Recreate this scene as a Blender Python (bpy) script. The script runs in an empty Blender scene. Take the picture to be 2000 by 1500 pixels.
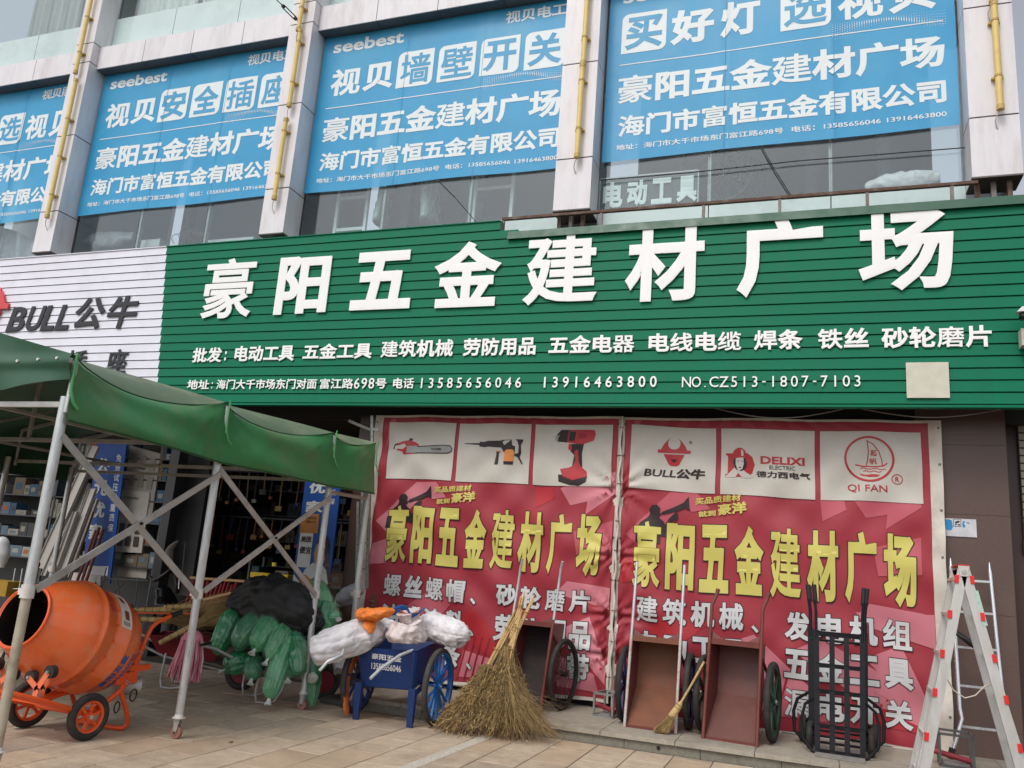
import bpy, bmesh, math, random
from mathutils import Vector, Matrix, noise
random.seed(11)
S = bpy.context.scene
COL = S.collection
RAD = math.radians

# ------------------------------------------------------------------ camera, world, sun, exposure
right = Vector((0.94094968, 0.33041892, 0.0737363))
down = Vector((-0.00566968, 0.23315195, -0.97242379))
fwd = Vector((-0.33849898, 0.91458379, 0.22125762))
cd = bpy.data.cameras.new('camera')
cam = bpy.data.objects.new('camera', cd)
COL.objects.link(cam)
m = Matrix.Identity(4)
for i in range(3):
    m[i][0] = right[i]; m[i][1] = -down[i]; m[i][2] = -fwd[i]
m[0][3], m[1][3], m[2][3] = 0, 0, 1.6
cam.matrix_world = m
cd.sensor_width = 36; cd.lens = 1618.83 / 2000 * 36
cd.clip_start = .05; cd.clip_end = 400
S.camera = cam

SUN_EL, SUN_AZ = 52, 196      # azimuth measured clockwise from +Y: the sun stands behind the camera
w = bpy.data.worlds.new('World'); S.world = w; w.use_nodes = True
nt = w.node_tree; bg = nt.nodes['Background']
sky = nt.nodes.new('ShaderNodeTexSky'); sky.sky_type = 'NISHITA'; sky.sun_disc = False
sky.sun_elevation = RAD(SUN_EL); sky.sun_rotation = RAD(SUN_AZ)
sky.air_density = 1.0; sky.dust_density = 3.0; sky.ozone_density = 1.0; sky.altitude = 0
hs = nt.nodes.new('ShaderNodeHueSaturation'); hs.inputs['Saturation'].default_value = .34
nt.links.new(sky.outputs[0], hs.inputs['Color']); nt.links.new(hs.outputs[0], bg.inputs[0])
bg.inputs[1].default_value = .15
sd = bpy.data.lights.new('sun', 'SUN'); sun = bpy.data.objects.new('sun', sd); COL.objects.link(sun)
sd.energy = .85; sd.angle = RAD(14); sd.color = (1, .94, .86)
az, el = RAD(SUN_AZ), RAD(SUN_EL)
to_sun = Vector((math.sin(az) * math.cos(el), math.cos(az) * math.cos(el), math.sin(el)))
sun.rotation_euler = to_sun.to_track_quat('Z', 'Y').to_euler()
S.view_settings.view_transform = 'Standard'; S.view_settings.look = 'None'
S.view_settings.exposure = 0.28; S.view_settings.gamma = 1; S.view_settings.use_curve_mapping = False
S.render.engine = 'CYCLES'
S.cycles.use_denoising = True
S.cycles.max_bounces = 6; S.cycles.diffuse_bounces = 3; S.cycles.glossy_bounces = 3
S.cycles.transparent_max_bounces = 12; S.cycles.caustics_reflective = False; S.cycles.caustics_refractive = False

# ------------------------------------------------------------------ materials
def lin(c):
    c = [x / 255 for x in c]
    return tuple(x / 12.92 if x <= .04045 else ((x + .055) / 1.055) ** 2.4 for x in c)
MATS = {}
def mat(name, rgb, rough=.6, metal=0, var=.12, scale=6, bump=0, bscale=40, dirt=None, dscale=1.5, damt=.4,
        stretch=None, spec=.5, alpha=1, coat=0, trans=0):
    if name in MATS: return MATS[name]
    M = bpy.data.materials.new(name); M.use_nodes = True
    n = M.node_tree.nodes; L = M.node_tree.links; b = n['Principled BSDF']
    c = lin(rgb)
    geo = n.new('ShaderNodeNewGeometry'); src = geo.outputs['Position']
    if stretch:
        mp = n.new('ShaderNodeMapping'); mp.inputs['Scale'].default_value = stretch
        L.new(src, mp.inputs[0]); src = mp.outputs[0]
    no = n.new('ShaderNodeTexNoise'); no.inputs['Scale'].default_value = scale; no.inputs['Detail'].default_value = 6
    no.inputs['Roughness'].default_value = .6
    L.new(src, no.inputs['Vector'])
    mr = n.new('ShaderNodeMapRange'); mr.inputs[1].default_value = .3; mr.inputs[2].default_value = .7
    mr.inputs[3].default_value = 1 - var; mr.inputs[4].default_value = 1 + var
    L.new(no.outputs[0], mr.inputs[0])
    mx = n.new('ShaderNodeMix'); mx.data_type = 'RGBA'; mx.blend_type = 'MULTIPLY'; mx.inputs[0].default_value = 1
    mx.inputs[6].default_value = (*c, 1); L.new(mr.outputs[0], mx.inputs[7])
    out = mx.outputs[2]
    if dirt:
        n2 = n.new('ShaderNodeTexNoise'); n2.inputs['Scale'].default_value = dscale; n2.inputs['Detail'].default_value = 8
        n2.inputs['Roughness'].default_value = .7; L.new(src, n2.inputs['Vector'])
        m2 = n.new('ShaderNodeMapRange'); m2.inputs[1].default_value = .48; m2.inputs[2].default_value = .72
        m2.inputs[3].default_value = 0; m2.inputs[4].default_value = damt; L.new(n2.outputs[0], m2.inputs[0])
        x2 = n.new('ShaderNodeMix'); x2.data_type = 'RGBA'; L.new(m2.outputs[0], x2.inputs[0])
        L.new(out, x2.inputs[6]); x2.inputs[7].default_value = (*lin(dirt), 1); out = x2.outputs[2]
    L.new(out, b.inputs['Base Color'])
    b.inputs['Metallic'].default_value = metal
    b.inputs['Specular IOR Level'].default_value = spec
    if coat: b.inputs['Coat Weight'].default_value = coat
    rr = n.new('ShaderNodeMapRange'); rr.inputs[1].default_value = .3; rr.inputs[2].default_value = .7
    rr.inputs[3].default_value = max(.03, rough - .08); rr.inputs[4].default_value = min(1, rough + .1)
    L.new(no.outputs[0], rr.inputs[0]); L.new(rr.outputs[0], b.inputs['Roughness'])
    if bump:
        n3 = n.new('ShaderNodeTexNoise'); n3.inputs['Scale'].default_value = bscale; n3.inputs['Detail'].default_value = 5
        L.new(src, n3.inputs['Vector'])
        bp = n.new('ShaderNodeBump'); bp.inputs['Strength'].default_value = bump; bp.inputs['Distance'].default_value = .02
        L.new(n3.outputs[0], bp.inputs['Height']); L.new(bp.outputs[0], b.inputs['Normal'])
    if alpha < 1 or trans:
        tr = n.new('ShaderNodeBsdfTransparent'); ms = n.new('ShaderNodeMixShader')
        ms.inputs[0].default_value = alpha
        L.new(tr.outputs[0], ms.inputs[1]); L.new(b.outputs[0], ms.inputs[2])
        L.new(ms.outputs[0], n['Material Output'].inputs[0])
    MATS[name] = M
    return M
def glassmat(name, tint, refl=.5, tr=.8):
    if name in MATS: return MATS[name]
    M = bpy.data.materials.new(name); M.use_nodes = True
    n = M.node_tree.nodes; L = M.node_tree.links; n.remove(n['Principled BSDF'])
    t = n.new('ShaderNodeBsdfTransparent'); t.inputs[0].default_value = (*[x * tr for x in lin(tint)], 1)
    g = n.new('ShaderNodeBsdfGlossy'); g.inputs['Roughness'].default_value = .02; g.inputs[0].default_value = (.9, .93, .95, 1)
    f0 = n.new('ShaderNodeLayerWeight'); f0.inputs[0].default_value = .5
    f = n.new('ShaderNodeMath'); f.operation = 'POWER'; f.inputs[1].default_value = 3.5; L.new(f0.outputs['Facing'], f.inputs[0])
    no = n.new('ShaderNodeTexNoise'); no.inputs['Scale'].default_value = 1.3
    bp = n.new('ShaderNodeBump'); bp.inputs['Strength'].default_value = .06; bp.inputs['Distance'].default_value = .05
    L.new(no.outputs[0], bp.inputs['Height']); L.new(bp.outputs[0], g.inputs['Normal'])
    mm = n.new('ShaderNodeMath'); mm.operation = 'MULTIPLY_ADD'; mm.inputs[1].default_value = .4; mm.inputs[2].default_value = refl
    L.new(f.outputs[0], mm.inputs[0])
    ms = n.new('ShaderNodeMixShader'); L.new(mm.outputs[0], ms.inputs[0])
    L.new(t.outputs[0], ms.inputs[1]); L.new(g.outputs[0], ms.inputs[2]); L.new(ms.outputs[0], n['Material Output'].inputs[0])
    MATS[name] = M
    return M

# ------------------------------------------------------------------ object helpers
ORG = {}
def tagit(o, label=None, cat=None, group=None, kind=None):
    if label: o['label'] = label
    if cat: o['category'] = cat
    if group: o['group'] = group
    if kind: o['kind'] = kind
    return o
def thing(name, label, cat, loc=(0, 0, 0), rz=0, group=None, local=False):
    o = bpy.data.objects.new(name, None); COL.objects.link(o)
    o.location = loc; o.rotation_euler = (0, 0, rz); o.empty_display_size = .1
    tagit(o, label, cat, group)
    ORG[o.name] = Vector((0, 0, 0)) if local else Vector(loc)
    return o
class MB:
    def __init__(s): s.v = []; s.f = []; s.sm = []
    def add(s, vs, fs, sm=False):
        k = len(s.v); s.v += [Vector(p) for p in vs]
        for f in fs: s.f.append([k + i for i in f]); s.sm.append(sm)
        return s
    def box(s, x0, y0, z0, x1, y1, z1):
        v = [(x, y, z) for z in (z0, z1) for y in (y0, y1) for x in (x0, x1)]
        return s.add(v, [(0, 2, 3, 1), (4, 5, 7, 6), (0, 1, 5, 4), (2, 6, 7, 3), (0, 4, 6, 2), (1, 3, 7, 5)])
    def hexa(s, b, t):      # four bottom and four top corners, both counter-clockwise from above
        return s.add(list(b) + list(t), [(3, 2, 1, 0), (4, 5, 6, 7), (0, 1, 5, 4), (1, 2, 6, 5), (2, 3, 7, 6), (3, 0, 4, 7)])
    def bar(s, a, b, w, h, up=(0, 0, 1)):
        a, b, up = Vector(a), Vector(b), Vector(up); d = (b - a).normalized()
        x = d.cross(up)
        if x.length < 1e-4: x = d.cross(Vector((1, 0, 0)))
        x.normalize(); u = x.cross(d).normalized(); x *= w / 2; u *= h / 2
        return s.hexa([a - x - u, a + x - u, b + x - u, b - x - u], [a - x + u, a + x + u, b + x + u, b - x + u])
    def frame(s, d):
        d = Vector(d).normalized(); u = Vector((0, 0, 1)) if abs(d.z) < .9 else Vector((1, 0, 0))
        x = d.cross(u).normalized(); return x, d.cross(x).normalized()
    def cyl(s, a, b, r0, r1=None, n=12, caps=True):
        r1 = r0 if r1 is None else r1; a, b = Vector(a), Vector(b); x, y = s.frame(b - a)
        vs = [p + (x * math.cos(t) + y * math.sin(t)) * r for p, r in ((a, r0), (b, r1)) for t in [2 * math.pi * i / n for i in range(n)]]
        s.add(vs, [(i, (i + 1) % n, n + (i + 1) % n, n + i) for i in range(n)], True)
        if caps:
            s.add(vs[:n], [list(range(n))[::-1]]); s.add(vs[n:], [list(range(n))])
        return s
    def tube(s, pts, r, n=8, closed=False, caps=True):
        pts = [Vector(p) for p in pts]; N = len(pts); rs = r if isinstance(r, (list, tuple)) else [r] * N
        vs = []; px = None
        for i, p in enumerate(pts):
            if closed: d = pts[(i + 1) % N] - pts[i - 1]
            else: d = pts[min(i + 1, N - 1)] - pts[max(i - 1, 0)]
            d.normalize()
            if px is None: x, y = s.frame(d)
            else:
                x = px - d * px.dot(d); x.normalize(); y = d.cross(x)
            px = x
            vs += [p + (x * math.cos(2 * math.pi * k / n) + y * math.sin(2 * math.pi * k / n)) * rs[i] for k in range(n)]
        fs = []
        for i in range(N if closed else N - 1):
            j = (i + 1) % N
            fs += [(i * n + k, i * n + (k + 1) % n, j * n + (k + 1) % n, j * n + k) for k in range(n)]
        s.add(vs, fs, True)
        if not closed and caps:
            s.add(vs[:n], [list(range(n))[::-1]]); s.add(vs[-n:], [list(range(n))])
        return s
    def lathe(s, o, d, prof, n=32, closed=False):
        o = Vector(o); d = Vector(d).normalized(); x, y = s.frame(d)
        vs = [o + d * t + (x * math.cos(2 * math.pi * k / n) + y * math.sin(2 * math.pi * k / n)) * r for t, r in prof for k in range(n)]
        P = len(prof)
        fs = [(i * n + k, i * n + (k + 1) % n, ((i + 1) % P) * n + (k + 1) % n, ((i + 1) % P) * n + k)
              for i in range(P if closed else P - 1) for k in range(n)]
        return s.add(vs, fs, True)
    def torus(s, c, ax, R, r, n=32, m=10, ry=None):
        ry = ry or r
        return s.lathe(c, ax, [(ry * math.sin(2 * math.pi * k / m), R + r * math.cos(2 * math.pi * k / m)) for k in range(m)], n, True)
    def grid(s, fn, nu, nv, sm=True):
        vs = [fn(i / nu, j / nv) for j in range(nv + 1) for i in range(nu + 1)]
        return s.add(vs, [(j * (nu + 1) + i, j * (nu + 1) + i + 1, (j + 1) * (nu + 1) + i + 1, (j + 1) * (nu + 1) + i) for j in range(nv) for i in range(nu)], sm)
    def prism(s, pts, y0, y1):      # outline in XZ, thickness in Y (pts counter-clockwise seen from -Y)
        n = len(pts); vs = [(x, y0, z) for x, z in pts] + [(x, y1, z) for x, z in pts]
        return s.add(vs, [list(range(n)), list(range(n, 2 * n))[::-1]] + [(i, n + i, n + (i + 1) % n, (i + 1) % n) for i in range(n)])
    def build(s, name, mt, parent=None, kind=None, label=None, bevel=0):
        me = bpy.data.meshes.new(name)
        o0 = ORG[parent.name] if parent is not None else Vector((0, 0, 0))
        me.from_pydata([tuple(v - o0) for v in s.v], [], s.f); me.update()
        me.polygons.foreach_set('use_smooth', s.sm)
        ob = bpy.data.objects.new(name, me); COL.objects.link(ob)
        if mt: me.materials.append(mt)
        if parent is not None: ob.parent = parent
        ORG[ob.name] = o0
        if kind: ob['kind'] = kind
        if label: ob['label'] = label
        if bevel:
            bm = bmesh.new(); bm.from_mesh(me); bmesh.ops.remove_doubles(bm, verts=bm.verts, dist=1e-5)
            bmesh.ops.bevel(bm, geom=[e for e in bm.edges if len(e.link_faces) == 2 and e.calc_face_angle(0) > .6], offset=bevel, segments=2, affect='EDGES', profile=.6)
            bm.to_mesh(me); bm.free()
        return ob
def copy_tree(o, parent=None):
    c = o.copy(); COL.objects.link(c); ORG[c.name] = ORG[o.name]
    if parent is not None: c.parent = parent
    for ch in list(o.children): copy_tree(ch, c)
    return c
def smooth_obj(o):
    o.data.polygons.foreach_set('use_smooth', [True] * len(o.data.polygons)); return o

def nz(x, y, z, sc=1, seed=0):
    return noise.noise(Vector((x * sc + seed * 7.31, y * sc - seed * 3.7, z * sc + seed * 1.9)))
def ridged(x, y, z, sc=1, seed=0):
    return 1 - 2 * abs(nz(x, y, z, sc, seed))
def blob(path, rads, seed=0, crumple=.012, sc=9, nu=40, nv=28, flat=(1, 1), squash=0, mbuild=None, lump=.02, pleat=0, npl=9):
    """soft sack swept along a path with a radius at each station"""
    P = [Vector(p) for p in path]; m_ = mbuild or MB()
    def at(t):
        f = t * (len(P) - 1); i = min(int(f), len(P) - 2); u = f - i
        p0, p1, p2, p3 = P[max(i - 1, 0)], P[i], P[i + 1], P[min(i + 2, len(P) - 1)]
        q = .5 * ((2 * p1) + (p2 - p0) * u + (2 * p0 - 5 * p1 + 4 * p2 - p3) * u * u + (3 * p1 - p0 - 3 * p2 + p3) * u ** 3)
        r = rads[i] * (1 - u) + rads[i + 1] * u
        return q, r
    rows = []
    for j in range(nv + 1):
        t = j / nv; c, r = at(t); c2, _ = at(min(1, t + .02)); c1, _ = at(max(0, t - .02))
        d = (c2 - c1).normalized(); x, y = m_.frame(d)
        row = []
        for i in range(nu):
            a = 2 * math.pi * i / nu; o = x * math.cos(a) * flat[0] + y * math.sin(a) * flat[1]
            p = c + o * r
            k = crumple * (ridged(p.x, p.y, p.z, sc, seed) + .5 * ridged(p.x, p.y, p.z, sc * 2.3, seed + 3)) + lump * nz(p.x, p.y, p.z, sc * .4, seed + 9)
            p += o * k * min(1, r / .05)
            if pleat:
                ends = .35 + 1.3 * abs(t - .5) ** 1.5 * 2
                ph = a * npl + seed + 2.2 * nz(p.x, p.y, p.z, 4, seed) + 1.5 * t
                p -= o * r * pleat * ends * (1 - abs(math.sin(ph * .5))) ** 1.5
            row.append(p)
        rows.append(row)
    vs = [p for r_ in rows for p in r_]
    fs = [(j * nu + i, j * nu + (i + 1) % nu, (j + 1) * nu + (i + 1) % nu, (j + 1) * nu + i) for j in range(nv) for i in range(nu)]
    fs = [f[::-1] for f in fs]
    m_.add(vs, fs, True)
    m_.add(rows[0], [list(range(nu))], True); m_.add(rows[-1], [list(range(nu))[::-1]], True)
    return m_

# ------------------------------------------------------------------ lettering
TC = {}
DENSE = {c: .5 for c in '豪建富墙壁插缆器磨螺漏督德漆费算'}
DENSE.update({c: .7 for c in '械筑帽照海选座路线视验焊铁试质量保营话面组起帆宜'})
def is_cjk(c): return ord(c) > 0x2e80
def raw_text(s, bold, solid):
    c = bpy.data.curves.new('tmp', 'FONT'); c.body = s; c.size = 1; c.resolution_u = 3
    c.bevel_depth = bold; c.bevel_resolution = 0; c.extrude = .1 if solid else 0
    o = bpy.data.objects.new('tmp', c); COL.objects.link(o)
    dg = bpy.context.evaluated_depsgraph_get(); dg.update()
    me = bpy.data.meshes.new_from_object(o.evaluated_get(dg))
    vs = [v.co.copy() for v in me.vertices]; fs = []
    for p in me.polygons:
        if solid or p.normal.z > .05: fs.append(list(p.vertices))
    bpy.data.objects.remove(o); bpy.data.curves.remove(c); bpy.data.meshes.remove(me)
    used = sorted({i for f in fs for i in f}); mp = {i: j for j, i in enumerate(used)}
    return [vs[i] for i in used], [[mp[i] for i in f] for f in fs]
RC = {}
def raw_c(*k):
    if k not in RC: RC[k] = raw_text(*k)
    return RC[k]
AD = {}
def advance(c):
    if is_cjk(c): return 1.0
    if c == ' ': return .33
    if c not in AD:
        w1 = max(v.x for v in raw_c(c, 0, False)[0]); w2 = max(v.x for v in raw_text(c + c, 0, False)[0]); AD[c] = w2 - w1
    return AD[c]
LATB = .55
def text_mesh(s, bold, solid=False):
    k = (s, bold, solid)
    if k in TC: return TC[k]
    vs = []; fs = []; pen = 0
    for c in s:
        if c != ' ':
            bb_ = bold * DENSE.get(c, 1) if is_cjk(c) else bold * (LATB if len(s) > 1 else 1)
            v, f = raw_c(c, bb_, solid); n = len(vs)
            # keep a hair of relief so that overlapping strokes are not in one plane
            vs += [Vector((p.x + pen, p.y, p.z / max(bb_, 1e-4) if not solid else p.z)) for p in v]; fs += [[i + n for i in q] for q in f]
        pen += advance(c)
    bb = (min(v.x for v in vs), min(v.y for v in vs), max(v.x for v in vs), max(v.y for v in vs))
    TC[k] = (vs, fs, bb); return TC[k]
def text_fit(s, x0, z0, x1, z1, y, bold=.02, thick=0, shear=0, bbox=None, rise=0):
    """verts/faces of the string fitted into the box on a plane facing -Y"""
    vs, fs, bb = text_mesh(s, bold, thick > 0)
    if bbox: bb = bbox
    sx = (x1 - x0) / max(bb[2] - bb[0], 1e-6); sz = (z1 - z0) / max(bb[3] - bb[1], 1e-6)
    out = []
    for v in vs:
        u = (v.x - bb[0]) * sx; z = (v.y - bb[1]) * sz
        yy = y - .0006 * v.z
        if thick:
            f = .1; q = v.z
            yy = y - (thick * ((min(max(q, -f), f) + f) / (2 * f))) - (max(0, abs(q) - f) / max(bold, 1e-4)) * .0015 * (1 if q > 0 else -1)
        out.append(Vector((x0 + u + shear * z, yy, z0 + z + rise * u)))
    return out, fs
def char_row(parent, s, x0, x1, z0, z1, y, mt, bold=.025, thick=.02, shear=0, dw=.55, name='character', dbold=None):
    wt = [1.0 if is_cjk(c) and c not in '：、' else (.5 if c in '：、' else (.42 if c in ' .-' else dw)) for c in s]
    u = (x1 - x0) / sum(wt); x = x0
    for c, k in zip(s, wt):
        w_ = k * u
        if c not in ' ':
            if is_cjk(c) and c not in '：、':
                v, f = text_fit(c, x, z0, x + w_, z1, y, bold, thick, shear, bbox=(-.005, -.1, 1.005, .88))
            else:
                vs, fs, bb = text_mesh('：'[0] if c == '：' else c, dbold or bold, thick > 0)
                H = text_mesh('8', dbold or bold, thick > 0)[2]
                asp = (bb[2] - bb[0]) / (H[3] - H[1]) * (z1 - z0) * .92
                asp = min(asp, w_ * .92) if c not in '.-：' else (z1 - z0) * (.14 if c != '-' else .3)
                cx = x + w_ / 2; h0, h1 = z0, z1
                if c == '.': h0, h1 = z0, z0 + (z1 - z0) * .14
                if c == '-': h0, h1 = z0 + (z1 - z0) * .42, z0 + (z1 - z0) * .54
                if c == '：': h0, h1 = z0 + (z1 - z0) * .08, z0 + (z1 - z0) * .72
                v, f = text_fit(c if c != '：' else ':', cx - asp / 2, h0, cx + asp / 2, h1, y, dbold or bold, thick, shear)
            MB().add(v, f).build(name, mt, parent)
        x += w_
def lettering(parent, s, x0, x1, z0, z1, y, mt, bold=.02, thick=0, shear=0, rise=0, name='lettering', wf=None, cell=.05, sm=True):
    v, f = text_fit(s, x0, z0, x1, z1, y, bold, thick, shear, rise=rise)
    return flat(parent, v, f, mt, name, wf, cell)
def flat(parent, v, f, mt, name, wf=None, cell=.05):
    m_ = MB().add(v, f, wf is not None)
    if wf:
        m_ = warp(m_, wf, cell)
    o = m_.build(name, mt, parent)
    if wf: o.data.normals_split_custom_set_from_vertices(m_.nrm)
    return o
def warp(m_, wf, cell):
    bm = bmesh.new(); vv = [bm.verts.new(p) for p in m_.v]
    for f in m_.f:
        try: bm.faces.new([vv[i] for i in f])
        except ValueError: pass
    bmesh.ops.remove_doubles(bm, verts=bm.verts, dist=1e-5)
    for ax in (0, 2):
        lo = min(p[ax] for p in m_.v); hi = max(p[ax] for p in m_.v)
        k = math.ceil(lo / cell)
        while k * cell < hi:
            co = [0, 0, 0]; co[ax] = k * cell; no = [0, 0, 0]; no[ax] = 1
            bmesh.ops.bisect_plane(bm, geom=bm.verts[:] + bm.edges[:] + bm.faces[:], plane_co=co, plane_no=no, dist=1e-6)
            k += 1
    bm.verts.index_update()
    r = MB(); e = .008
    r.nrm = [(wf(v.co + Vector((e, 0, 0))) - wf(v.co - Vector((e, 0, 0)))).cross(wf(v.co + Vector((0, 0, e))) - wf(v.co - Vector((0, 0, e)))).normalized() for v in bm.verts]
    r.v = [wf(v.co.copy()) for v in bm.verts]; r.f = [[v.index for v in f.verts] for f in bm.faces]; r.sm = [True] * len(r.f)
    bm.free(); return r
def poly(parent, pts, y, mt, name, wf=None, cell=.05, hole=None):
    """flat print: outline in XZ"""
    a = sum(pts[i - 1][0] * pts[i][1] - pts[i][0] * pts[i - 1][1] for i in range(len(pts)))
    if a < 0: pts = pts[::-1]
    return flat(parent, [Vector((x, y, z)) for x, z in pts], [list(range(len(pts)))], mt, name, wf, cell)
def ring(cx, cz, r0, r1, y, n=40, a0=0, a1=360, ez=1):
    vs = []; fs = []
    for i in range(n + 1):
        t = RAD(a0 + (a1 - a0) * i / n)
        for r in (r0, r1): vs.append(Vector((cx + r * math.cos(t), y, cz + r * ez * math.sin(t))))
    for i in range(n): fs.append([2 * i, 2 * i + 1, 2 * i + 3, 2 * i + 2])
    return vs, fs
# ------------------------------------------------------------------ setting: ground, paving, step
M_pave = mat('paving_stone', (186, 168, 146), .85, var=.14, scale=9, bump=.35, bscale=50, dirt=(116, 100, 84), dscale=.9, damt=.65)
M_pave2 = mat('paving_stone_warm', (182, 160, 136), .85, var=.15, scale=8, bump=.35, bscale=50, dirt=(112, 96, 80), dscale=1.0, damt=.65)
M_pave3 = mat('paving_stone_grey', (168, 153, 134), .85, var=.13, scale=9, bump=.35, bscale=50, dirt=(108, 95, 80), dscale=1.0, damt=.65)
M_joint = mat('joint_sand', (92, 83, 72), .95, var=.2, scale=30)
M_step = mat('step_stone', (158, 150, 136), .85, var=.14, scale=14, bump=.3, bscale=80, dirt=(98, 90, 78), dscale=1.5, damt=.5)
M_stepf = mat('step_riser_stone', (128, 124, 112), .85, var=.2, scale=25, bump=.4, bscale=90, dirt=(78, 74, 66), dscale=2.5, damt=.6)

g = MB(); g.add([(-80, -60, -.006), (80, -60, -.006), (80, 60, -.006), (-80, 60, -.006)], [(0, 1, 2, 3)])
ground = g.build('pavement', M_joint, kind='structure')
tw, tl = .372, .66
tile_mesh = []
def tile_obj(x, y, w_, l_, mt, z=0):
    m_ = MB(); b = .004; g_ = .0045
    x0, x1, y0, y1 = x + g_, x + w_ - g_, y + g_, y + l_ - g_
    dz = [random.uniform(-.0015, .0015) for _ in range(4)]
    bt = [(x0, y0, -.004 + z), (x1, y0, -.004 + z), (x1, y1, -.004 + z), (x0, y1, -.004 + z)]
    tp = [(x0 + b, y0 + b, z + dz[0]), (x1 - b, y0 + b, z + dz[1]), (x1 - b, y1 - b, z + dz[2]), (x0 + b, y1 - b, z + dz[3])]
    m_.add(bt + tp, [(4, 5, 6, 7), (0, 1, 5, 4), (1, 2, 6, 5), (2, 3, 7, 6), (3, 0, 4, 7)])
    return m_
far = MB(); n_tile = 0
for i in range(-34, 12):
    off = (i % 2) * tl / 2 + .02
    for j in range(0, 24):
        x = -4.23 + (i + 0) * tw; y = 1.9 + off + j * tl
        ln_ = tl
        if x > -5.0 and y + tl > 8.645:
            ln_ = 8.645 - y
            if ln_ < .04: continue
        mt = random.choice([M_pave, M_pave, M_pave2, M_pave3])
        vis = y > 4.1 and y < 9.6 and x > -8.2 and x < 1.3
        m_ = tile_obj(x, y, tw, ln_, mt)
        if vis and n_tile < 290 and (x > -6.9 or y < 8): m_.build('tile', mt, ground); n_tile += 1
        else:
            far.add(m_.v, m_.f)
far.build('far_tiles', M_pave, ground, kind='stuff')
# filler strip between last row and step
fl = MB(); fl.box(-5.0, 8.0, -.02, 2.9, 8.655, -.0055); fl.build('step_bed', M_joint, ground)
# painted pale strip on the paving
M_wp = mat('worn_white_paint', (225, 220, 208), .9, var=.25, scale=30, alpha=.55)
st = MB(); st.add([(-3.16, 5.9, .004), (-3.04, 5.9, .004), (-2.97, 8.25, .004), (-3.09, 8.25, .004)], [(0, 1, 2, 3)])
st.build('paint_strip', M_wp, ground)
# stone step in front of the shop wall
step = MB().box(-4.95, 8.71, -.005, 4.2, 10.35, .118).build('step', M_stepf, kind='structure')
x = -4.95
while x < 4.2:
    l_ = .74; x1 = min(x + l_, 4.2)
    MB().hexa([(x + .003, 8.65, 0.088), (x1 - .003, 8.65, .088), (x1 - .003, 9.16, .088), (x + .003, 9.16, .088)],
              [(x + .003, 8.655, .13), (x1 - .003, 8.655, .13), (x1 - .003, 9.16, .13), (x + .003, 9.16, .13)]).build('tread_slab', M_step, step, bevel=.003)
    MB().box(x + .003, 9.166, .09, x1 - .003, 10.3, .13).build('tread_slab', M_step, step)
    MB().box(x + .24 + .003, 8.68, -.004, x1 + .24 - .003, 8.712, .086).build('riser_slab', M_stepf, step)
    x += l_
hole = MB().cyl((-1.93 + .52, 8.679, .045), (-1.93 + .52, 8.672, .045), .018, n=12).build('drain_hole', mat('dark_hole', (28, 28, 26), .9), step)
# distant neighbour to the right with rail against the sky
M_nb = mat('neighbour_wall', (70, 72, 76), .8)
nb = thing('neighbour_building', 'dark flat-roofed building far right beyond the white column, railing on its roof', 'building', (8.5, 26, 0))
MB().box(6.0, 24, 0, 16, 34, 13.2).build('wall', M_nb, nb)
M_rail = mat('rail_grey', (150, 155, 162), .5, metal=.4)
for k in range(12):
    xx = 6.1 + k * .55
    MB().cyl((xx, 24.1, 13.2), (xx, 24.1, 15.6), .04, n=8).build('rail_post', M_rail, nb)
for z in (13.8, 14.4, 15.0, 15.6):
    MB().cyl((6.1, 24.1, z), (12.2, 24.1, z), .035, n=8).build('rail_bar', M_rail, nb)

# ------------------------------------------------------------------ the building
M_clad = mat('aluminium_cladding', (226, 223, 227), .38, var=.05, scale=3, dirt=(176, 168, 166), dscale=1.6, damt=.45, stretch=(3, 3, .6))
M_cladg = mat('dark_joint', (46, 46, 48), .8)
M_sp = mat('spandrel_glass', (196, 216, 214), .12, var=.06, scale=1.2, dirt=(150, 165, 160), dscale=.9, damt=.5, coat=.4)
M_int = mat('upper_interior_wall', (176, 182, 182), .9, var=.1, scale=.7)
M_ifl = mat('interior_floor', (110, 108, 104), .8)
M_brown = mat('brown_granite', (92, 72, 66), .42, var=.16, scale=90, dirt=(112, 92, 84), dscale=.8, damt=.35)
M_brownd = mat('brown_granite_dark', (70, 48, 44), .4, var=.16, scale=90)
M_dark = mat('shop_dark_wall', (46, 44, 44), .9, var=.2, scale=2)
M_rust = mat('rusty_steel', (92, 66, 54), .75, var=.3, scale=18, dirt=(150, 140, 132), dscale=6, damt=.6)
M_rust2 = mat('primer_steel', (128, 122, 118), .6, metal=.3, var=.25, scale=14, dirt=(96, 62, 46), dscale=5, damt=.7)
G_low = glassmat('window_glass', (244, 250, 250), .07, .99)
G_up = glassmat('window_glass_upper', (242, 248, 247), .08, .98)
bd = thing('commercial_building', 'two-storey shop building with white clad columns, glass bays and brown granite pier', 'building', (-4, 12, 0))
PIL = [(-17.4, -16.98), (-12.48, -12.07), (-7.86, -7.43), (-3.2, -2.70), (1.73, 2.23)]
JZ = [6.30, 7.045, 8.48, 9.92, 10.31, 11.75, 13.2, 14.6]
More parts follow.
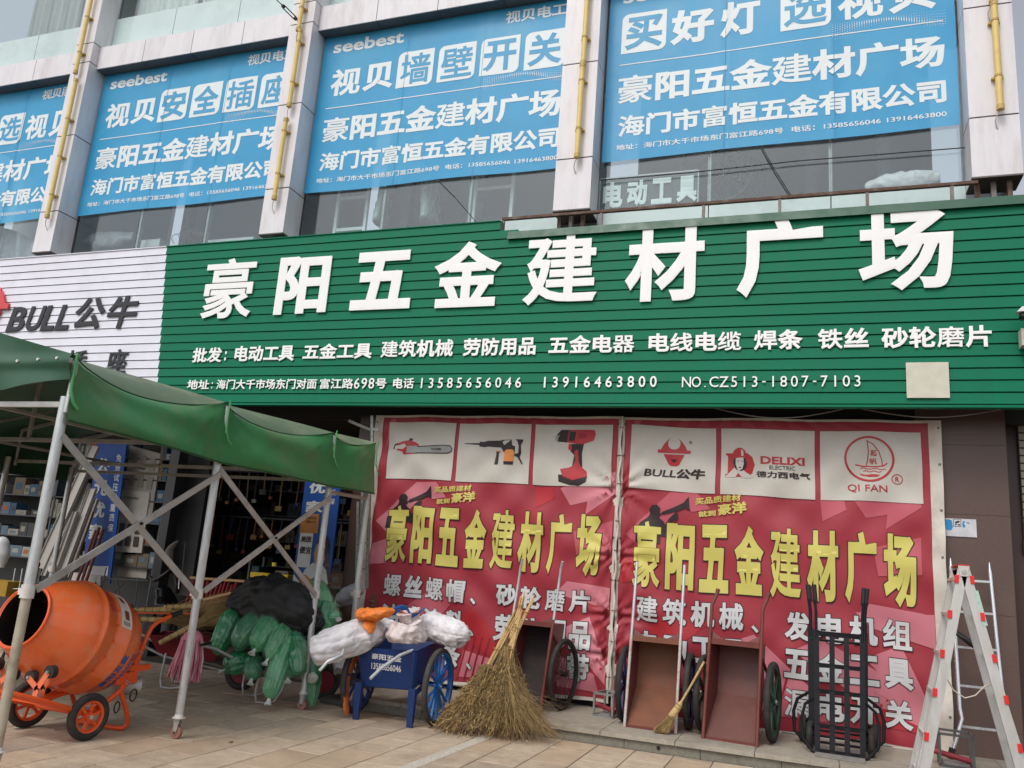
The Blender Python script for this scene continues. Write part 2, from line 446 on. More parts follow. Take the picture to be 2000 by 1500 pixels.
for x0, x1 in PIL:
    p = MB().box(x0 + .012, 9.712, 6.31, x1 - .012, 10.16, 14.6).build('column', M_cladg, bd)
    for a, b in zip(JZ[:-1], JZ[1:]):
        g_ = .009
        MB().box(x0, 9.70, a + g_, x1, 9.712, b - g_).build('cladding_panel', M_clad, p)
        MB().box(x1 - .012, 9.7125, a + g_, x1, 10.1, b - g_).build('cladding_panel', M_clad, p)
        MB().box(x0, 9.7125, a + g_, x0 + .012, 10.1, b - g_).build('cladding_panel', M_clad, p)
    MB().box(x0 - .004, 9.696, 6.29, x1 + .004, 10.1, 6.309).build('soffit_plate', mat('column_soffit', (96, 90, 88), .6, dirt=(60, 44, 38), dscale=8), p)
    if x0 > -4:        # the bare steel bracket under the column ends behind the sign
        for dx in (.04, .2, .36):
            MB().box(x0 + dx, 9.80, 5.6, x0 + dx + .05, 9.86, 6.29).build('steel_bracket', M_rust2 if dx == .2 else M_rust, p)
BAYS = [(a[1], b[0]) for a, b in zip(PIL[:-1], PIL[1:])]
for k, (x0, x1) in enumerate(BAYS):
    # floor band
    c = MB().box(x0, 9.868, 9.865, x1, 10.18, 10.295).build('floor_band', M_cladg, bd)
    n = 4 if k else 4
    for i in range(n):
        a = x0 + (x1 - x0) * i / n; b = x0 + (x1 - x0) * (i + 1) / n
        MB().box(a + .006, 9.85, 9.858, b - .006, 9.868, 10.30).build('band_panel', M_clad, c)
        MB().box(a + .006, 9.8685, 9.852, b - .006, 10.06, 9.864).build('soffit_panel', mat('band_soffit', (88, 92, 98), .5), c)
        MB().box(a + .006, 9.8685, 10.296, b - .006, 10.06, 10.306).build('top_flashing', M_clad, c)
    # upper floor: opaque spandrel glass then clear panes
    for i in range(3):
        a = x0 + (x1 - x0) * i / 3; b = x0 + (x1 - x0) * (i + 1) / 3
        MB().box(a + .006, 10.06, 10.31, b - .006, 10.072, 11.03).build('spandrel_pane', M_sp, bd)
        MB().box(a + .006, 10.06, 11.035, b - .006, 10.072, 14.6).build('window_pane', G_up, bd)
        MB().box(a + .006, 10.10, 7.0 - .75 if k < 0 else 6.42, b - .006, 10.112, 9.86).build('window_pane', G_low, bd)
        MB().box(a + .006, 10.10, 5.5, b - .006, 10.112, 6.40).build('spandrel_pane', M_sp, bd)
        if i: MB().box(a - .02, 10.13, 6.42, a + .02, 10.2, 9.86).build('mullion', mat('mullion_grey', (150, 158, 158), .5, metal=.3), bd)
    # rooms behind
    MB().box(x0, 12.6, 6.2, x1, 12.7, 14.4).build('room_wall', M_int, bd)
MB().box(-17, 10.12, 6.12, 2.2, 12.7, 6.2).build('floor_slab', M_ifl, bd)
MB().box(-17, 10.2, 9.87, 2.2, 12.6, 10.28).build('floor_slab', M_ifl, bd)
MB().box(-17, 10.1, 14.45, 2.2, 12.7, 14.6).build('roof_slab', M_ifl, bd)
MB().box(2.13, 10.17, 6.2, 2.2, 12.7, 14.4).build('end_wall', M_clad, bd)
# concrete columns inside upper room
for x in (-11.2, -6.55, -5.2, -1.95, -.05, .9):
    MB().box(x, 11.6, 6.2, x + .16, 11.75, 9.87).build('room_post', mat('room_post_paint', (170, 176, 176), .6), bd)
# rusty beam along the top of the sign
MB().box(-3.90, 9.66, 6.215, 1.78, 9.71, 6.25).build('steel_beam', M_rust, bd)
for x in (-3.9, -2.55, -1.25, -.35, .62, 1.5):
    MB().box(x, 9.668, 5.6, x + .035, 9.705, 6.214).build('steel_bracket', M_rust2, bd)
# brown granite pier with slabs
p = MB().box(1.10, 10.13, .13, 1.985, 10.9, 4.6).build('granite_pier', M_brownd, bd)
for a, b in zip((.132, .40, 1.54, 2.57, 3.33), (.397, 1.537, 2.567, 3.327, 4.6)):
    MB().box(1.11, 10.115, a, 1.99, 10.13, b).build('granite_slab', M_brown, p)
    MB().box(1.986, 10.131, a, 1.997, 10.9, b).build('granite_slab', M_brownd, p)
MB().box(1.998, 10.45, .0, 4.2, 10.9, 5.6).build('side_wall', M_brownd, bd)
sh = MB().box(2.16, 10.40, 2.3, 4.2, 10.44, 4.2).build('roller_shutter', mat('shutter_dark', (60, 56, 50), .7), bd)
for k in range(22):
    z = 2.34 + k * .085
    MB().box(2.17, 10.385, z, 4.2, 10.401, z + .068).build('shutter_slat', mat('shutter_beige', (168, 160, 146), .5, var=.08), sh)
MB().box(2.15, 10.38, 2.2, 4.2, 10.44, 2.335).build('bottom_rail', mat('shutter_dark', (60, 56, 50), .7), sh)
# ground floor: wall behind the banners, shop room on the left
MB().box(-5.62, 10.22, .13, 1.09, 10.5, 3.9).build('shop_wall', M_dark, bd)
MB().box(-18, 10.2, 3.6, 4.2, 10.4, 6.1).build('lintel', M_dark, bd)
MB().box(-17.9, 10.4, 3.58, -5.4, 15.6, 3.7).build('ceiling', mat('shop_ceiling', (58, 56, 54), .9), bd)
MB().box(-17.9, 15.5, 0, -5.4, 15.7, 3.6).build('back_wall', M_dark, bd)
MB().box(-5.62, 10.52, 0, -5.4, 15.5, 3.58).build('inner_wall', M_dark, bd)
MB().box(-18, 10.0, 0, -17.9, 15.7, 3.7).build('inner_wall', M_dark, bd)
MB().box(-15.5, 11.5, 0.01, -9.6, 11.6, 3.5).build('tone_panel', mat('tone_panel_grey', (64, 66, 68), .5, var=.15, scale=1.2), bd)  # added panel; its grey sets how light the far-left interior looks
MB().box(-9.35, 10.3, .0, -9.2, 10.5, 3.6).build('door_post', mat('door_post_steel', (70, 70, 72), .5, metal=.5), bd)
MB().box(-6.02, 10.2, .0, -5.64, 10.5, 3.6).build('granite_jamb', M_brownd, bd)
fl_ = MB().box(-17.9, 9.9, -.003, -5.64, 15.5, .004).build('shop_floor', mat('shop_floor_tile', (92, 84, 76), .5), bd)
# thin cables strung across the windows
M_cab = mat('cable_dark', (44, 44, 46), .6)
for pts, lab in ((((-2.668, 10.040, 6.867), (-1.448, 10.040, 6.859), (-0.119, 10.040, 6.886), (1.759, 10.040, 6.859)), 'dark cable strung across the glass of the right bay'),
                 (((-0.577, 10.050, 7.156), (-0.413, 10.050, 6.809), (-0.211, 10.050, 6.426)), 'dark cable hanging slantwise over the right bay glass'),
                 (((-5.135, 10.050, 7.128), (-4.818, 10.050, 6.815), (-4.489, 10.050, 6.446)), 'dark cable hanging slantwise over the glass between the white ladders')):
    tagit(MB().tube(pts, .007, 6).build('cable', M_cab), lab, 'cable')
# curtains on the upper floor
M_cur = mat('curtain_white', (240, 240, 236), .85, var=.06, scale=2)
M_cur2 = mat('curtain_grey', (196, 194, 190), .85, var=.08, scale=2)
def curtain(x0, x1, z0, z1, mt, y, label, folds=9, amp=.03):
    def fn(u, v):
        x = x0 + (x1 - x0) * u; z = z0 + (z1 - z0) * v
        return Vector((x + .03 * math.sin(v * 3 + u * 20), y + amp * math.sin(u * folds * 6.283 + .8 * math.sin(v * 2)) * (1.1 - .3 * v) + .02 * nz(x, 0, z, 3), z))
    o = MB().grid(fn, folds * 10, 10).build('curtain', mt); tagit(o, label, 'curtain', 'curtains behind the upper windows')
    return o
curtain(-14.9, -13.55, 10.4, 14.3, M_cur2, 10.45, 'grey curtain drawn behind the upper window at the far left corner')
curtain(-13.25, -12.5, 10.75, 14.3, M_cur, 10.4, 'white curtain hanging beside the leftmost clad column, over a pale sill box', 6)
curtain(-12.0, -10.6, 10.7, 14.3, M_cur, 10.4, 'white curtain in the upper window right of the leftmost column', 8)
curtain(-10.5, -9.3, 10.72, 14.3, M_cur, 10.42, 'white crumpled curtain in the upper window over the second blue poster', 8, .05)
curtain(-9.1, -7.9, 10.72, 14.3, M_cur2, 10.42, 'greyish curtain at the right end of the upper window over the second poster', 8, .04)
# ------------------------------------------------------------------ shop sign boards
M_green = mat('green_aluminium', (4, 112, 82), .5, var=.06, scale=2.5, dirt=(30, 104, 80), dscale=2.2, damt=.35, spec=.2, stretch=(2.5, 2.5, .35))
M_greend = mat('green_edge_trim', (6, 76, 54), .45, var=.06)
M_whiteslat = mat('white_aluminium', (226, 226, 236), .35, var=.04, scale=2.5, dirt=(190, 188, 190), dscale=1.3, damt=.3)
M_wch = mat('white_acrylic', (248, 247, 247), .35, var=.03, dirt=(206, 206, 200), dscale=3, damt=.2, stretch=(3, 3, .6))
M_back = mat('sign_backing', (12, 62, 46), .8)
M_backw = mat('sign_backing_grey', (104, 104, 112), .8)
M_black = mat('black_acrylic', (34, 34, 38), .35, var=.08)
SY = 9.56
def EDGE(z): return -9.45 + (6.14 - z) * .128      # the seam between white and green boards is out of plumb
def slats(parent, x0, x1, z0, z1, n, mt):
    h = (z1 - z0) / n
    for i in range(n):
        a = z0 + i * h
        # each board is a shallow lapped strip: face tilted a little, thin lip below, dark gap under it
        m_ = MB(); e = .0035; X0, X1 = x0, x1
        if x0 == 'edge': x0 = EDGE(a + h / 2)
        if x1 == 'edge': x1 = EDGE(a + h / 2) - .002
        m_.hexa([(x0, SY + .004, a + .010), (x1, SY + .004, a + .010), (x1, SY + .05, a + .010), (x0, SY + .05, a + .010)],
                [(x0, SY + .012, a + h - .001), (x1, SY + .012, a + h - .001), (x1, SY + .05, a + h - .001), (x0, SY + .05, a + h - .001)])
        m_.box(x0, SY, a + .010, x1, SY + .0038, a + .016)
        m_.build('slat', mt, parent); x0, x1 = X0, X1
gs = thing('green_shop_sign', 'long green slatted shop sign with big raised white characters above the banners', 'shop sign', (-3.5, 9.6, 3.64))
MB().box(-9.30, 9.612, 3.645, 2.75, 9.66, 5.96).build('backing_sheet', M_back, gs)
MB().box(-9.30, 9.612, 5.962, -3.885, 9.66, 6.15).build('backing_sheet', M_back, gs)
slats(gs, 'edge', 2.75, 3.66, 5.888, 17, M_green)
slats(gs, 'edge', -3.62, 5.888, 6.019, 1, M_green)
slats(gs, 'edge', -3.88, 6.019, 6.15, 1, M_green)
MB().hexa([(-3.75, 9.52, 5.87), (2.75, 9.52, 5.87), (2.75, 9.60, 5.885), (-3.75, 9.60, 5.885)],
          [(-3.75, 9.55, 5.985), (2.75, 9.55, 5.985), (2.75, 9.66, 5.995), (-3.75, 9.66, 5.995)]).build('top_trim', M_greend, gs)
MB().box(-9.13, 9.552, 3.63, 2.75, 9.66, 3.657).build('bottom_trim', M_green, gs)
MB().box(-9.449, 9.555, 6.151, -3.88, 9.66, 6.165).build('top_trim', M_green, gs)
MB().box(-3.88, 9.575, 6.02, -3.868, 9.66, 6.164).build('end_cap', M_greend, gs)
big = [('豪', -8.57, -7.67, 4.93, 5.87), ('阳', -7.27, -6.40, 4.95, 5.83), ('五', -6.02, -5.09, 4.97, 5.82), ('金', -4.77, -3.80, 4.955, 5.88),
       ('建', -3.48, -2.50, 4.94, 5.895), ('材', -2.15, -1.19, 4.93, 5.89), ('广', -.81, .15, 4.93, 5.92), ('场', .52, 1.49, 4.945, 5.915)]
for ch, x0, x1, z0, z1 in big:
    v, f = text_fit(ch, x0, z0, x1, z1, SY - .008, {'豪': .017, '建': .023, '材': .032, '金': .031, '场': .030}.get(ch, .036) / DENSE.get(ch, 1), .016)
    MB().add(v, f).build('character', M_wch, gs)
r1 = [('批发：', -8.588, -7.93, 4.266, 4.49), ('电动工具', -7.862, -6.822, 4.268, 4.503), ('五金工具', -6.69, -5.588, 4.282, 4.503), ('建筑机械', -5.458, -4.385, 4.288, 4.525),
      ('劳防用品', -4.25, -3.241, 4.29, 4.527), ('五金电器', -3.092, -1.994, 4.296, 4.526), ('电线电缆', -1.854, -.742, 4.294, 4.528),
      ('焊条', -.612, -.079, 4.296, 4.534), ('铁丝', .079, .618, 4.293, 4.53), ('砂轮磨片', .739, 1.826, 4.286, 4.525)]
for s_, x0, x1, z0, z1 in r1:
    char_row(gs, s_, x0, x1, z0, z1, SY - .004, M_wch, .03, .009)
r2 = [('地址：', -8.60, -8.10, .022), ('海门大千市场东门对面', -8.078, -6.386, .022), ('富江路698号', -6.354, -5.306, .022), ('电话', -5.231, -4.903, .022)]
for s_, x0, x1, b_ in r2:
    char_row(gs, s_, x0, x1, 3.857, 4.005, SY - .006, M_wch, b_, .008, dw=.62, dbold=.008)
char_row(gs, '13585656046', -4.86, -3.385, 3.861, 3.998, SY - .006, M_wch, .012, .007, dbold=.010)
char_row(gs, '13916463800', -3.17, -1.685, 3.861, 3.998, SY - .006, M_wch, .012, .007, dbold=.014)
char_row(gs, 'NO.CZ513-1807-7103', -1.42, .545, 3.858, 3.985, SY - .006, M_wch, .012, .007, dbold=.004)
MB().box(.973, SY - .02, 3.73, 1.385, SY - .004, 4.12).build('blank_plate', mat('plate_cream', (206, 202, 186), .5), gs)

ws = thing('white_shop_sign', 'white slatted sign board with black raised lettering at the left, above the green tent', 'shop sign', (-12, 9.6, 3.64))
MB().box(-17.5, 9.612, 3.645, -9.302, 9.66, 6.15).build('backing_sheet', M_backw, ws)
slats(ws, -17.5, 'edge', 3.66, 6.15, 19, M_whiteslat)
MB().box(-17.5, 9.555, 6.151, -9.452, 9.66, 6.165).build('top_trim', M_whiteslat, ws)
MB().box(-17.5, 9.552, 3.63, -9.134, 9.66, 3.657).build('bottom_trim', M_whiteslat, ws)
x = -12.50
for ch, w_ in zip('BULL', (.40, .36, .31, .31)):
    v, f = text_fit(ch, x, 4.845, x + w_ - .035, 5.27, SY - .004, .026, .013, shear=.2)
    MB().add(v, f).build('character', M_black, ws); x += w_
for ch, x0, x1 in (('公', -11.10, -10.48), ('牛', -10.42, -9.83)):
    v, f = text_fit(ch, x0, 4.84, x1, 5.37, SY - .004, .03, .013, shear=.16)
    MB().add(v, f).build('character', M_black, ws)
for ch, x0, x1 in (('插', -11.02, -10.63), ('座', -10.21, -9.81)):
    v, f = text_fit(ch, x0, 4.10, x1, 4.50, SY - .004, .028, .013)
    MB().add(v, f).build('character', M_black, ws)
# red bull-head emblem, mostly outside the frame
M_red = mat('red_acrylic', (206, 30, 38), .25, var=.06, coat=.5)
def bull(parent, cx, cz, s, y, mt, y1=None, name='emblem', wf=None, dark=None):
    dome = [(cx + s * (-.62 + 1.24 * i / 16), cz + s * (.02 + .62 * math.sin(math.pi * i / 16) ** .8)) for i in range(17)]
    pts = [(cx - s * .78, cz + .02 * s), (cx - s * .78, cz - s * .14), (cx + s * .78, cz - s * .14), (cx + s * .78, cz + .02 * s)]
    # dome with a round notch
    nt_ = [(cx + s * .3 * math.cos(RAD(a)), cz + s * (.34 + .3 * math.sin(RAD(a)))) for a in range(60, -241, -20)]
    L_ = [p for p in dome if p[0] < cx - .13 * s]; R_ = [p for p in dome if p[0] > cx + .13 * s]
    body = pts[:1] + pts[1:3] + pts[3:] + R_[::-1] + nt_ + L_[::-1]
    snout = [(cx - s * .5, cz - s * .2), (cx + s * .5, cz - s * .2), (cx + s * .26, cz - s * .68), (cx + s * .14, cz - s * .76), (cx - s * .14, cz - s * .76), (cx - s * .26, cz - s * .68)]
    if y1 is not None:
        for q in (body, snout):
            a = sum(q[i - 1][0] * q[i][1] - q[i][0] * q[i - 1][1] for i in range(len(q)))
            if a < 0: q = q[::-1]
            MB().prism(q, y, y1).build(name, mt, parent)
    else:
        poly(parent, body, y, mt, name, wf); poly(parent, snout, y, mt, name, wf)
        poly(parent, [(cx - s * .17, cz - s * .44), (cx + s * .17, cz - s * .44), (cx, cz - s * .62)], y - .003, dark or M_black, name, wf)
bull(ws, -12.95, 5.32, .56, SY - .05, M_red, SY - .01)
MB().box(-13.3, SY - .012, 5.28, -12.42, SY - .004, 5.3).build('emblem_edge', M_wch, ws)

# ------------------------------------------------------------------ blue window posters
M_blue = mat('poster_blue_film', (56, 164, 216), .4, var=.06, scale=1.5, dirt=(104, 188, 220), dscale=.7, damt=.4, alpha=.86)
M_blued = mat('poster_blue_ink', (62, 150, 196), .5, var=.04, alpha=.98)
M_pw = mat('poster_white_ink', (226, 234, 236), .5, var=.04, scale=5)
def poster(name_, label, x0, x1, z0, z1, kind_):
    W = x1 - x0
    t = thing('window_poster', label, 'poster', (x0, 10.03, z0), 0, 'blue posters on the upper windows')
    ph = random.uniform(0, 9)
    def wf(v):
        k = math.exp(-((v.x - (x0 + W * .37)) / .05) ** 2) * .012 + math.exp(-((v.x - (x0 + W * .68)) / .04) ** 2) * .010
        sag = .02 * math.sin((v.x - x0) / W * math.pi * 3 + ph) * max(0, 1 - (v.z - z0) / .8)
        return Vector((v.x, v.y - k * .9 + .006 * math.sin(v.x * 2.1 + ph) + .006 * nz(v.x, 0, v.z, 1.3, ph), v.z + (sag if v.z < z0 + .6 else 0) * .5))
    Yp = 10.055
    c = .12
    def L(s, ax0, ax1, az0, az1, bold=.02, sh=0, rise=0, mt=M_pw, dy=0): lettering(t, s, ax0, ax1, az0, az1, Yp - .004 - dy, mt, bold, shear=sh, wf=wf, cell=c)
    poly(t, [(x0, z0), (x1, z0 + .03), (x1, z1), (x0, z1)], Yp, M_blue, 'film', wf, c)
    # vertical seams of the three printed strips
    for q in (.37, .68):
        poly(t, [(x0 + W * q, z0), (x0 + W * q + .008, z0), (x0 + W * q + .008, z1), (x0 + W * q, z1)], Yp - .003, M_blued, 'seam', wf, c)
    o = x0 + 7.45 if kind_ < 3 else x0 + 2.66   # all printing is set out from the left edge
    xo = x0 - (-7.45)
    xr = xo
    if kind_ < 3:
        L('苏门 01720190725', xr - 7.264, xr - 6.683, z0 + 2.765, z0 + 2.795, .01)
        L('seebest', xr - 7.264, xr - 5.997, z0 + 2.44, z0 + 2.66, .05)
        L('视贝电工', xr - 4.30, xr - 3.345, z0 + 2.47, z0 + 2.68, .03)
        L('视', xr - 7.23, xr - 6.69, z0 + 1.65, z0 + 2.14, .04); L('贝', xr - 6.65, xr - 6.11, z0 + 1.67, z0 + 2.14, .04)
        cs = '安全插座' if kind_ == 1 else '墙壁开关'
        for i, ch in enumerate(cs):
            a = xr - 6.047 + i * .698; b_ = a + .615; q0, q1 = z0 + 1.635, z0 + 2.255; r_ = .1
            pts = [(a, q0)]
            for cx_, cz_, s0 in ((b_ - r_, q0 + r_, -90),): pts += [(cx_ + r_ * math.cos(RAD(s0 + 15 * k)), cz_ + r_ * math.sin(RAD(s0 + 15 * k))) for k in range(7)]
            pts += [(b_, q1)]
            pts += [(a + r_ + r_ * math.cos(RAD(90 + 15 * k)), q1 - r_ + r_ * math.sin(RAD(90 + 15 * k))) for k in range(7)]
            poly(t, pts, Yp - .004, M_pw, 'character_box', wf, c)
            L(ch, a + .05, b_ - .05, q0 + .05, q1 - .05, .03, mt=M_blue2, dy=.003)
        dots = (xr - 4.56, xr - 3.27, z0 + 1.49, z0 + 1.62)
        ln = (xr - 7.259, xr - 3.337, z0 + 1.44)
        L1 = (xr - 7.253, xr - 3.345, z0 + .83, z0 + 1.285); L2 = (xr - 7.24, xr - 3.337, z0 + .35, z0 + .675); L3 = (xr - 7.252, xr - 3.34, z0 + .155, z0 + .24)
    else:
        r = x0 + 2.66
        L('seebest', r - 2.47, r - 1.2, z0 + 2.44, z0 + 2.66, .05)
        L('视贝照明', r + .6, r + 1.56, z0 + 2.47, z0 + 2.68, .03)
        def bx(a, b_, q0, q1):
            r_ = .1
            pts = [(a, q0)] + [(b_ - r_ + r_ * math.cos(RAD(-90 + 15 * k)), q0 + r_ + r_ * math.sin(RAD(-90 + 15 * k))) for k in range(7)] + [(b_, q1)] + \
                  [(a + r_ + r_ * math.cos(RAD(90 + 15 * k)), q1 - r_ + r_ * math.sin(RAD(90 + 15 * k))) for k in range(7)]
            poly(t, pts, Yp - .004, M_pw, 'character_box', wf, c)
        q0 = z0 + 1.63
        bx(r - 2.469, r - 1.845, q0, q0 + .63); L('买', r - 2.42, r - 1.90, q0 + .05, q0 + .57, .03, mt=M_blue2, dy=.003)
        L('好', r - 1.79, r - 1.20, q0 + .03, q0 + .57, .04); L('灯', r - 1.117, r - .60, q0 + .03, q0 + .57, .04)
        bx(r - .341, r + .28, q0, q0 + .63); L('选', r - .30, r + .23, q0 + .05, q0 + .57, .03, mt=M_blue2, dy=.003)
        L('视', r + .36, r + .90, q0 + .03, q0 + .55, .04); L('贝', r + .96, r + 1.5, q0 + .03, q0 + .55, .04)
        dots = (r + .3, r + 1.62, z0 + 1.50, z0 + 1.63)
        ln = (r - 2.477, r + 1.565, z0 + 1.45)
        L1 = (r - 2.481, r + 1.57, z0 + .83, z0 + 1.29); L2 = (r - 2.458, r + 1.566, z0 + .345, z0 + .675); L3 = (r - 2.47, r + 1.56, z0 + .155, z0 + .24)
    poly(t, [(ln[0], ln[2]), (ln[1], ln[2] + .015), (ln[1], ln[2] + .03), (ln[0], ln[2] + .015)], Yp - .004, M_pw, 'rule_line', wf, c)
    L('豪阳五金建材广场', *L1, .035); L('海门市富恒五金有限公司', *L2, .035)
    L('地址：海门市大千市场东门富江路698号  电话：13585656046 13916463800', *L3, .02)
    m_ = MB()
    for i in range(46):
        for j in range(9):
            u = i / 46; xx = dots[0] + (dots[1] - dots[0]) * u; amp = .10
            zz = dots[2] - .07 + amp * math.sin(u * 5.2 - .9) * (1 - .1 * j) + .026 * j + .03 * math.sin(u * 3 + j * .4)
            r_ = .0035 + .0035 * math.sin(j / 8 * 3.14)
            if zz > dots[3] + .12 or zz < dots[2] - .1: continue
            m_.add([wf(Vector((xx + a * r_, Yp - .006, zz + b_ * r_))) for a, b_ in ((-1, 0), (0, -1), (1, 0), (0, 1))], [(0, 1, 2, 3)])
    m_.build('dot_wave', M_pw, t, kind='stuff')
    return t
M_blue2 = mat('poster_blue_character', (70, 158, 202), .5, var=.04)
poster('p', 'blue window poster cut off at the left edge of the photo', -16.79, -12.52, 7.09, 9.84, 4)
poster('p', 'blue window poster between the first and second clad columns, four boxed characters', -12.05, -7.90, 7.10, 9.845, 1)
poster('p', 'blue window poster between the second and third clad columns, seebest at its top', -7.41, -3.24, 7.10, 9.845, 2)
poster('p', 'blue window poster in the right bay above the rusty beam', -2.66, 1.70, 7.14, 9.845, 4)
# ------------------------------------------------------------------ red printed banners on the lower wall
M_bred = mat('banner_red', (158, 44, 58), .55, var=.08, scale=2, dirt=(150, 60, 66), dscale=1.3, damt=.3, bump=.05, bscale=200)
M_bedge = mat('banner_deep_red', (150, 22, 40), .55, var=.08, scale=2)
M_bbright = mat('banner_bright_red', (174, 36, 46), .55, var=.08, scale=2)
M_bpink = mat('banner_pink', (186, 84, 98), .55, var=.08, scale=2)
M_bpink2 = mat('banner_pale_pink', (200, 118, 130), .55, var=.08, scale=2)
M_bcream = mat('banner_cream', (198, 193, 184), .6, var=.05, scale=3, dirt=(170, 160, 144), dscale=1.4, damt=.35)
M_bhem = mat('banner_hem', (214, 206, 194), .6, var=.08, scale=4, dirt=(150, 140, 126), dscale=3, damt=.5)
M_byel = mat('banner_yellow', (204, 194, 100), .55, var=.05, scale=3)
M_bwht = mat('banner_white', (205, 205, 206), .55, var=.05, scale=3)
M_bblk = mat('banner_black', (40, 26, 30), .6, var=.1)
M_borange = mat('banner_orange', (226, 142, 70), .55)
M_bgrey = mat('banner_grey', (150, 152, 150), .5)
BY = 10.06
def bwarp(seed, cx, bulge=0):
    def wf(v):
        x, z = v.x, v.z
        k = .020 * math.sin(7 * x + 10 * z + 2 * nz(x, 0, z, 1.1, seed)) * (.5 + .5 * nz(x, 1, z, .9, seed + 2))
        k += .018 * math.sin(11 * x - 9 * z + 3 * nz(x, 0, z, .8, seed + 5)) * max(0, nz(x, 4, z, .8, seed + 4) + .25)
        k += .03 * nz(x, 0, z, 1.4, seed + 1)
        low = max(0, (1.6 - z) / 1.6)
        k += low * .05 * math.sin(9 * x + 5 * z + seed) * (.4 + abs(nz(x, 0, z, 1.3, seed + 7)))
        for tx, tz in ((cx, 1.9), (cx, 1.2), (cx, .75), (cx, 2.7)):     # puckers at the lashing points
            d = math.hypot(x - tx, z - tz); a = math.atan2(z - tz, x - tx)
            k += .028 * math.sin(a * 11) * math.exp(-d * 3.2) * min(1, d * 6)
        return Vector((v.x + .01 * nz(x, 7, z, 1.5, seed), v.y - .03 - k, v.z + .006 * math.sin(x * 5 + seed)))
    return wf
SH1 = [[(-5.50, 2.15), (-4.98, 2.68), (-4.70, 2.68), (-5.30, 1.98)], [(-5.50, 3.1), (-5.44, 3.55), (-5.36, 3.55)], [(-3.30, 2.68), (-3.05, 2.68), (-3.02, 2.55), (-3.27, 2.42)],
       [(-2.95, 2.68), (-2.26, 2.9), (-2.26, 2.62), (-2.62, 2.36), (-2.60, 2.52), (-2.82, 2.47)], [(-5.54, 1.85), (-5.25, 1.95), (-5.30, 1.6), (-5.54, 1.58)],
       [(-5.1, .95), (-4.5, 1.4), (-4.2, 1.3), (-4.6, .85)], [(-4.4, .95), (-4.0, 1.12), (-3.3, .55), (-3.45, .42)], [(-2.8, 1.55), (-2.27, 1.5), (-2.27, 1.25), (-2.95, 1.4)],
       [(-2.86, .98), (-2.50, 1.15), (-2.27, .62), (-2.27, .4)], [(-4.1, .62), (-3.2, .45), (-3.15, .3), (-4.15, .3)], [(-2.75, 2.15), (-2.27, 2.3), (-2.27, 1.9), (-2.7, 1.85)],
       [(-4.85, 2.68), (-4.66, 2.69), (-4.5, 2.5), (-4.72, 2.46)], [(-2.9, .7), (-2.4, .5), (-2.35, .3), (-2.85, .33)]]
SH2 = [[(x + 3.39, z) for x, z in q] for q in SH1]
SH2[5] = [(-2.0, .9), (-1.5, 1.35), (-1.1, 1.2), (-1.6, .8)]
SH2 += [[(-.2, 1.0), (.5, .55), (1.1, .35), (1.15, .6), (.1, 1.15)], [(.45, 1.45), (1.22, 1.5), (1.22, 1.15), (.6, 1.3)]]
def banner(label, x0, x1, z0, z1, hemL, hemR, hemB, seed, SH):
    t = thing('printed_banner', label, 'banner', ((x0 + x1) / 2, 10.1, z0), 0, 'red banners on the shop wall')
    wf = bwarp(seed, -2.22); C5 = .05
    P = lambda pts, mt, nm, d, : poly(t, pts, BY - 1.8 * d, mt, nm, wf, C5)
    P([(x0, z0), (x1, z0), (x1, z1), (x0, z1)], M_bhem, 'sheet', 0)
    a, b, c, d = x0 + hemL, x1 - hemR, z0 + hemB, z1 - .03
    P([(a, c), (b, c), (b, d), (a, d)], M_bred, 'red_ground', .0012)
    for qi, q in enumerate(SH):
        q = [(min(max(x, a), b), min(max(z, c), d)) for x, z in q]
        P(q, random.choice([M_bpink, M_bpink, M_bpink2, M_bbright]), 'printed_shard', .0034 + .00015 * qi)
    for k in range(9):      # darker rays above the white fields
        xa = a + .5 + k * (b - a - 1) / 9
        P([(xa, d - .075), (xa + .11, d - .075), (xa + .2 - k * .03, d), (xa + .05 - k * .03, d)], M_bedge, 'printed_ray', .0066)
    for k in range(10):     # thin dark stripes bottom
        xa = a + .95 + k * .09
        P([(xa, c + .03), (xa + .025, c + .03), (xa + .06 + k * .012, c + .55), (xa + .035 + k * .012, c + .55)], M_bedge, 'printed_ray', .0066)
    for k in (0, 1):        # small cream shards
        pass
    # folds pressed into the cloth show as fine lines
    # eyelets and lashings
    for zz in (.5, 1.0, 1.6, 2.1, 2.6, 3.1, 3.5):
        for xx in (x0 + .03, x1 - .03):
            p = wf(Vector((xx, BY, zz)))
            MB().torus(p + Vector((0, -.004, 0)), (0, 1, 0), .010, .003, 12, 6).build('eyelet', M_bblk, t)
    return t, wf, P
B1, W1, P1 = banner('red banner with three power tool pictures and yellow characters, left of the two', -5.68, -2.225, .20, 3.595, .125, .03, .04, 1.0, SH1)
B2, W2, P2 = banner('red banner with three round and lettered logos on top, right of the two', -2.20, 1.355, .10, 3.585, .03, .13, .055, 5.0, SH2)
def LT(t, wf, s, x0, x1, z0, z1, mt, bold=.02, sh=0, rise=0, d=.0106, out=None):
    if out:
        # dark outline printed under the characters
        e = out
        lettering(t, s, x0 - e, x1 + e, z0 - e, z1 + e, BY - 1.8 * d + .0035, M_bblk, bold + e / ((z1 - z0)) * .95, shear=sh, rise=rise, wf=wf)
    lettering(t, s, x0, x1, z0, z1, BY - 1.8 * d, mt, bold, shear=sh, rise=rise, wf=wf)
for q in (((-5.43, 2.72), (-4.449, 2.72), (-4.451, 3.493), (-5.453, 3.497)), ((-4.389, 2.716), (-3.388, 2.708), (-3.395, 3.486), (-4.398, 3.488)), ((-3.328, 2.707), (-2.318, 2.707), (-2.325, 3.487), (-3.34, 3.486))):
    P1(list(q), M_bcream, 'white_field', .0078)
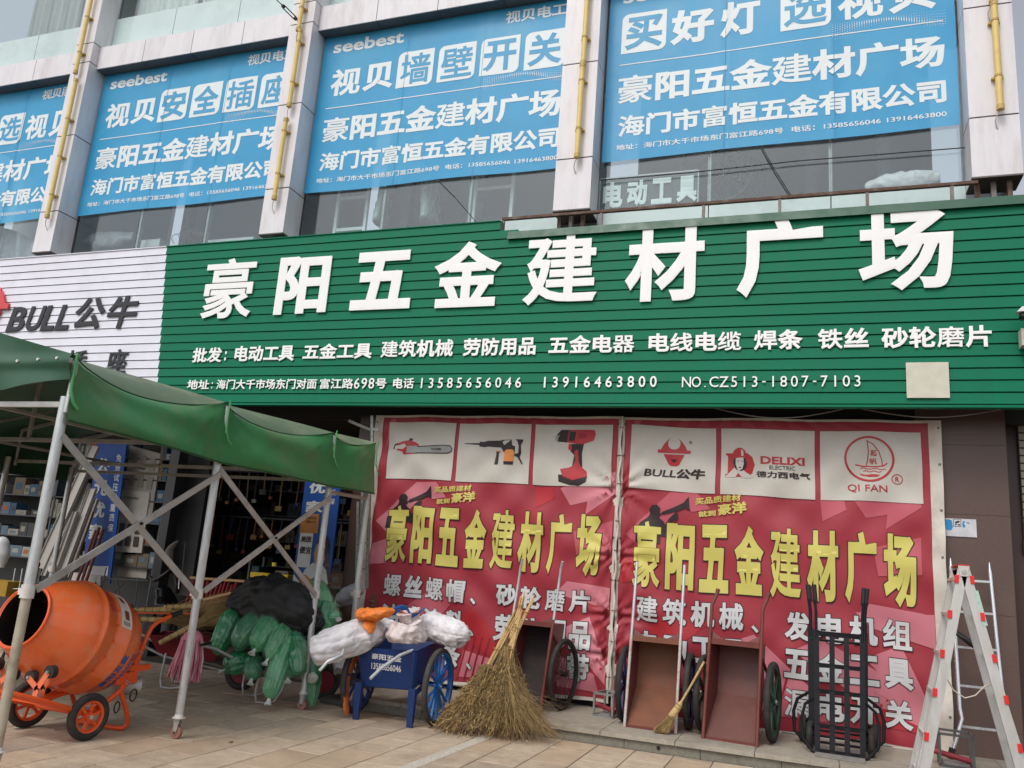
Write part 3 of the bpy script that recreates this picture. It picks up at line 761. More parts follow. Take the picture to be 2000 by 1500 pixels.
for q in (((-2.09, 2.706), (-1.057, 2.68), (-1.062, 3.454), (-2.083, 3.494)), ((-.995, 2.677), (.04, 2.66), (.046, 3.447), (-1.002, 3.455)), ((.098, 2.659), (1.149, 2.66), (1.147, 3.449), (.105, 3.444))):
    P2(list(q), M_bcream, 'white_field', .0078)
def trumpeter(P, ox):
    M_tr = M_bblk
    P([(ox + x, z) for x, z in ((-5.354, 2.06), (-5.35, 2.2), (-5.30, 2.30), (-5.22, 2.36), (-5.19, 2.40), (-5.20, 2.46), (-5.17, 2.51), (-5.11, 2.52), (-5.07, 2.48), (-5.075, 2.43), (-5.05, 2.405), (-5.09, 2.37), (-5.03, 2.33), (-4.98, 2.25), (-4.93, 2.31), (-4.90, 2.28), (-4.97, 2.14), (-5.06, 2.16), (-5.06, 2.06))], M_tr, 'figure_print', .0088)
    P([(ox + x, z) for x, z in ((-5.06, 2.415), (-5.03, 2.405), (-4.86, 2.46), (-4.78, 2.50), (-4.72, 2.475), (-4.735, 2.64), (-4.80, 2.56), (-4.90, 2.505), (-5.04, 2.44))], M_tr, 'trumpet_print', .0088)
    P([(ox + x, z) for x, z in ((-4.98, 2.34), (-4.93, 2.40), (-4.88, 2.45), (-4.86, 2.43), (-4.86, 2.36), (-4.90, 2.34), (-4.91, 2.36), (-4.88, 2.40), (-4.93, 2.33))], M_tr, 'trumpet_print', .0090)
trumpeter(P1, 0); trumpeter(P2, 3.37)
xs = [-5.33 + i * .374 for i in range(9)]
for t, wf, x0, x1, z0, z1 in ((B1, W1, -5.337, -2.345, 1.62, 2.365), (B2, W2, -2.015, 1.12, 1.545, 2.318)):
    n = 8; u = (x1 - x0) / n
    for i, ch in enumerate('豪阳五金建材广场'):
        LT(t, wf, ch, x0 + i * u + .01, x0 + (i + 1) * u - .055, z0, z1, M_byel, .045, out=.011)
for t, wf, o in ((B1, W1, 0), (B2, W2, 3.392)):
    LT(t, wf, '买品质建材', -4.68 + o, -4.155 + o, 2.545, 2.625, M_byel, .03, rise=.11)
    LT(t, wf, '就到', -4.64 + o, -4.44 + o, 2.40, 2.47, M_byel, .03, rise=.11)
    LT(t, wf, '豪洋', -4.415 + o, -4.09 + o, 2.425, 2.56, M_byel, .045, rise=.12)
def row(t, wf, s, x0, x1, z0, z1):
    u = (x1 - x0) / len(s)
    for i, ch in enumerate(s):
        if ch == '、':
            LT(t, wf, ch, x0 + i * u + .05, x0 + i * u + .13, z0 - .01, z0 + .07, M_bwht, .03, out=.008)
        elif ch != ' ':
            LT(t, wf, ch, x0 + i * u + .015, x0 + (i + 1) * u - .035, z0, z1, M_bwht, .04, out=.009)
row(B1, W1, '螺丝螺帽、', -5.30, -3.80, 1.185, 1.465); row(B1, W1, '砂轮磨片', -3.725, -2.46, 1.185, 1.45)
row(B1, W1, '油漆涂料、', -5.30, -3.80, .80, 1.085); row(B1, W1, '劳防用品', -3.725, -2.43, .765, 1.085)
row(B1, W1, '电焊条、', -4.98, -3.80, .40, .70); row(B1, W1, '水带', -3.10, -2.43, .40, .72)
row(B2, W2, '建筑机械、', -1.96, -.37, 1.15, 1.445); row(B2, W2, '发电机组', -.30, 1.03, 1.11, 1.415)
row(B2, W2, '电动工具', -1.955, -.66, .765, 1.05); row(B2, W2, '五金工具', -.30, 1.03, .71, 1.015)
row(B2, W2, '漏电开关', -.30, 1.02, .315, .60)
# left banner: chainsaw, breaker hammer, cordless drill
M_tred = mat('print_tool_red', (176, 36, 44), .5)
d1, d2, d3 = .0094, .0106, .0118
P1([(-5.20, 3.05), (-4.99, 3.06), (-4.99, 3.19), (-5.02, 3.21), (-5.12, 3.25), (-5.22, 3.23), (-5.32, 3.19), (-5.29, 3.17), (-5.20, 3.20), (-5.16, 3.16), (-5.22, 3.12), (-5.30, 3.13), (-5.31, 3.11), (-5.22, 3.09)], M_tred, 'chainsaw_print', d1)
P1([(-5.16, 3.07), (-4.99, 3.07), (-4.97, 3.13), (-5.02, 3.17), (-5.15, 3.165)], M_bgrey, 'chainsaw_print', d2)
P1([(-4.99, 3.08), (-4.55, 3.09), (-4.50, 3.11), (-4.485, 3.14), (-4.52, 3.175), (-4.60, 3.18), (-5.02, 3.15)], M_bgrey, 'chainsaw_print', d2)
P1([(-5.02, 3.064), (-4.55, 3.076), (-4.49, 3.098), (-4.47, 3.14), (-4.51, 3.187), (-4.60, 3.193), (-5.0, 3.166), (-5.0, 3.155), (-4.60, 3.185), (-4.52, 3.178), (-4.482, 3.14), (-4.50, 3.107), (-4.56, 3.086), (-5.02, 3.074)], M_bblk, 'chain_print', d3)
P1([(-5.36, 3.12), (-5.345, 3.12), (-5.335, 3.17), (-5.29, 3.19), (-5.29, 3.205), (-5.345, 3.19)], M_bblk, 'chainsaw_print', d2)
P1([(-5.14, 3.24), (-5.09, 3.24), (-5.08, 3.27), (-5.13, 3.27)], M_bblk, 'chainsaw_print', d2)
LT(B1, W1, 'VATER', -4.80, -4.64, 3.115, 3.145, M_bblk, .04, d=.013)
P1([(-4.31, 3.213), (-4.09, 3.20), (-4.09, 3.225), (-4.29, 3.222)], M_bblk, 'breaker_print', d1)
P1([(-4.09, 3.18), (-4.02, 3.17), (-3.98, 3.18), (-3.80, 3.17), (-3.74, 3.14), (-3.70, 3.15), (-3.66, 3.19), (-3.60, 3.19), (-3.60, 3.10), (-3.74, 3.09), (-3.74, 3.16), (-3.80, 3.27), (-3.66, 3.275), (-3.66, 3.27), (-3.98, 3.255), (-4.03, 3.24), (-4.09, 3.245)], M_bblk, 'breaker_print', d1)
P1([(-3.80, 3.17), (-3.66, 3.275), (-3.64, 3.2), (-3.61, 3.19), (-3.61, 3.09), (-3.74, 3.09)], M_bblk, 'breaker_print', d2)
P1([(-3.745, 2.99), (-3.61, 2.99), (-3.605, 3.12), (-3.63, 3.145), (-3.72, 3.145), (-3.745, 3.12)], M_borange, 'breaker_print', d3)
P1([(-3.74, 2.95), (-3.62, 2.95), (-3.61, 2.99), (-3.745, 2.99)], M_bblk, 'breaker_print', d3)
P1([(-3.60, 3.28), (-3.49, 3.28), (-3.495, 3.25), (-3.52, 3.21), (-3.51, 3.10), (-3.53, 3.05), (-3.48, 2.96), (-3.50, 2.96), (-3.56, 3.05), (-3.60, 3.06), (-3.60, 3.09), (-3.55, 3.10), (-3.55, 3.20), (-3.57, 3.25)], M_bblk, 'breaker_print', d2)
P1([(-3.865, 3.13), (-3.80, 3.13), (-3.805, 3.11), (-3.82, 3.10), (-3.815, 2.945), (-3.865, 2.945), (-3.855, 3.10), (-3.865, 3.11)], M_bblk, 'breaker_print', d2)
P1([(-3.87, 3.115), (-3.80, 3.115), (-3.80, 3.13), (-3.87, 3.13)], M_borange, 'breaker_print', d3)
P1([(-3.06, 3.28), (-3.03, 3.27), (-3.0, 3.36), (-3.03, 3.38), (-3.065, 3.33)], M_bgrey, 'drill_print', d1)
P1([(-3.03, 3.27), (-2.90, 3.26), (-2.88, 3.42), (-2.98, 3.42), (-3.03, 3.37)], M_bblk, 'drill_print', d1)
P1([(-2.90, 3.26), (-2.70, 3.23), (-2.62, 3.26), (-2.56, 3.28), (-2.54, 3.36), (-2.56, 3.42), (-2.64, 3.425), (-2.90, 3.42)], M_tred, 'drill_print', d1)
P1([(-2.88, 3.28), (-2.80, 3.28), (-2.79, 3.40), (-2.87, 3.40)], M_bblk, 'drill_print', d2)
P1([(-2.76, 3.31), (-2.66, 3.31), (-2.66, 3.38), (-2.76, 3.38)], M_bedge, 'drill_print', d2)
P1([(-2.88, 3.24), (-2.68, 3.24), (-2.70, 3.12), (-2.69, 2.95), (-2.82, 2.95), (-2.80, 3.10), (-2.85, 3.15)], M_bblk, 'drill_print', d1)
P1([(-2.80, 3.15), (-2.75, 3.17), (-2.74, 3.02), (-2.71, 2.95), (-2.82, 2.94), (-2.78, 3.03)], M_tred, 'drill_print', d2)
P1([(-2.88, 3.24), (-2.84, 3.24), (-2.83, 3.16), (-2.88, 3.17)], M_tred, 'drill_print', d2)
P1([(-2.98, 2.76), (-2.83, 2.72), (-2.72, 2.71), (-2.63, 2.76), (-2.62, 2.84), (-2.99, 2.85)], M_bblk, 'drill_print', d1)
P1([(-2.97, 2.92), (-2.86, 2.94), (-2.82, 2.96), (-2.70, 2.95), (-2.63, 2.89), (-2.625, 2.83), (-2.80, 2.78), (-2.93, 2.83)], M_tred, 'drill_print', d2)
# right banner: logos
bull(B2, -1.553, 3.185, .25, BY - .019, M_tred, name='logo_print', wf=W2, dark=M_bblk)
LT(B2, W2, 'BULL公牛', -1.914, -1.19, 2.845, 2.965, M_bblk, .045, sh=.2, d=.0106)
v, f = ring(-1.36, 3.29, .013, .017, BY - .019); flat(B2, v, f, M_bblk, 'registered_mark', W2); LT(B2, W2, 'R', -1.366, -1.354, 3.282, 3.298, M_bblk, .02, d=.0106)
P2([(-.945, 3.16), (-.70, 3.165), (-.64, 3.12), (-.612, 3.03), (-.64, 2.93), (-.69, 2.885), (-.945, 2.88), (-.945, 2.91), (-.92, 2.92), (-.92, 3.13), (-.945, 3.14)], M_tred, 'logo_print', d1)
P2([(-.95, 2.875), (-.88, 2.95), (-.845, 2.99), (-.845, 3.10), (-.72, 3.12), (-.71, 3.0), (-.74, 2.965), (-.70, 2.93), (-.62, 2.89), (-.65, 2.875), (-.75, 2.875), (-.80, 2.93), (-.83, 2.875)], M_bcream, 'logo_print', d2)
P2([(-.845, 3.10), (-.86, 3.06), (-.84, 2.99), (-.80, 2.95), (-.83, 3.03), (-.83, 3.10)], M_bblk, 'logo_print', d3)
P2([(-.72, 3.11), (-.70, 3.04), (-.71, 2.99), (-.75, 2.955), (-.79, 2.95), (-.75, 2.98), (-.735, 3.04), (-.74, 3.11)], M_bblk, 'logo_print', d3)
P2([(-.82, 3.065), (-.79, 3.075), (-.79, 3.065)], M_bblk, 'logo_print', d3); P2([(-.76, 3.075), (-.735, 3.065), (-.76, 3.063)], M_bblk, 'logo_print', d3)
P2([(-.80, 3.0), (-.76, 3.0), (-.78, 2.985)], M_bblk, 'logo_print', d3)
P2([(-.885, 3.105), (-.69, 3.115), (-.69, 3.13), (-.71, 3.14), (-.72, 3.19), (-.76, 3.225), (-.81, 3.225), (-.855, 3.19), (-.87, 3.135)], M_tred, 'logo_print', d3)
P2([(-.765, 3.13), (-.74, 3.13), (-.745, 3.19), (-.77, 3.21)], M_bcream, 'logo_print', .0130)
LT(B2, W2, 'DELIXI', -.548, -.065, 3.045, 3.135, M_tred, .06, d=.0106)
LT(B2, W2, 'ELECTRIC', -.449, -.169, 2.984, 3.03, M_bblk, .01, d=.0106)
LT(B2, W2, '德力西电气', -.597, -.009, 2.884, 2.962, M_bblk, .03, d=.0106)
v, f = ring(.618, 3.131, .235, .258, BY - .019, 60); flat(B2, v, f, M_tred, 'logo_print', W2)
sail = [(.60, 3.335), (.66, 3.30), (.72, 3.22), (.75, 3.12), (.755, 3.05)]
def stroke(P, pts, w_, mt, d):
    for a, b in zip(pts[:-1], pts[1:]):
        dx, dz = b[0] - a[0], b[1] - a[1]; l_ = math.hypot(dx, dz); nx, nz_ = -dz / l_ * w_ / 2, dx / l_ * w_ / 2
        ex, ez = dx / l_ * w_ * .4, dz / l_ * w_ * .4
        P([(a[0] - nx - ex, a[1] - nz_ - ez), (b[0] - nx + ex, b[1] - nz_ + ez), (b[0] + nx + ex, b[1] + nz_ + ez), (a[0] + nx - ex, a[1] + nz_ - ez)], mt, 'logo_print', d)
stroke(P2, sail, .010, M_tred, d1); stroke(P2, [(.60, 3.335), (.615, 3.22), (.605, 3.12), (.59, 3.055)], .010, M_tred, d2)
stroke(P2, [(.48, 3.06), (.55, 3.045), (.70, 3.045), (.77, 3.06), (.80, 3.085)], .014, M_tred, d1)
for zz, a_, b_ in ((3.02, .53, .78), (2.99, .56, .74)):
    stroke(P2, [(a_ + (b_ - a_) * k / 8, zz + .008 * math.sin(k * 1.6)) for k in range(9)], .010, M_tred, d1)
P2([(.51, 2.965), (.58, 2.95), (.66, 2.96), (.73, 2.955), (.70, 2.93), (.62, 2.925), (.54, 2.94)], M_tred, 'logo_print', d1)
LT(B2, W2, '起', .635, .70, 3.165, 3.235, M_tred, .02); LT(B2, W2, '帆', .625, .70, 3.07, 3.14, M_tred, .02)
LT(B2, W2, 'QI FAN', .387, .797, 2.75, 2.84, M_tred, .01)
v, f = ring(.899, 2.915, .048, .056, BY - .019); flat(B2, v, f, M_tred, 'registered_mark', W2); LT(B2, W2, 'R', .88, .92, 2.888, 2.942, M_tred, .02)
# seam rope between the banners and the steel tube behind
M_tube = mat('grey_tube', (150, 148, 144), .5, metal=.3, var=.2)
sp = MB().tube([(-2.205 + .012 * math.sin(k * 1.3), 9.975 + .01 * math.cos(k * 2.1), .35 + k * .09) for k in range(37)], .016, 8).build('seam_strip', M_bhem, B2)
lash = MB()
for zz in (.5, .9, 1.25, 1.6, 1.95, 2.3, 2.75, 3.1, 3.45): lash.torus((-2.205, 9.975, zz), (0.1, .1, 1), .022, .004, 14, 6)
lash.build('lashing', M_bblk, B2)
rodl = MB().cyl((-4.4, 10.04, .20), (-3.2, 10.04, .17), .015, n=8).cyl((-2.15, 10.04, .14), (1.0, 10.04, .14), .012, n=8)
rodl.build('bottom_rod', M_tube, B1)
# sagging wires under the sign
M_wire = mat('grey_wire', (140, 138, 130), .6)
for x0, x1, sag, zz, lab in ((-1.05, .35, .11, 3.70, 'thin grey wire sagging below the green sign, above the logo banner'), (.55, 1.9, .09, 3.70, 'thin grey wire sagging below the green sign beside the brown pier')):
    o = MB().tube([(x0 + (x1 - x0) * k / 16, 9.8, zz - sag * math.sin(math.pi * k / 16) - .04) for k in range(17)], .006, 6).build('wire', M_wire)
    tagit(o, lab, 'wire', 'wires under the sign')
# notice plate on the pier
nb_ = thing('notice_plate', 'small white plate with a camera pictogram on the brown granite pier', 'sign', (1.5, 10.1, 2.33))
MB().box(1.37, 10.104, 2.33, 1.665, 10.112, 2.52).build('plate', mat('plate_white', (206, 206, 212), .5, dirt=(160, 160, 165), dscale=8), nb_)
M_pb = mat('plate_blue', (40, 140, 196), .5)
poly(nb_, [(1.372, 2.40), (1.42, 2.39), (1.44, 2.43), (1.43, 2.50), (1.40, 2.51), (1.372, 2.505)], 10.102, M_pb, 'blue_patch')
for q in ([(1.535, 2.43), (1.555, 2.43), (1.56, 2.45), (1.545, 2.47), (1.56, 2.49), (1.54, 2.50), (1.53, 2.47)], [(1.565, 2.48), (1.60, 2.47), (1.59, 2.49)]): poly(nb_, q, 10.102, M_pb, 'blue_patch')
poly(nb_, [(1.445, 2.435), (1.52, 2.435), (1.52, 2.515), (1.445, 2.515)], 10.1025, M_bblk, 'pictogram')
poly(nb_, [(1.450, 2.440), (1.515, 2.440), (1.515, 2.510), (1.450, 2.510)], 10.1015, MATS['plate_white'], 'pictogram')
poly(nb_, [(1.458, 2.485), (1.50, 2.50), (1.51, 2.485), (1.47, 2.465)], 10.1005, M_bblk, 'pictogram'); poly(nb_, [(1.46, 2.45), (1.475, 2.45), (1.475, 2.465), (1.46, 2.465)], 10.1005, M_bblk, 'pictogram')
poly(nb_, [(1.485, 2.448), (1.508, 2.448), (1.508, 2.462), (1.485, 2.462)], 10.1005, M_bblk, 'pictogram')
# ------------------------------------------------------------------ fittings on the facade
M_ylw = mat('yellow_tube', (228, 200, 120), .4, var=.06, scale=5, dirt=(180, 150, 90), dscale=6, damt=.4)
M_ylw2 = mat('yellow_tube_cap', (196, 166, 96), .5)
M_wirew = mat('pale_wire', (190, 186, 178), .5)
def light_tube(label, x, z0, z1, dx=0):
    t = thing('light_tube', label, 'light tube', (x, 9.6, z0), 0, 'yellow light tubes on the clad columns')
    a = Vector((x, 9.615, z0)); b = Vector((x + dx, 9.615, z1))
    MB().cyl(a, b, .036, n=18).build('tube', M_ylw, t)
    for p, q in ((a, -1), (b, 1)): MB().cyl(p - Vector((0, 0, .01)), p + Vector((0, 0, .05 * 1)), .041, n=18).build('end_cap', M_ylw2, t)
    k = z0 + .42
    while k < z1 - .15:
        u = (k - z0) / (z1 - z0)
        MB().cyl((x + dx * u, 9.615, k - .014), (x + dx * u, 9.615, k + .014), .042, n=18).box(x + dx * u - .062, 9.655, k - .012, x + dx * u + .062, 9.699, k + .012).build('clamp', M_ylw2, t)
        k += .72
    MB().tube([(x, 9.62, z0 - .01), (x - .03, 9.63, z0 - .06), (x - .05, 9.66, z0 - .12), (x - .03, 9.69, z0 - .19), (x - .02, 9.698, z0 - .2)], .006, 6).build('lead_wire', M_wirew, t)
light_tube('lower yellow light tube on the leftmost clad column', -12.195, 6.888, 9.478)
light_tube('upper yellow light tube on the leftmost clad column, running out of the top', -12.251, 9.653, 11.9)
light_tube('lower yellow light tube on the second clad column from the left', -7.604, 6.824, 8.126)
light_tube('middle yellow light tube on the second clad column, ending at the wire gap', -7.584, 8.380, 9.688)
light_tube('top yellow light tube on the second clad column, beside the turnbuckle', -7.622, 9.726, 11.4)
light_tube('lower yellow light tube on the third clad column, between the posters 开关 and 买好灯', -2.887, 7.011, 8.362)
light_tube('upper yellow light tube on the third clad column', -2.881, 8.393, 11)
light_tube('long yellow light tube on the far right clad column', 2.031, 7.075, 8.418)
light_tube('short end of the upper yellow light tube at the top of the far right column', 2.022, 8.459, 10.5)
# turnbuckle and cable
M_tb = mat('turnbuckle_black', (40, 40, 42), .5, metal=.5)
a = Vector((-7.673, 9.680, 9.927)); b = Vector((-7.733, 9.200, 9.955)); c = Vector((-7.783, 9.000, 9.976))
t = thing('turnbuckle', 'black turnbuckle and cable fixed to the second clad column at the top', 'turnbuckle', tuple(a))
MB().tube([a, a.lerp(b, .2)], .010, 6).build('hook', M_tb, t)
d = (b - a).normalized(); s_ = d.cross(Vector((0, 1, 0))).normalized() * .025
MB().tube([a.lerp(b, .2) + s_, a.lerp(b, .8) + s_], .009, 6).tube([a.lerp(b, .2) - s_, a.lerp(b, .8) - s_], .009, 6).cyl(a.lerp(b, .17), a.lerp(b, .24), .03, n=10).cyl(a.lerp(b, .76), a.lerp(b, .83), .03, n=10).build('body', M_tb, t)
MB().tube([a.lerp(b, .8), b, c, c + (c - b) * 8], .008, 6).build('cable', M_tb, t)
# cctv camera at the right edge
t = thing('security_camera', 'white security camera on a wall box at the right edge of the green sign', 'security camera', (2.15, 9.4, 4.6))
a = Vector((2.024, 9.350, 4.577)); b = Vector((2.255, 9.350, 4.635))
MB().hexa([a + Vector(p) for p in ((-.03, -.06, 0), (.4, -.08, .02), (.4, .08, .02), (-.03, .06, 0))], [a + Vector(p) for p in ((.02, -.06, .055), (.4, -.07, .11), (.4, .07, .11), (.02, .06, .055))]).build('sun_shield', mat('camera_white', (225, 225, 226), .4), t, bevel=.006)
MB().cyl(a + Vector((.01, 0, -.035)), a + Vector((.36, 0, -.01)), .045, n=18).build('housing', mat('camera_dark', (30, 30, 34), .3), t)
MB().cyl(a + Vector((.003, 0, -.036)), a + Vector((.011, 0, -.035)), .03, n=18).build('lens', mat('camera_lens', (8, 8, 12), .1), t)
c = Vector((2.091, 9.450, 4.342))
MB().box(c.x - .045, 9.4, c.z - .09, c.x + .2, 9.54, c.z + .09).build('wall_box', mat('camera_box', (196, 192, 184), .6, dirt=(150, 110, 80), dscale=9), t)
MB().tube([a + Vector((.15, .0, -.05)), a + Vector((.15, .05, -.13)), (c.x + .08, 9.45, c.z + .08)], .018, 8).build('bracket', mat('camera_white', (225, 225, 226), .4), t)

# ------------------------------------------------------------------ push-pull market tent
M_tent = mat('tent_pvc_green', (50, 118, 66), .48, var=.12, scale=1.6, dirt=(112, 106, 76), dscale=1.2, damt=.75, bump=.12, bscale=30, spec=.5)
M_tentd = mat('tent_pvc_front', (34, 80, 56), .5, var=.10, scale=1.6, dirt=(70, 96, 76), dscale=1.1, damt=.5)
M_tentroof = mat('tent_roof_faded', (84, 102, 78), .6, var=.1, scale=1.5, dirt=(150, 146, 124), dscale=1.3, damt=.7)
M_steel = mat('galvanised_tube', (200, 204, 206), .32, metal=.45, var=.15, scale=5, dirt=(120, 118, 112), dscale=3, damt=.35, stretch=(6, 6, 1.2))
M_steelf = mat('galvanised_flat', (172, 172, 170), .45, metal=.25, var=.15, scale=6, dirt=(96, 92, 88), dscale=4, damt=.4)
M_rustp = mat('rusty_tube', (176, 168, 150), .5, metal=.3, var=.2, scale=6, dirt=(120, 78, 44), dscale=5, damt=.6)
M_collar = mat('white_collar', (215, 212, 208), .5, dirt=(150, 90, 60), dscale=12, damt=.4)
M_cord = mat('green_cord', (84, 158, 96), .6)
TX = -5.12
tent = thing('market_tent', 'green sliding market tent on steel tube legs with castors, at the left', 'tent', (TX, 6.2, 0))
hoops = [4.50, 6.24, 8.12, 9.10]
ztop = [2.93, 2.96, 3.02, 3.06]; zbot = [2.43, 2.375, 2.385, 2.41]
def hoop_t(y):
    for i in range(3):
        if y <= hoops[i + 1] or i == 2:
            u = (y - hoops[i]) / (hoops[i + 1] - hoops[i]); return i, min(max(u, 0), 1)
XR = -7.55; ZR = 3.50      # ridge of the tent
def side(u, v):
    # u along the tent, v from the hem (0) over the eave (.5) to the roof ridge (1)
    y = hoops[0] + (hoops[-1] - hoops[0]) * u; i, q = hoop_t(y)
    zt = ztop[i] * (1 - q) + ztop[i + 1] * q; zb = zbot[i] * (1 - q) + zbot[i + 1] * q
    span = hoops[i + 1] - hoops[i]; s = math.sin(math.pi * q) ** .7 * min(1, span / 1.7)
    if v < .45:
        w_ = v / .45; z = zb + (zt - zb) * w_
        # hem swings out, belly is drawn inward under the eave between the hoops
        x = TX + .05 * (1 - w_) - s * (.17 * w_ ** 1.6) + s * .05 * math.sin(w_ * 3.1) + .025 * nz(TX, y, z, 1.6, 2)
        z -= s * .14 * w_ ** 2
        x += .035 * s * math.sin(w_ * 7 + 3 * q)
        for hh in hoops:      # creases running out from the hoops
            dy = y - hh; dz = z - (zt - .02); d_ = math.hypot(dy, dz); a_ = math.atan2(dz, abs(dy) + .02)
            x -= .016 * math.exp(-d_ * 2.4) * abs(math.sin(a_ * 9 + hh)) * min(1, d_ * 8)
        x += .006 * ridged(x, y * .7, z, 5, 3)
    else:
        w_ = (v - .45) / .55
        x = TX + (XR - TX) * w_; z = zt + (ZR - zt) * w_
        e = math.exp(-w_ * 7)
        x -= s * .17 * e; z -= s * .14 * e * 1.0 + s * .02
    return Vector((x, y, z))
hem = MB().grid(lambda u, v: side(u, v * .45), 120, 18).build('side_valance', M_tent, tent)
eave = MB().tube([side(k / 90, .445) + Vector((.004, 0, 0)) for k in range(91)], .006, 6).build('eave_seam', mat('tent_seam', (24, 70, 40), .6), tent)
hemline = MB().tube([side(k / 90, .01) + Vector((.002, 0, .0)) for k in range(91)], .007, 6).build('hem_rope', MATS['tent_seam'], tent)
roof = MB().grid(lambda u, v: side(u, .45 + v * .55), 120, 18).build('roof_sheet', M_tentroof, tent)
def other(u, v):
    p = side(u, v); return Vector((2 * XR - p.x, p.y, p.z))
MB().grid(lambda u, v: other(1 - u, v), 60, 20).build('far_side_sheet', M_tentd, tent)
FY = hoops[0] - .02
zsl = (ZR - ztop[0]) / (TX - XR)
def front(u, v):
    x = TX + .03 + (XR - TX) * u; zt = ztop[0] + (TX - x) * zsl; zb = 2.735 - .12 * (TX - x) + .006 * math.sin(u * 18)
    z = zb + (zt - zb) * v; seam = 2.87 + .5 * 0
    y = FY - .02 - .02 * math.sin(u * 14 + v * 2) * (1 - v) - .018 * nz(x, 0, z, 2.2, 4)
    y -= .03 * math.exp(-((z - seam) / .05) ** 2) + .02 * math.sin(x * 5 + z * 9) * math.exp(-((z - seam) / .25) ** 2)
    return Vector((x, y, z))
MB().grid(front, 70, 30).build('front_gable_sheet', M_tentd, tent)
def front2(u, v):
    p = front(u, v); return Vector((2 * XR - p.x, p.y, p.z))
MB().grid(lambda u, v: front2(1 - u, v), 30, 16).build('front_gable_sheet', M_tentd, tent)
for px in (-5.22, -5.42, -5.62, -5.82):
    u = (px - TX - .03) / (XR - TX); zt = ztop[0] + (TX - px) * zsl; v = (2.875 - 2.67) / (zt - 2.67)
    p = front(u, v); MB().cyl(p + Vector((0, -.012, 0)), p, .011, n=10).build('press_stud', mat('stud_pale', (210, 214, 206), .4), tent)
# cords at the hoops
for i, y in enumerate(hoops):
    zt = ztop[i]
    yy = y if i else y - .015
    MB().tube([(TX + .035, yy, zt + .01), (TX + .03, yy, zt - .12), (TX + .035, yy, zt - .27), (TX + .05, yy + .03, zt - .36), (TX + .06, yy + .07, zt - .40)], .007 if i else .012, 6).build('tie_cord', M_cord, tent)
    MB().tube([(TX + .03, yy, zt - .03), (TX + .03, yy, zt - .3)], .006, 6).build('cord_sleeve', M_cord, tent)
def pole(x, y, ztop_, castor=True, zc=1.17, rl=.034, ru=.036, lean=0, cast_mat=None):
    P_ = lambda z: (x + lean * (z - 1), y, z)
    low = M_rustp if y < 5 else M_steel
    p = MB().cyl(P_(.17), P_(zc), rl, n=20).build('pole', low, tent)
    MB().cyl(P_(zc), P_(ztop_), ru, n=20).build('pole', M_steel, tent)
    MB().cyl(P_(zc - .035), P_(zc + .055), rl + .012, n=20).box(x - rl - .035, y - .02, zc - .015, x - rl + .0, y + .02, zc + .03).build('collar', M_collar, tent)
    if castor:
        c = MB().cyl(P_(.165), P_(.173), .055, n=16).build('castor_plate', M_collar, tent)
        MB().cyl(P_(.173), P_(.20), .04, .034, n=16).build('socket', M_collar, c)
        MB().prism([(x - .028, .165), (x + .035, .165), (x + .012, .045), (x - .012, .045)], y - .028, y - .022).prism([(x - .028, .165), (x + .035, .165), (x + .012, .045), (x - .012, .045)], y + .022, y + .028).build('fork', M_steelf, c)
        MB().cyl((x, y - .018, .052), (x, y + .018, .052), .052, n=24).build('wheel', mat('castor_rubber', (150, 104, 92), .6, var=.12), c, bevel=.006)
        MB().cyl((x, y - .032, .052), (x, y + .032, .052), .010, n=8).build('axle', M_tb, c)
PO = [(-5.18, 4.54), (-5.15, 6.27), (-5.16, 8.21), (-5.20, 9.18)]
for i, (x, y) in enumerate(PO): pole(x, y, 2.62, zc=1.20 if i else 1.21, castor=True)
def flatbar(a, b, w_=.034, t_=.012): return MB().bar(a, b, t_, w_, up=(0, 0, 1))
bz = [(PO[0], PO[1]), (PO[1], PO[2])]
for (a, b) in bz:
    o = .045
    flatbar((a[0] + .03, a[1], 2.33), (b[0] + .03, b[1] - .03, 1.19), .055).build('brace', M_steelf, tent)
    flatbar((a[0] + .045, a[1] + .03, 1.24), (b[0] + .045, b[1], 2.28), .055).build('brace', M_steelf, tent)
    q = (a[1] + b[1]) / 2
    MB().cyl(((a[0] + b[0]) / 2 + .03, q + .01, 1.765), ((a[0] + b[0]) / 2 + .07, q + .01, 1.765), .012, n=8).build('pivot_bolt', M_tb, tent)
MB().bar((PO[2][0], PO[2][1], 2.34), (PO[3][0], PO[3][1], 2.36), .03, .04).build('top_rail', M_steelf, tent)
# hoops, ridge and far-side frame under the roof
for i, y in enumerate(hoops):
    z = ztop[i] - .04
    for sx in (1, -1):
        ex = XR + sx * (TX - XR)
        MB().bar((ex - sx * .04, y + .03, z), (XR, y + .03, ZR - .06), .03, .04).build('rafter', M_steelf, tent)
        MB().cyl((ex - sx * .02, y + .03, 2.5), (ex - sx * .02, y + .03, z), .02, n=10).build('stub_post', M_steel, tent)
    MB().bar((TX, y + .03, 2.56), (2 * XR - TX, y + .03, 2.56), .03, .04).build('tie_beam', M_steelf, tent)
    MB().bar((XR, y + .03, 2.56), (XR, y + .03, ZR - .06), .03, .03).build('king_post', M_steelf, tent)
for x in (-6.3, -8.7): 
    MB().bar((x, hoops[0], 2.62), (x, hoops[-1], 2.62), .03, .03).build('purlin', M_steelf, tent)
    MB().bar((x, hoops[0], 2.62), (x - .3, hoops[1], 3.3), .02, .03).bar((x, hoops[1], 2.62), (x - .3, hoops[2], 3.3), .02, .03).build('strut', M_steelf, tent)
for y in (4.46, 6.15, 8.05, 9.08): pole(2 * XR - TX, y, 2.6)
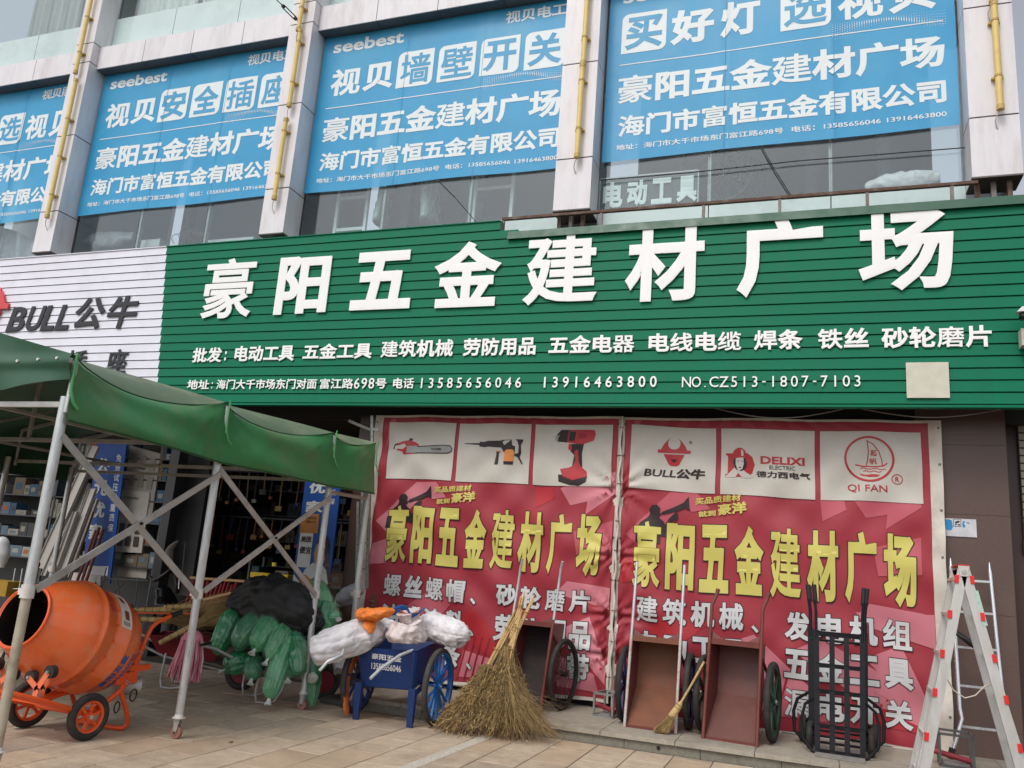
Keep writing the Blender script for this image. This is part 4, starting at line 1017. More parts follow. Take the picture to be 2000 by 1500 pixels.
# ------------------------------------------------------------------ concrete mixer
M_or = mat('mixer_orange', (234, 108, 52), .27, var=.06, scale=3, dirt=(190, 140, 112), dscale=6, damt=.55, coat=.4)
M_orf = mat('mixer_orange_frame', (222, 84, 30), .4, var=.08, scale=6, coat=.1)
M_rub = mat('rubber', (38, 37, 36), .75, var=.15, scale=12, dirt=(92, 84, 74), dscale=7, damt=.4)
M_grip = mat('black_grip', (26, 26, 28), .6)
M_bolt = mat('bolt_zinc', (190, 188, 184), .4, metal=.7)
MX = -5.96
mx = thing('concrete_mixer', 'orange concrete mixer on two wheels under the tent, drum mouth facing left', 'concrete mixer', (MX, 5.78, 0))
Mo = Vector((MX - .02, 5.24, .965)); ax = Vector((.0, 1.0, -.32)).normalized()
prof = [(.0, .235), (-.012, .25), (.0, .262), (.014, .25), (.03, .262), (.12, .305), (.24, .372), (.34, .415), (.40, .43), (.43, .432), (.44, .446), (.46, .448), (.475, .437),
        (.56, .438), (.57, .430), (.60, .430), (.61, .438), (.74, .436), (.75, .446), (.765, .436), (.84, .43), (.93, .405), (1.0, .35), (1.03, .28), (1.04, .02)]
inner = [(.0, .235), (.12, .29), (.34, .40), (.8, .42), (1.0, .33), (1.02, .02)]
drum = MB().lathe(Mo, ax, prof, 64).build('drum', M_or, mx)
MB().lathe(Mo, ax, inner[::-1], 48).build('drum_lining', mat('drum_inside', (52, 40, 34), .8, var=.3), drum)
MB().torus(Mo, ax, .252, .013, 56, 8).build('mouth_rim', M_orf, drum)
for k in (0, 120, 240):
    x_, y_ = MB().frame(ax); dd = x_ * math.cos(RAD(k)) + y_ * math.sin(RAD(k)); d2_ = x_ * math.cos(RAD(k + 25)) + y_ * math.sin(RAD(k + 25))
    MB().add([Mo + ax * .2 + dd * .33, Mo + ax * .8 + d2_ * .40, Mo + ax * .8 + d2_ * .25, Mo + ax * .2 + dd * .2], [(0, 1, 2, 3)]).build('mixing_blade', MATS['drum_inside'], drum)
x_, y_ = MB().frame(ax)
for k in range(20):
    a_ = 2 * math.pi * k / 20; dd = x_ * math.cos(a_) + y_ * math.sin(a_)
    MB().cyl(Mo + ax * .585 + dd * .428, Mo + ax * .585 + dd * .440, .009, n=8).build('drum_bolt', M_orf, drum)
# lettering and sticker wrap round the drum
def on_drum(ang, t, r_off=.003):
    rr = 0
    for (t0, r0), (t1, r1) in zip(prof[:-1], prof[1:]):
        if t0 <= t <= t1 and t1 > t0: rr = r0 + (r1 - r0) * (t - t0) / (t1 - t0)
    side_ = Vector((1, 0, 0)); dn = ax.cross(side_).normalized()
    if dn.z > 0: dn = -dn
    return Mo + ax * t + (side_ * math.cos(ang) + dn * math.sin(ang)) * (rr + r_off)
def drum_text(s, a0, a1, t0, t1, mt, bold=.02):
    v, f = text_fit(s, 0, 0, 1, 1, 0, bold)
    m_ = MB().add(v, f, True); m_ = warp(m_, lambda p: on_drum(a0 + (a1 - a0) * p.x, t1 + (t0 - t1) * p.z), .07)
    return m_.build('lettering', mt, drum)
M_dbl = mat('stencil_blue', (36, 88, 156), .5, var=.2, scale=30)
drum_text('豪阳五金', RAD(52), RAD(8), .755, .83, M_dbl, .035)
drum_text('13585656046', RAD(56), RAD(4), .865, .92, M_dbl, .02)
# sticker on top right
def patch(a0, a1, t0, t1, mt, nm, off=.0025, par=None):
    return MB().grid(lambda u, v: on_drum(a0 + (a1 - a0) * u, t0 + (t1 - t0) * v, off), 10, 6).build(nm, mt, par or drum)
M_stk = mat('sticker_white', (214, 206, 200), .4, var=.1, scale=20)
stk = patch(RAD(-72), RAD(-18), .62, .745, M_stk, 'sticker')
patch(RAD(-40), RAD(-28), .665, .72, mat('sticker_brown', (110, 60, 44), .5), 'sticker_print', .0042)
patch(RAD(-62), RAD(-52), .66, .715, mat('sticker_brown', (110, 60, 44), .5), 'sticker_print', .0042)
patch(RAD(-26), RAD(-21), .64, .73, mat('sticker_grey', (150, 140, 136), .5), 'sticker_print', .0042)
drum_text('质量第一服务', RAD(-62), RAD(-30), .50, .535, mat('print_crimson', (196, 40, 60), .5), .01)
# frame
NX, FXX = -5.66, -6.26
for sx in (NX, FXX):
    s = 1 if sx == NX else -1
    MB().tube([(sx, 6.60, .98), (sx, 6.50, .945), (sx, 6.40, .915), (sx, 6.34, .87), (sx, 6.30, .79), (sx, 6.24, .64), (sx, 6.14, .46)], .020, 12).build('handle', M_orf, mx)
    MB().cyl((sx, 6.56, .966), (sx, 6.70, 1.0), .024, n=14).build('handle_grip', M_grip, mx)
    MB().bar((sx, 6.27, .72), (sx, 6.12, .385), .05, .035, up=(1, 0, 0)).build('frame_upright', M_orf, mx)
    MB().tube([(sx, 6.14, .42), (sx, 6.10, .36), (sx, 6.0, .30), (sx, 5.78, .20)], .022, 12).build('rear_strut', M_orf, mx)
    for zz in (.66, .42):
        MB().torus((sx, 6.245 - (.66 - zz) * .42, zz), (0, .4, 1), .03, .004, 16, 6).cyl((sx + .03 * s, 6.2 - (.66 - zz) * .42, zz), (sx + .06 * s, 6.2 - (.66 - zz) * .42, zz - .01), .006, n=8).build('u_bolt', M_bolt, mx)
MB().tube([(NX, 6.10, .40), (NX, 6.10, .33), (NX, 6.17, .22), (NX, 6.23, .11), (NX, 6.235, .045), (NX - .03, 6.22, .022), (NX - .1, 6.20, .02), (FXX + .1, 6.20, .02), (FXX + .03, 6.22, .022), (FXX, 6.235, .045), (FXX, 6.23, .11), (FXX, 6.17, .22), (FXX, 6.10, .33), (FXX, 6.10, .40)], .020, 12).build('stand', M_orf, mx)
MB().tube([(NX + .0, 5.80, .20), (NX + .0, 5.6, .25), (NX, 5.30, .345), (NX - .03, 5.02, .43), (NX - .12, 4.90, .455), (-5.96, 4.86, .46), (FXX + .12, 4.90, .455), (FXX + .03, 5.02, .43), (FXX, 5.30, .345), (FXX, 5.6, .25), (FXX, 5.80, .20)], .024, 12).build('front_rail', M_orf, mx)
MB().tube([(NX, 5.78, .19), (FXX, 5.78, .19)], .018, 12).build('axle_tube', M_orf, mx)
MB().tube([(-5.96, 5.5, .28), (-5.96, 5.8, .33), (-5.96, 6.15, .38)], .02, 10).build('spine_tube', M_orf, mx)
MB().bar((NX, 5.40, .315), (FXX, 5.40, .315), .05, .03).build('cross_member', M_orf, mx)
MB().bar((NX, 6.22, .60), (FXX, 6.22, .60), .02, .25, up=(0, 0, 1)).build('motor_plate', M_orf, mx)
MB().box(NX - .02, 6.02, .40, NX + .012, 6.26, .68).build('gear_cover', M_orf, mx, bevel=.006)
for zz in (.56, .50): MB().box(NX + .013, 6.10, zz, NX + .018, 6.19, zz + .012).build('vent', mat('vent_dark', (90, 40, 24), .6), mx)
MB().box(NX - .02, 6.24, .50, NX + .01, 6.40, .55).build('switch_bracket', M_orf, mx)
MB().cyl((-5.83, 6.18, .36), (-5.70, 6.36, .36), .075, n=20).build('motor', M_steelf, mx)
MB().torus((NX + .02, 6.23, .30), (1, .2, 0), .05, .006, 22, 6).build('cable_loop', M_grip, mx)
MB().torus((NX + .02, 6.06, .22), (1, .3, 0), .045, .006, 22, 6).build('cable_loop', M_grip, mx)
# rollers on Y brackets
for (bx_, by_) in ((-5.78, 5.34), (-6.16, 5.34)):
    s = 1 if bx_ > -5.96 else -1
    br = MB()
    for o in (-.03, .03):
        br.bar((bx_, by_ + o, .33), (bx_ + .02 * s, by_ + o, .44), .008, .05, up=(1, 0, 0))
        br.bar((bx_ + .02 * s, by_ + o, .43), (bx_ + .10 * s, by_ + o, .56), .008, .045, up=(1, 0, 0))
        br.bar((bx_ + .02 * s, by_ + o, .43), (bx_ - .09 * s, by_ + o, .50), .008, .045, up=(1, 0, 0))
    b_ = br.build('roller_bracket', mat('bracket_salmon', (226, 120, 84), .45), mx)
    for (rx, rz_) in ((bx_ + .10 * s, .565), (bx_ - .09 * s, .505)):
        MB().cyl((rx, by_ - .025, rz_), (rx, by_ + .025, rz_), .05, n=20).build('roller', M_rub, b_)
        MB().cyl((rx, by_ - .045, rz_), (rx, by_ + .045, rz_), .012, n=10).build('roller_bolt', M_bolt, b_)
    MB().cyl((bx_ + .01 * s, by_ - .045, .37), (bx_ + .01 * s, by_ + .045, .37), .010, n=10).build('bracket_bolt', M_bolt, b_)
def spoked_wheel(parent, c, axd, R, tyre_r, rim_w, mt_rim, mt_tyre, nspoke=6, blade=.022, hub_r=.035, name='wheel'):
    c = Vector(c); axd = Vector(axd).normalized(); x_, y_ = MB().frame(axd)
    w_ = MB().torus(c, axd, R - tyre_r, tyre_r, 44, 12, ry=tyre_r * 1.15).build(name, mt_tyre, parent)
    Ri = R - tyre_r * 1.9
    MB().lathe(c - axd * rim_w / 2, axd, [(0, Ri + .006), (0, Ri - .008), (.004, Ri - .012), (rim_w - .004, Ri - .012), (rim_w, Ri - .008), (rim_w, Ri + .006)], 44).build('rim', mt_rim, w_)
    for k in range(nspoke):
        a = 2 * math.pi * k / nspoke + .3; d_ = x_ * math.cos(a) + y_ * math.sin(a)
        MB().bar(c + d_ * hub_r * .6, c + d_ * (Ri - .008), blade, rim_w * .45, up=axd).build('spoke', mt_rim, w_)
    MB().cyl(c - axd * (rim_w * .6), c + axd * (rim_w * .6), hub_r, n=20).build('hub', mt_rim, w_)
    MB().cyl(c - axd * (rim_w * .85), c + axd * (rim_w * .85), hub_r * .5, n=14).build('axle_end', M_bolt, w_)
    return w_
spoked_wheel(mx, (-5.62, 5.74, .186), (1, -.14, 0), .186, .034, .05, M_orf, M_rub)
spoked_wheel(mx, (-6.345, 5.80, .197), (1, -.14, 0), .197, .034, .05, M_orf, M_rub)

# ------------------------------------------------------------------ blue cart with sacks
M_bc = mat('cart_blue', (12, 46, 104), .34, var=.1, scale=5, dirt=(40, 60, 90), dscale=4, damt=.5, coat=.2)
M_bcl = mat('cart_blue_wheel', (28, 108, 186), .35, var=.08, scale=8, coat=.2)
M_bcd = mat('cart_blue_inside', (16, 40, 78), .6)
M_tyre = mat('bicycle_tyre', (58, 54, 50), .8, var=.15, scale=20, dirt=(112, 104, 92), dscale=9, damt=.4)
ct = thing('two_wheeled_cart', 'blue two-wheeled metal cart loaded with white sacks, standing before the left banner', 'cart', (-4.13, 8.42, 0))
F = [(-4.49, 8.12), (-3.84, 8.12)]
def panel(a, b, c, d, nm, mt=M_bc, th=.012):
    a, b, c, d = map(Vector, (a, b, c, d)); n_ = (b - a).cross(d - a).normalized() * th
    return MB().hexa([a, b, b + n_, a + n_], [d, c, c + n_, d + n_]).build(nm, mt, ct)
fl0, fr0, fl1, fr1 = (-4.43, 8.17, .335), (-3.86, 8.17, .36), (-4.50, 8.11, .72), (-3.83, 8.11, .735)
bl0, br0, bl1, br1 = (-4.43, 8.74, .50), (-3.86, 8.74, .52), (-4.50, 8.86, .82), (-3.83, 8.86, .83)
panel(fl0, fr0, fr1, fl1, 'front_panel'); panel(fr0, br0, br1, fr1, 'side_panel'); panel(bl0, fl0, fl1, bl1, 'side_panel'); panel(br0, bl0, bl1, br1, 'rear_panel')
panel(fl0, bl0, br0, fr0, 'bottom_panel', M_bcd)
MB().tube([fl1, fr1, br1, bl1], .012, 8, closed=True).build('rim_rail', M_bc, ct)
for x in (-4.455, -3.835):
    MB().hexa([(x - .025, 8.11, 0), (x + .035, 8.11, 0), (x + .035, 8.15, 0), (x - .025, 8.15, 0)], [(x - .035, 8.095, .37), (x + .045, 8.095, .37), (x + .045, 8.16, .37), (x - .035, 8.16, .37)]).build('leg', M_bc, ct, bevel=.003)
    MB().bar((x, 8.16, .30), (x, 8.42, .39), .03, .04).build('side_strut', M_bc, ct)
MB().cyl((-4.66, 8.42, .39), (-3.63, 8.42, .39), .014, n=10).build('axle', M_bc, ct)
spoked_wheel(ct, (-3.685, 8.42, .385), (1, .03, 0), .385, .026, .055, M_bcl, M_tyre, 14, .018, .035)
spoked_wheel(ct, (-4.62, 8.42, .385), (1, .03, 0), .385, .026, .055, M_bc, M_tyre, 14, .018, .035)
MB().tube([(-3.88, 8.13, .745), (-3.93, 7.95, .70), (-4.02, 7.74, .58), (-4.06, 7.62, .49)], .017, 12).build('handle', M_steel, ct)
MB().tube([(-4.47, 8.13, .735), (-4.55, 7.9, .73), (-4.402, 7.620, 0.674), (-4.515, 7.550, 0.608), (-4.565, 7.500, 0.520)], .017, 12).build('handle', M_steel, ct)
n_ = (Vector(fr1) - Vector(fr0)).normalized()
def cart_txt(s, x0, x1, z0, z1, b):
    v, f = text_fit(s, x0, z0, x1, z1, 0, b)
    v = [Vector((p.x, 8.17 - (p.z - .35) / .38 * .06 - .019, p.z)) for p in v]
    MB().add(v, f).build('lettering', M_bwht, ct)
cart_txt('豪阳五金', -4.33, -3.98, .615, .675, .03); cart_txt('13585656046', -4.33, -3.985, .515, .58, .025)
# sacks
M_sack = mat('woven_sack_white', (222, 220, 224), .45, var=.05, scale=6, dirt=(180, 174, 176), dscale=5, damt=.5, bump=.9, bscale=13)
M_sackp = mat('woven_sack_pinkish', (216, 204, 202), .5, var=.08, scale=6, dirt=(170, 140, 128), dscale=5, damt=.5, bump=.9, bscale=13)
M_orc = mat('orange_sheet', (226, 124, 44), .5, var=.12, scale=6, bump=.2, bscale=60)
o = blob([(-4.840, 7.750, 0.662), (-4.823, 7.760, 0.668), (-4.731, 7.800, 0.700), (-4.588, 7.950, 0.777), (-4.449, 8.150, 0.854), (-4.360, 8.350, 0.907), (-4.12, 8.42, .92)], [.03, .11, .155, .165, .15, .10, .02], 3, .028, 5, 96, 72, flat=(1.05, .95), pleat=.16, npl=10).build('sack', M_sack)
tagit(o, 'long white woven sack sticking out over the left side of the blue cart', 'sack', 'white sacks on the blue cart')
o = blob([(-4.02, 8.22, .80), (-4.02, 8.22, .81), (-4.02, 8.22, .86), (-4.0, 8.23, .93), (-3.99, 8.24, 1.0), (-4.0, 8.22, 1.05), (-4.01, 8.2, 1.12)], [.03, .17, .215, .20, .14, .09, .12], 8, .03, 6, 96, 64, flat=(1.12, .85), pleat=.2, npl=11).build('sack', M_sackp)
tagit(o, 'pinkish white sack tied at the neck, middle of the blue cart', 'sack', 'white sacks on the blue cart')
cl = MB().grid(lambda u, v: Vector((-4.01 + (.13 + .035 * v) * math.cos(u * 6.283) * (1 + .35 * math.sin(u * 12.5)), 8.19 + (.09 + .03 * v) * math.sin(u * 6.283) * (1 + .3 * math.cos(u * 12.5)), 1.10 + .045 * v + .035 * math.sin(u * 18.8))), 60, 4).build('sack_collar', mat('blue_sack_hem', (20, 80, 150), .4), o)
MB().grid(lambda u, v: Vector((-4.01 + (.12 - .08 * v) * math.cos(u * 6.283), 8.19 + (.09 - .06 * v) * math.sin(u * 6.283), 1.12 - .05 * v + .02 * math.sin(u * 12.5))), 40, 4).build('sack_lining', M_orc, o)
o = blob([(-3.96, 8.55, .96), (-3.95, 8.55, .96), (-3.86, 8.52, .97), (-3.70, 8.48, .955), (-3.55, 8.44, .93), (-3.46, 8.42, .915), (-3.45, 8.42, .91)], [.03, .11, .14, .135, .13, .115, .04], 5, .016, 9, 96, 64, pleat=.10, npl=9).build('sack', M_sack)
tagit(o, 'rolled white sack lying to the right rim of the blue cart', 'sack', 'white sacks on the blue cart')
o = blob([(-4.50, 8.02, 1.04), (-4.47, 8.02, 1.05), (-4.40, 8.02, 1.06), (-4.30, 8.04, 1.07), (-4.20, 8.08, 1.10), (-4.12, 8.12, 1.12)], [.015, .05, .07, .07, .05, .01], 12, .03, 12, 44, 30, flat=(1.2, .7)).build('orange_sheet', M_orc)
tagit(o, 'crumpled orange sheet lying on the white sack on the blue cart', 'sheet')
o = blob([(-4.36, 8.02, .98), (-4.33, 7.99, .93), (-4.30, 7.98, .88)], [.05, .05, .02], 15, .012, 18, 36, 16, flat=(1.2, .4)).build('fold', M_orc, o)
o = blob([(-4.58, 8.30, .70), (-4.60, 8.24, .60), (-4.62, 8.18, .42), (-4.60, 8.14, .22), (-4.56, 8.12, .08), (-4.54, 8.12, .03)], [.05, .05, .045, .05, .045, .01], 21, .012, 14, 40, 40, flat=(1.0, .35)).build('orange_cloth', mat('orange_cloth', (190, 100, 44), .7, var=.15, scale=10))
tagit(o, 'long orange cloth strip hanging down beside the left wheel of the blue cart', 'cloth')
# ------------------------------------------------------------------ brown carts standing on end against the banners
M_br = mat('cart_brown', (112, 54, 48), .5, var=.14, scale=8, dirt=(70, 42, 38), dscale=4, damt=.5)
M_brin = mat('cart_brown_inside', (104, 62, 56), .55, var=.12, scale=5, dirt=(84, 66, 62), dscale=2, damt=.5)
M_bro = mat('cart_inside_rusty', (120, 74, 52), .65, var=.15, scale=6, dirt=(84, 58, 44), dscale=2, damt=.6)
M_rimk = mat('rim_black', (34, 34, 36), .5, metal=.3)
M_rimb = mat('rim_dark_blue', (18, 30, 84), .45)
M_rimg = mat('rim_dark_green', (26, 70, 46), .5, var=.15)
def brown_cart(label, loc, rz, H, W, hz, kind_, mt_in):
    t = thing('upended_cart', label, 'cart', loc, rz, 'brown carts standing on end', local=True)
    D = .40; w2 = W / 2; wt = W / 2 * .93; L = .22        # lean: top further back
    zt = H
    def PT(x, y, z): return Vector((x, y + L * z, z))
    def pan(pts, nm, mt, th=.006):
        a, b, c, d = pts; n_ = (b - a).cross(d - a).normalized() * th
        return MB().hexa([a, b, b + n_, a + n_], [d, c, c + n_, d + n_]).build(nm, mt, t)
    # open mouth faces the street; lower part slopes back to the fold, back panel above
    pan([PT(-w2, 0, .01), PT(w2, 0, .01), PT(wt, D * .9, H * .42), PT(-wt, D * .9, H * .42)], 'bottom_panel', mt_in)
    pan([PT(-wt, D * .9, H * .42), PT(wt, D * .9, H * .42), PT(wt, D * .9, H), PT(-wt, D * .9, H)], 'back_panel', mt_in)
    for s in (-1, 1):
        MB().add([PT(s * w2, 0, .0), PT(s * w2, 0, H), PT(s * wt, D * .9, H), PT(s * wt, D * .9, H * .42),
                  PT(s * (w2 + .006), 0, .0), PT(s * (w2 + .006), 0, H), PT(s * (wt + .006), D * .9, H), PT(s * (wt + .006), D * .9, H * .42)],
                 [(0, 1, 2, 3), (7, 6, 5, 4), (0, 4, 5, 1), (1, 5, 6, 2), (2, 6, 7, 3), (3, 7, 4, 0)]).build('side_panel', M_br, t)
    pan([PT(wt, D * .9, H), PT(-wt, D * .9, H), PT(-w2, 0, H), PT(w2, 0, H)], 'end_panel', M_br)
    MB().bar(PT(-w2, -.012, H + .0), PT(w2, -.012, H), .03, .055, up=(0, 0, 1)).build('top_lip', M_br if kind_ != 'blue' else M_bro, t)
    MB().bar(PT(-w2 - .01, -.005, .01), PT(w2 + .01, -.005, .01), .03, .025, up=(0, 0, 1)).build('bottom_lip', M_br, t)
    tri = [PT(-w2, -.01, H + .1), PT(-w2, -.01, H + .02), PT(-w2 + .14, -.01, H + .02)]
    for s in (-1, 1):
        q = [Vector((p.x * -s, p.y, p.z)) for p in tri]
        MB().add(q + [p + Vector((0, .005, 0)) for p in q], [(0, 1, 2), (5, 4, 3), (0, 3, 4, 1), (1, 4, 5, 2), (2, 5, 3, 0)]).build('gusset', M_br, t)
    hm = M_steel if kind_ in ('blue', 'wire') else M_br
    for s in (-1, 1):
        x = s * (w2 + .012)
        if kind_ == 'green':
            MB().tube([PT(x, -.03, 0), PT(x, -.03, H + .3), PT(x, -.04, hz - .16), PT(x + .035, -.02, hz - .06), PT(x + .05, -.02, hz)], .019, 12).build('shaft', M_br, t)
            MB().tube([PT(x + .045, -.02, hz - .02), PT(x + .052, -.02, hz + .012)], .023, 12).build('grip', M_br, t)
        elif kind_ == 'wire':
            MB().tube([PT(x, -.03, 0), PT(x, -.03, H + .06)], .018, 12).build('shaft', M_br, t)
            MB().tube([PT(x, -.03, H + .06), PT(x, -.03, H + .45), PT(x + .02, -.08, H + .62), PT(x + .05, -.13, hz)], .015, 12).build('handle', hm, t)
        else:
            MB().tube([PT(x, -.03, 0), PT(x, -.03, H + .03)], .016, 12).build('shaft', mat('worn_white_tube', (190, 182, 178), .5, dirt=(150, 84, 60), dscale=12, damt=.8), t)
            MB().tube([PT(x, -.03, H + .03), PT(x, -.03, hz)], .016, 12).build('handle', hm, t)
        # strut from the box to the axle
        MB().bar(PT(s * (w2 + .01), .02, H * .88), PT(s * (w2 + .07), .26, H * .62), .03, .012).build('side_strut', M_br, t)
        MB().bar(PT(s * (w2 + .01), .08, H * .25), PT(s * (w2 + .07), .26, .40), .03, .012).build('side_strut', M_br, t)
        c = Vector((s * (w2 + .10), .36, .39))
        MB().cyl((s * w2, .36, .39), (s * (w2 + .13), .36, .39), .015, n=10).build('axle', M_br, t)
        if kind_ == 'wire':
            ax_ = Vector((1, 0, 0)); R = .39
            w_ = MB().torus(c, ax_, R - .024, .024, 48, 12, ry=.027).build('wheel', M_rub, t)
            MB().torus(c, ax_, R - .055, .008, 48, 6, ry=.018).build('rim', M_rimk, w_)
            for k in range(32):
                a = 2 * math.pi * k / 32; b_ = a + (.45 if k % 2 else -.45); sd = .03 if k % 4 < 2 else -.03
                MB().cyl(c + Vector((sd, .03 * math.cos(b_), .03 * math.sin(b_))), c + Vector((0, (R - .055) * math.cos(a), (R - .055) * math.sin(a))), .0025, n=5).build('spoke', M_rimk, w_)
            MB().cyl(c - ax_ * .045, c + ax_ * .045, .028, n=16).build('hub', M_rimk, w_)
        else:
            spoked_wheel(t, c, (1, 0, 0), .39, .028, .045, M_rimb if kind_ == 'blue' else M_rimg, M_rub, 7, .05, .04)
    return t
brown_cart('brown upended cart with wire-spoked black wheels, behind the twig brooms', (-3.06, 9.30, .13), RAD(-8), .92, .50, 1.64, 'wire', mat('cart_inside_black', (38, 26, 24), .7, var=.2))
brown_cart('brown upended cart with bare steel handles and dark blue wheels, left of the green-wheeled one', (-1.57, 9.10, .13), RAD(1), .88, .50, 1.69, 'blue', M_bro)
brown_cart('brown upended cart with brown bent handles and dark green wheels, right-hand one', (-.765, 9.02, .13), RAD(-7), .93, .50, 1.45, 'green', M_brin)

# ------------------------------------------------------------------ two black hand trucks
M_ht = mat('handtruck_black', (25, 26, 30), .5, var=.1, scale=8, dirt=(50, 50, 52), dscale=6, damt=.15, spec=.15)
M_htp = mat('handtruck_plate', (150, 148, 144), .5, metal=.3, var=.15, scale=12)
def hand_truck(label, loc, rz, flat_bars, dx):
    t = thing('hand_truck', label, 'hand truck', loc, rz, 'black hand trucks', local=True)
    L = .27
    def PT(x, y, z): return Vector((x, y + L * z, z))
    W = .20
    for s in (-1, 1):
        xs_ = s * W
        b = MB().bar(PT(xs_, 0, .0), PT(xs_ * 1.08, 0, 1.13), .05, .018, up=(0, 1, 0)).build('upright', M_ht, t)
        MB().tube([PT(xs_ * 1.08, 0, 1.05), PT(xs_ * 1.10, 0, 1.30), PT(xs_ * 1.16, -.02, 1.43)], .015, 10).build('handle_tube', M_ht, t)
        MB().tube([PT(xs_ * 1.12, 0, 1.40), PT(xs_ * 1.20, -.03, 1.58)], .022, 12).build('grip', M_grip, t)
        # wheel guard loop and wheel
        MB().tube([PT(xs_, .02, .52), PT(s * (W + .12), .06, .42), PT(s * (W + .15), .06, .30), PT(s * (W + .14), .05, .12), PT(s * (W + .05), .02, .02), PT(xs_, .01, .0)], .014, 8).build('wheel_guard', M_ht, t)
        c = Vector((s * (W + .08), .25, .13))
        MB().torus(c, (1, 0, 0), .10, .032, 28, 10).build('wheel', M_rub, t)
        MB().cyl(c - Vector((.03, 0, 0)), c + Vector((.03, 0, 0)), .075, n=20).build('hub', M_ht, t)
        MB().bar(PT(xs_, .0, .30), c, .03, .012).build('axle_bracket', M_ht, t)
    MB().cyl((-W - .1, .25, .13), (W + .1, .25, .13), .012, n=10).build('axle', M_ht, t)
    for z in ((1.10, .80, .56, .25, .03) if flat_bars else (1.02, .42, .05)):
        (MB().bar(PT(-W * 1.06, .0, z), PT(W * 1.06, .0, z), .014, .05 if z > .9 else .04, up=(0, 0, 1)) if flat_bars else MB().cyl(PT(-W * 1.06, .0, z), PT(W * 1.06, .0, z), .013, n=10)).build('cross_bar', M_ht, t)
    if flat_bars:
        for x in (-.067, .067):
            MB().bar(PT(x, -.004, .0), PT(x, -.004, 1.08), .05, .010, up=(0, 1, 0)).build('slat', M_ht, t)
    MB().hexa([(-W - .02, -.17, .004), (W + .02, -.17, .004), (W + .02, .01, .004), (-W - .02, .01, .004)], [(-W - .02, -.17, .012), (W + .02, -.17, .012), (W + .02, .01, .02), (-W - .02, .01, .02)]).build('toe_plate', M_htp, t)
    return t
hand_truck('black hand truck with flat cross bars, the front one of the pair', (.245, 9.02, .13), RAD(-3), True, 0)
hand_truck('black hand truck of round tube, the rear one half hidden by the other', (.24, 9.42, .13), RAD(-3), False, 0).scale = (1.22, .9, 1)

# ------------------------------------------------------------------ ladders
M_al = mat('ladder_aluminium', (206, 204, 200), .42, metal=.35, var=.06, scale=5, stretch=(4, 4, 1), dirt=(170, 166, 158), dscale=3, damt=.4)
M_alb = mat('bright_aluminium', (216, 218, 222), .25, metal=.8, var=.08, scale=5)
M_redp = mat('red_plastic', (226, 42, 46), .4)
lad = thing('folding_ladder', 'aluminium folding ladder with red rung caps standing open at the right', 'ladder', (1.25, 8.3, 0))
apex = (1.237, 1.923)
legs = ((0.887, 0.271), (1.576, 0.368))
for s, (lx, lz) in zip((-1, 1), legs):
    dx = (lx - apex[0]) / (apex[1] - lz); bx = apex[0] + dx * apex[1]
    for yy, nm in ((8.2, 'near'), (8.60, 'far')):
        top = Vector((apex[0] + s * .004, yy, apex[1])); bot = Vector((bx, yy, .02))
        MB().bar(top, bot, .026, .078, up=(1, 0, 0)).build('rail', M_al, lad)
        mid = top.lerp(bot, .40)
        MB().bar(mid + Vector((0, .028, 0)), bot + Vector((s * .035, .028, 0)), .024, .068, up=(1, 0, 0)).build('inner_rail', M_al, lad)
        MB().bar(bot + Vector((0, 0, .05)), bot - Vector((0, 0, .02)), .04, .085, up=(1, 0, 0)).build('rubber_foot', M_rub, lad)
    for k, zz in enumerate((1.83, 1.53, 1.20, .88, .52, .22)):
        u = (apex[1] - zz) / apex[1]; x = apex[0] + (bx - apex[0]) * u + s * .042
        r_ = MB().box(x - .014, 8.2, zz - .013, x + .014, 8.60, zz + .013).build('rung', M_al, lad)
        MB().hexa([(x - .016, 8.176, zz - .034), (x + .016, 8.176, zz - .034), (x + .016, 8.215, zz - .034), (x - .016, 8.215, zz - .034)],
                  [(x - .016 - .006 * s, 8.176, zz + .034), (x + .016 - .006 * s, 8.176, zz + .034), (x + .016 - .006 * s, 8.215, zz + .034), (x - .016 - .006 * s, 8.215, zz + .034)]).build('rung_cap', M_redp, r_, bevel=.003)
for yy in (8.178, 8.60):
    MB().hexa([(apex[0] - .034, yy, apex[1] - .07), (apex[0] + .034, yy, apex[1] - .07), (apex[0] + .034, yy + .02, apex[1] - .07), (apex[0] - .034, yy + .02, apex[1] - .07)],
              [(apex[0] - .044, yy, apex[1] + .02), (apex[0] + .044, yy, apex[1] + .02), (apex[0] + .044, yy + .02, apex[1] + .02), (apex[0] - .044, yy + .02, apex[1] + .02)]).build('hinge', M_al, lad, bevel=.004)
    MB().cyl((apex[0], yy - .008, apex[1] - .03), (apex[0], yy, apex[1] - .03), .018, n=16).build('hinge_bolt', M_bolt, lad)
MB().box(apex[0] - .04, 8.176, apex[1] + .021, apex[0] + .04, 8.62, apex[1] + .030).build('top_cap', M_redp, lad)
dxr = (legs[1][0] - apex[0]) / (apex[1] - legs[1][1])
poly(lad, [(apex[0] + .07, 1.74), (apex[0] + .10, 1.745), (apex[0] + .16, 1.46), (apex[0] + .125, 1.455)], 8.184, mat('sticker_mint', (176, 204, 192), .5, var=.2, scale=60), 'sticker')
st_ = MB().tube([(apex[0] - .15, 8.3, .99), (apex[0] - .10, 8.3, .90), (apex[0] - .02, 8.3, .85), (apex[0] + .06, 8.3, .88), (apex[0] + .13, 8.3, .96), (apex[0] + .2, 8.3, 1.0)], .006, 6).build('strap', mat('strap_cream', (206, 198, 180), .7), lad)
lb = thing('extension_ladder', 'bright aluminium ladder leaning on the brown pier behind the folding ladder', 'ladder', (1.57, 9.9, .13))
def LP(x, z): return Vector((x, 9.72 + (z - .13) * .13, z))
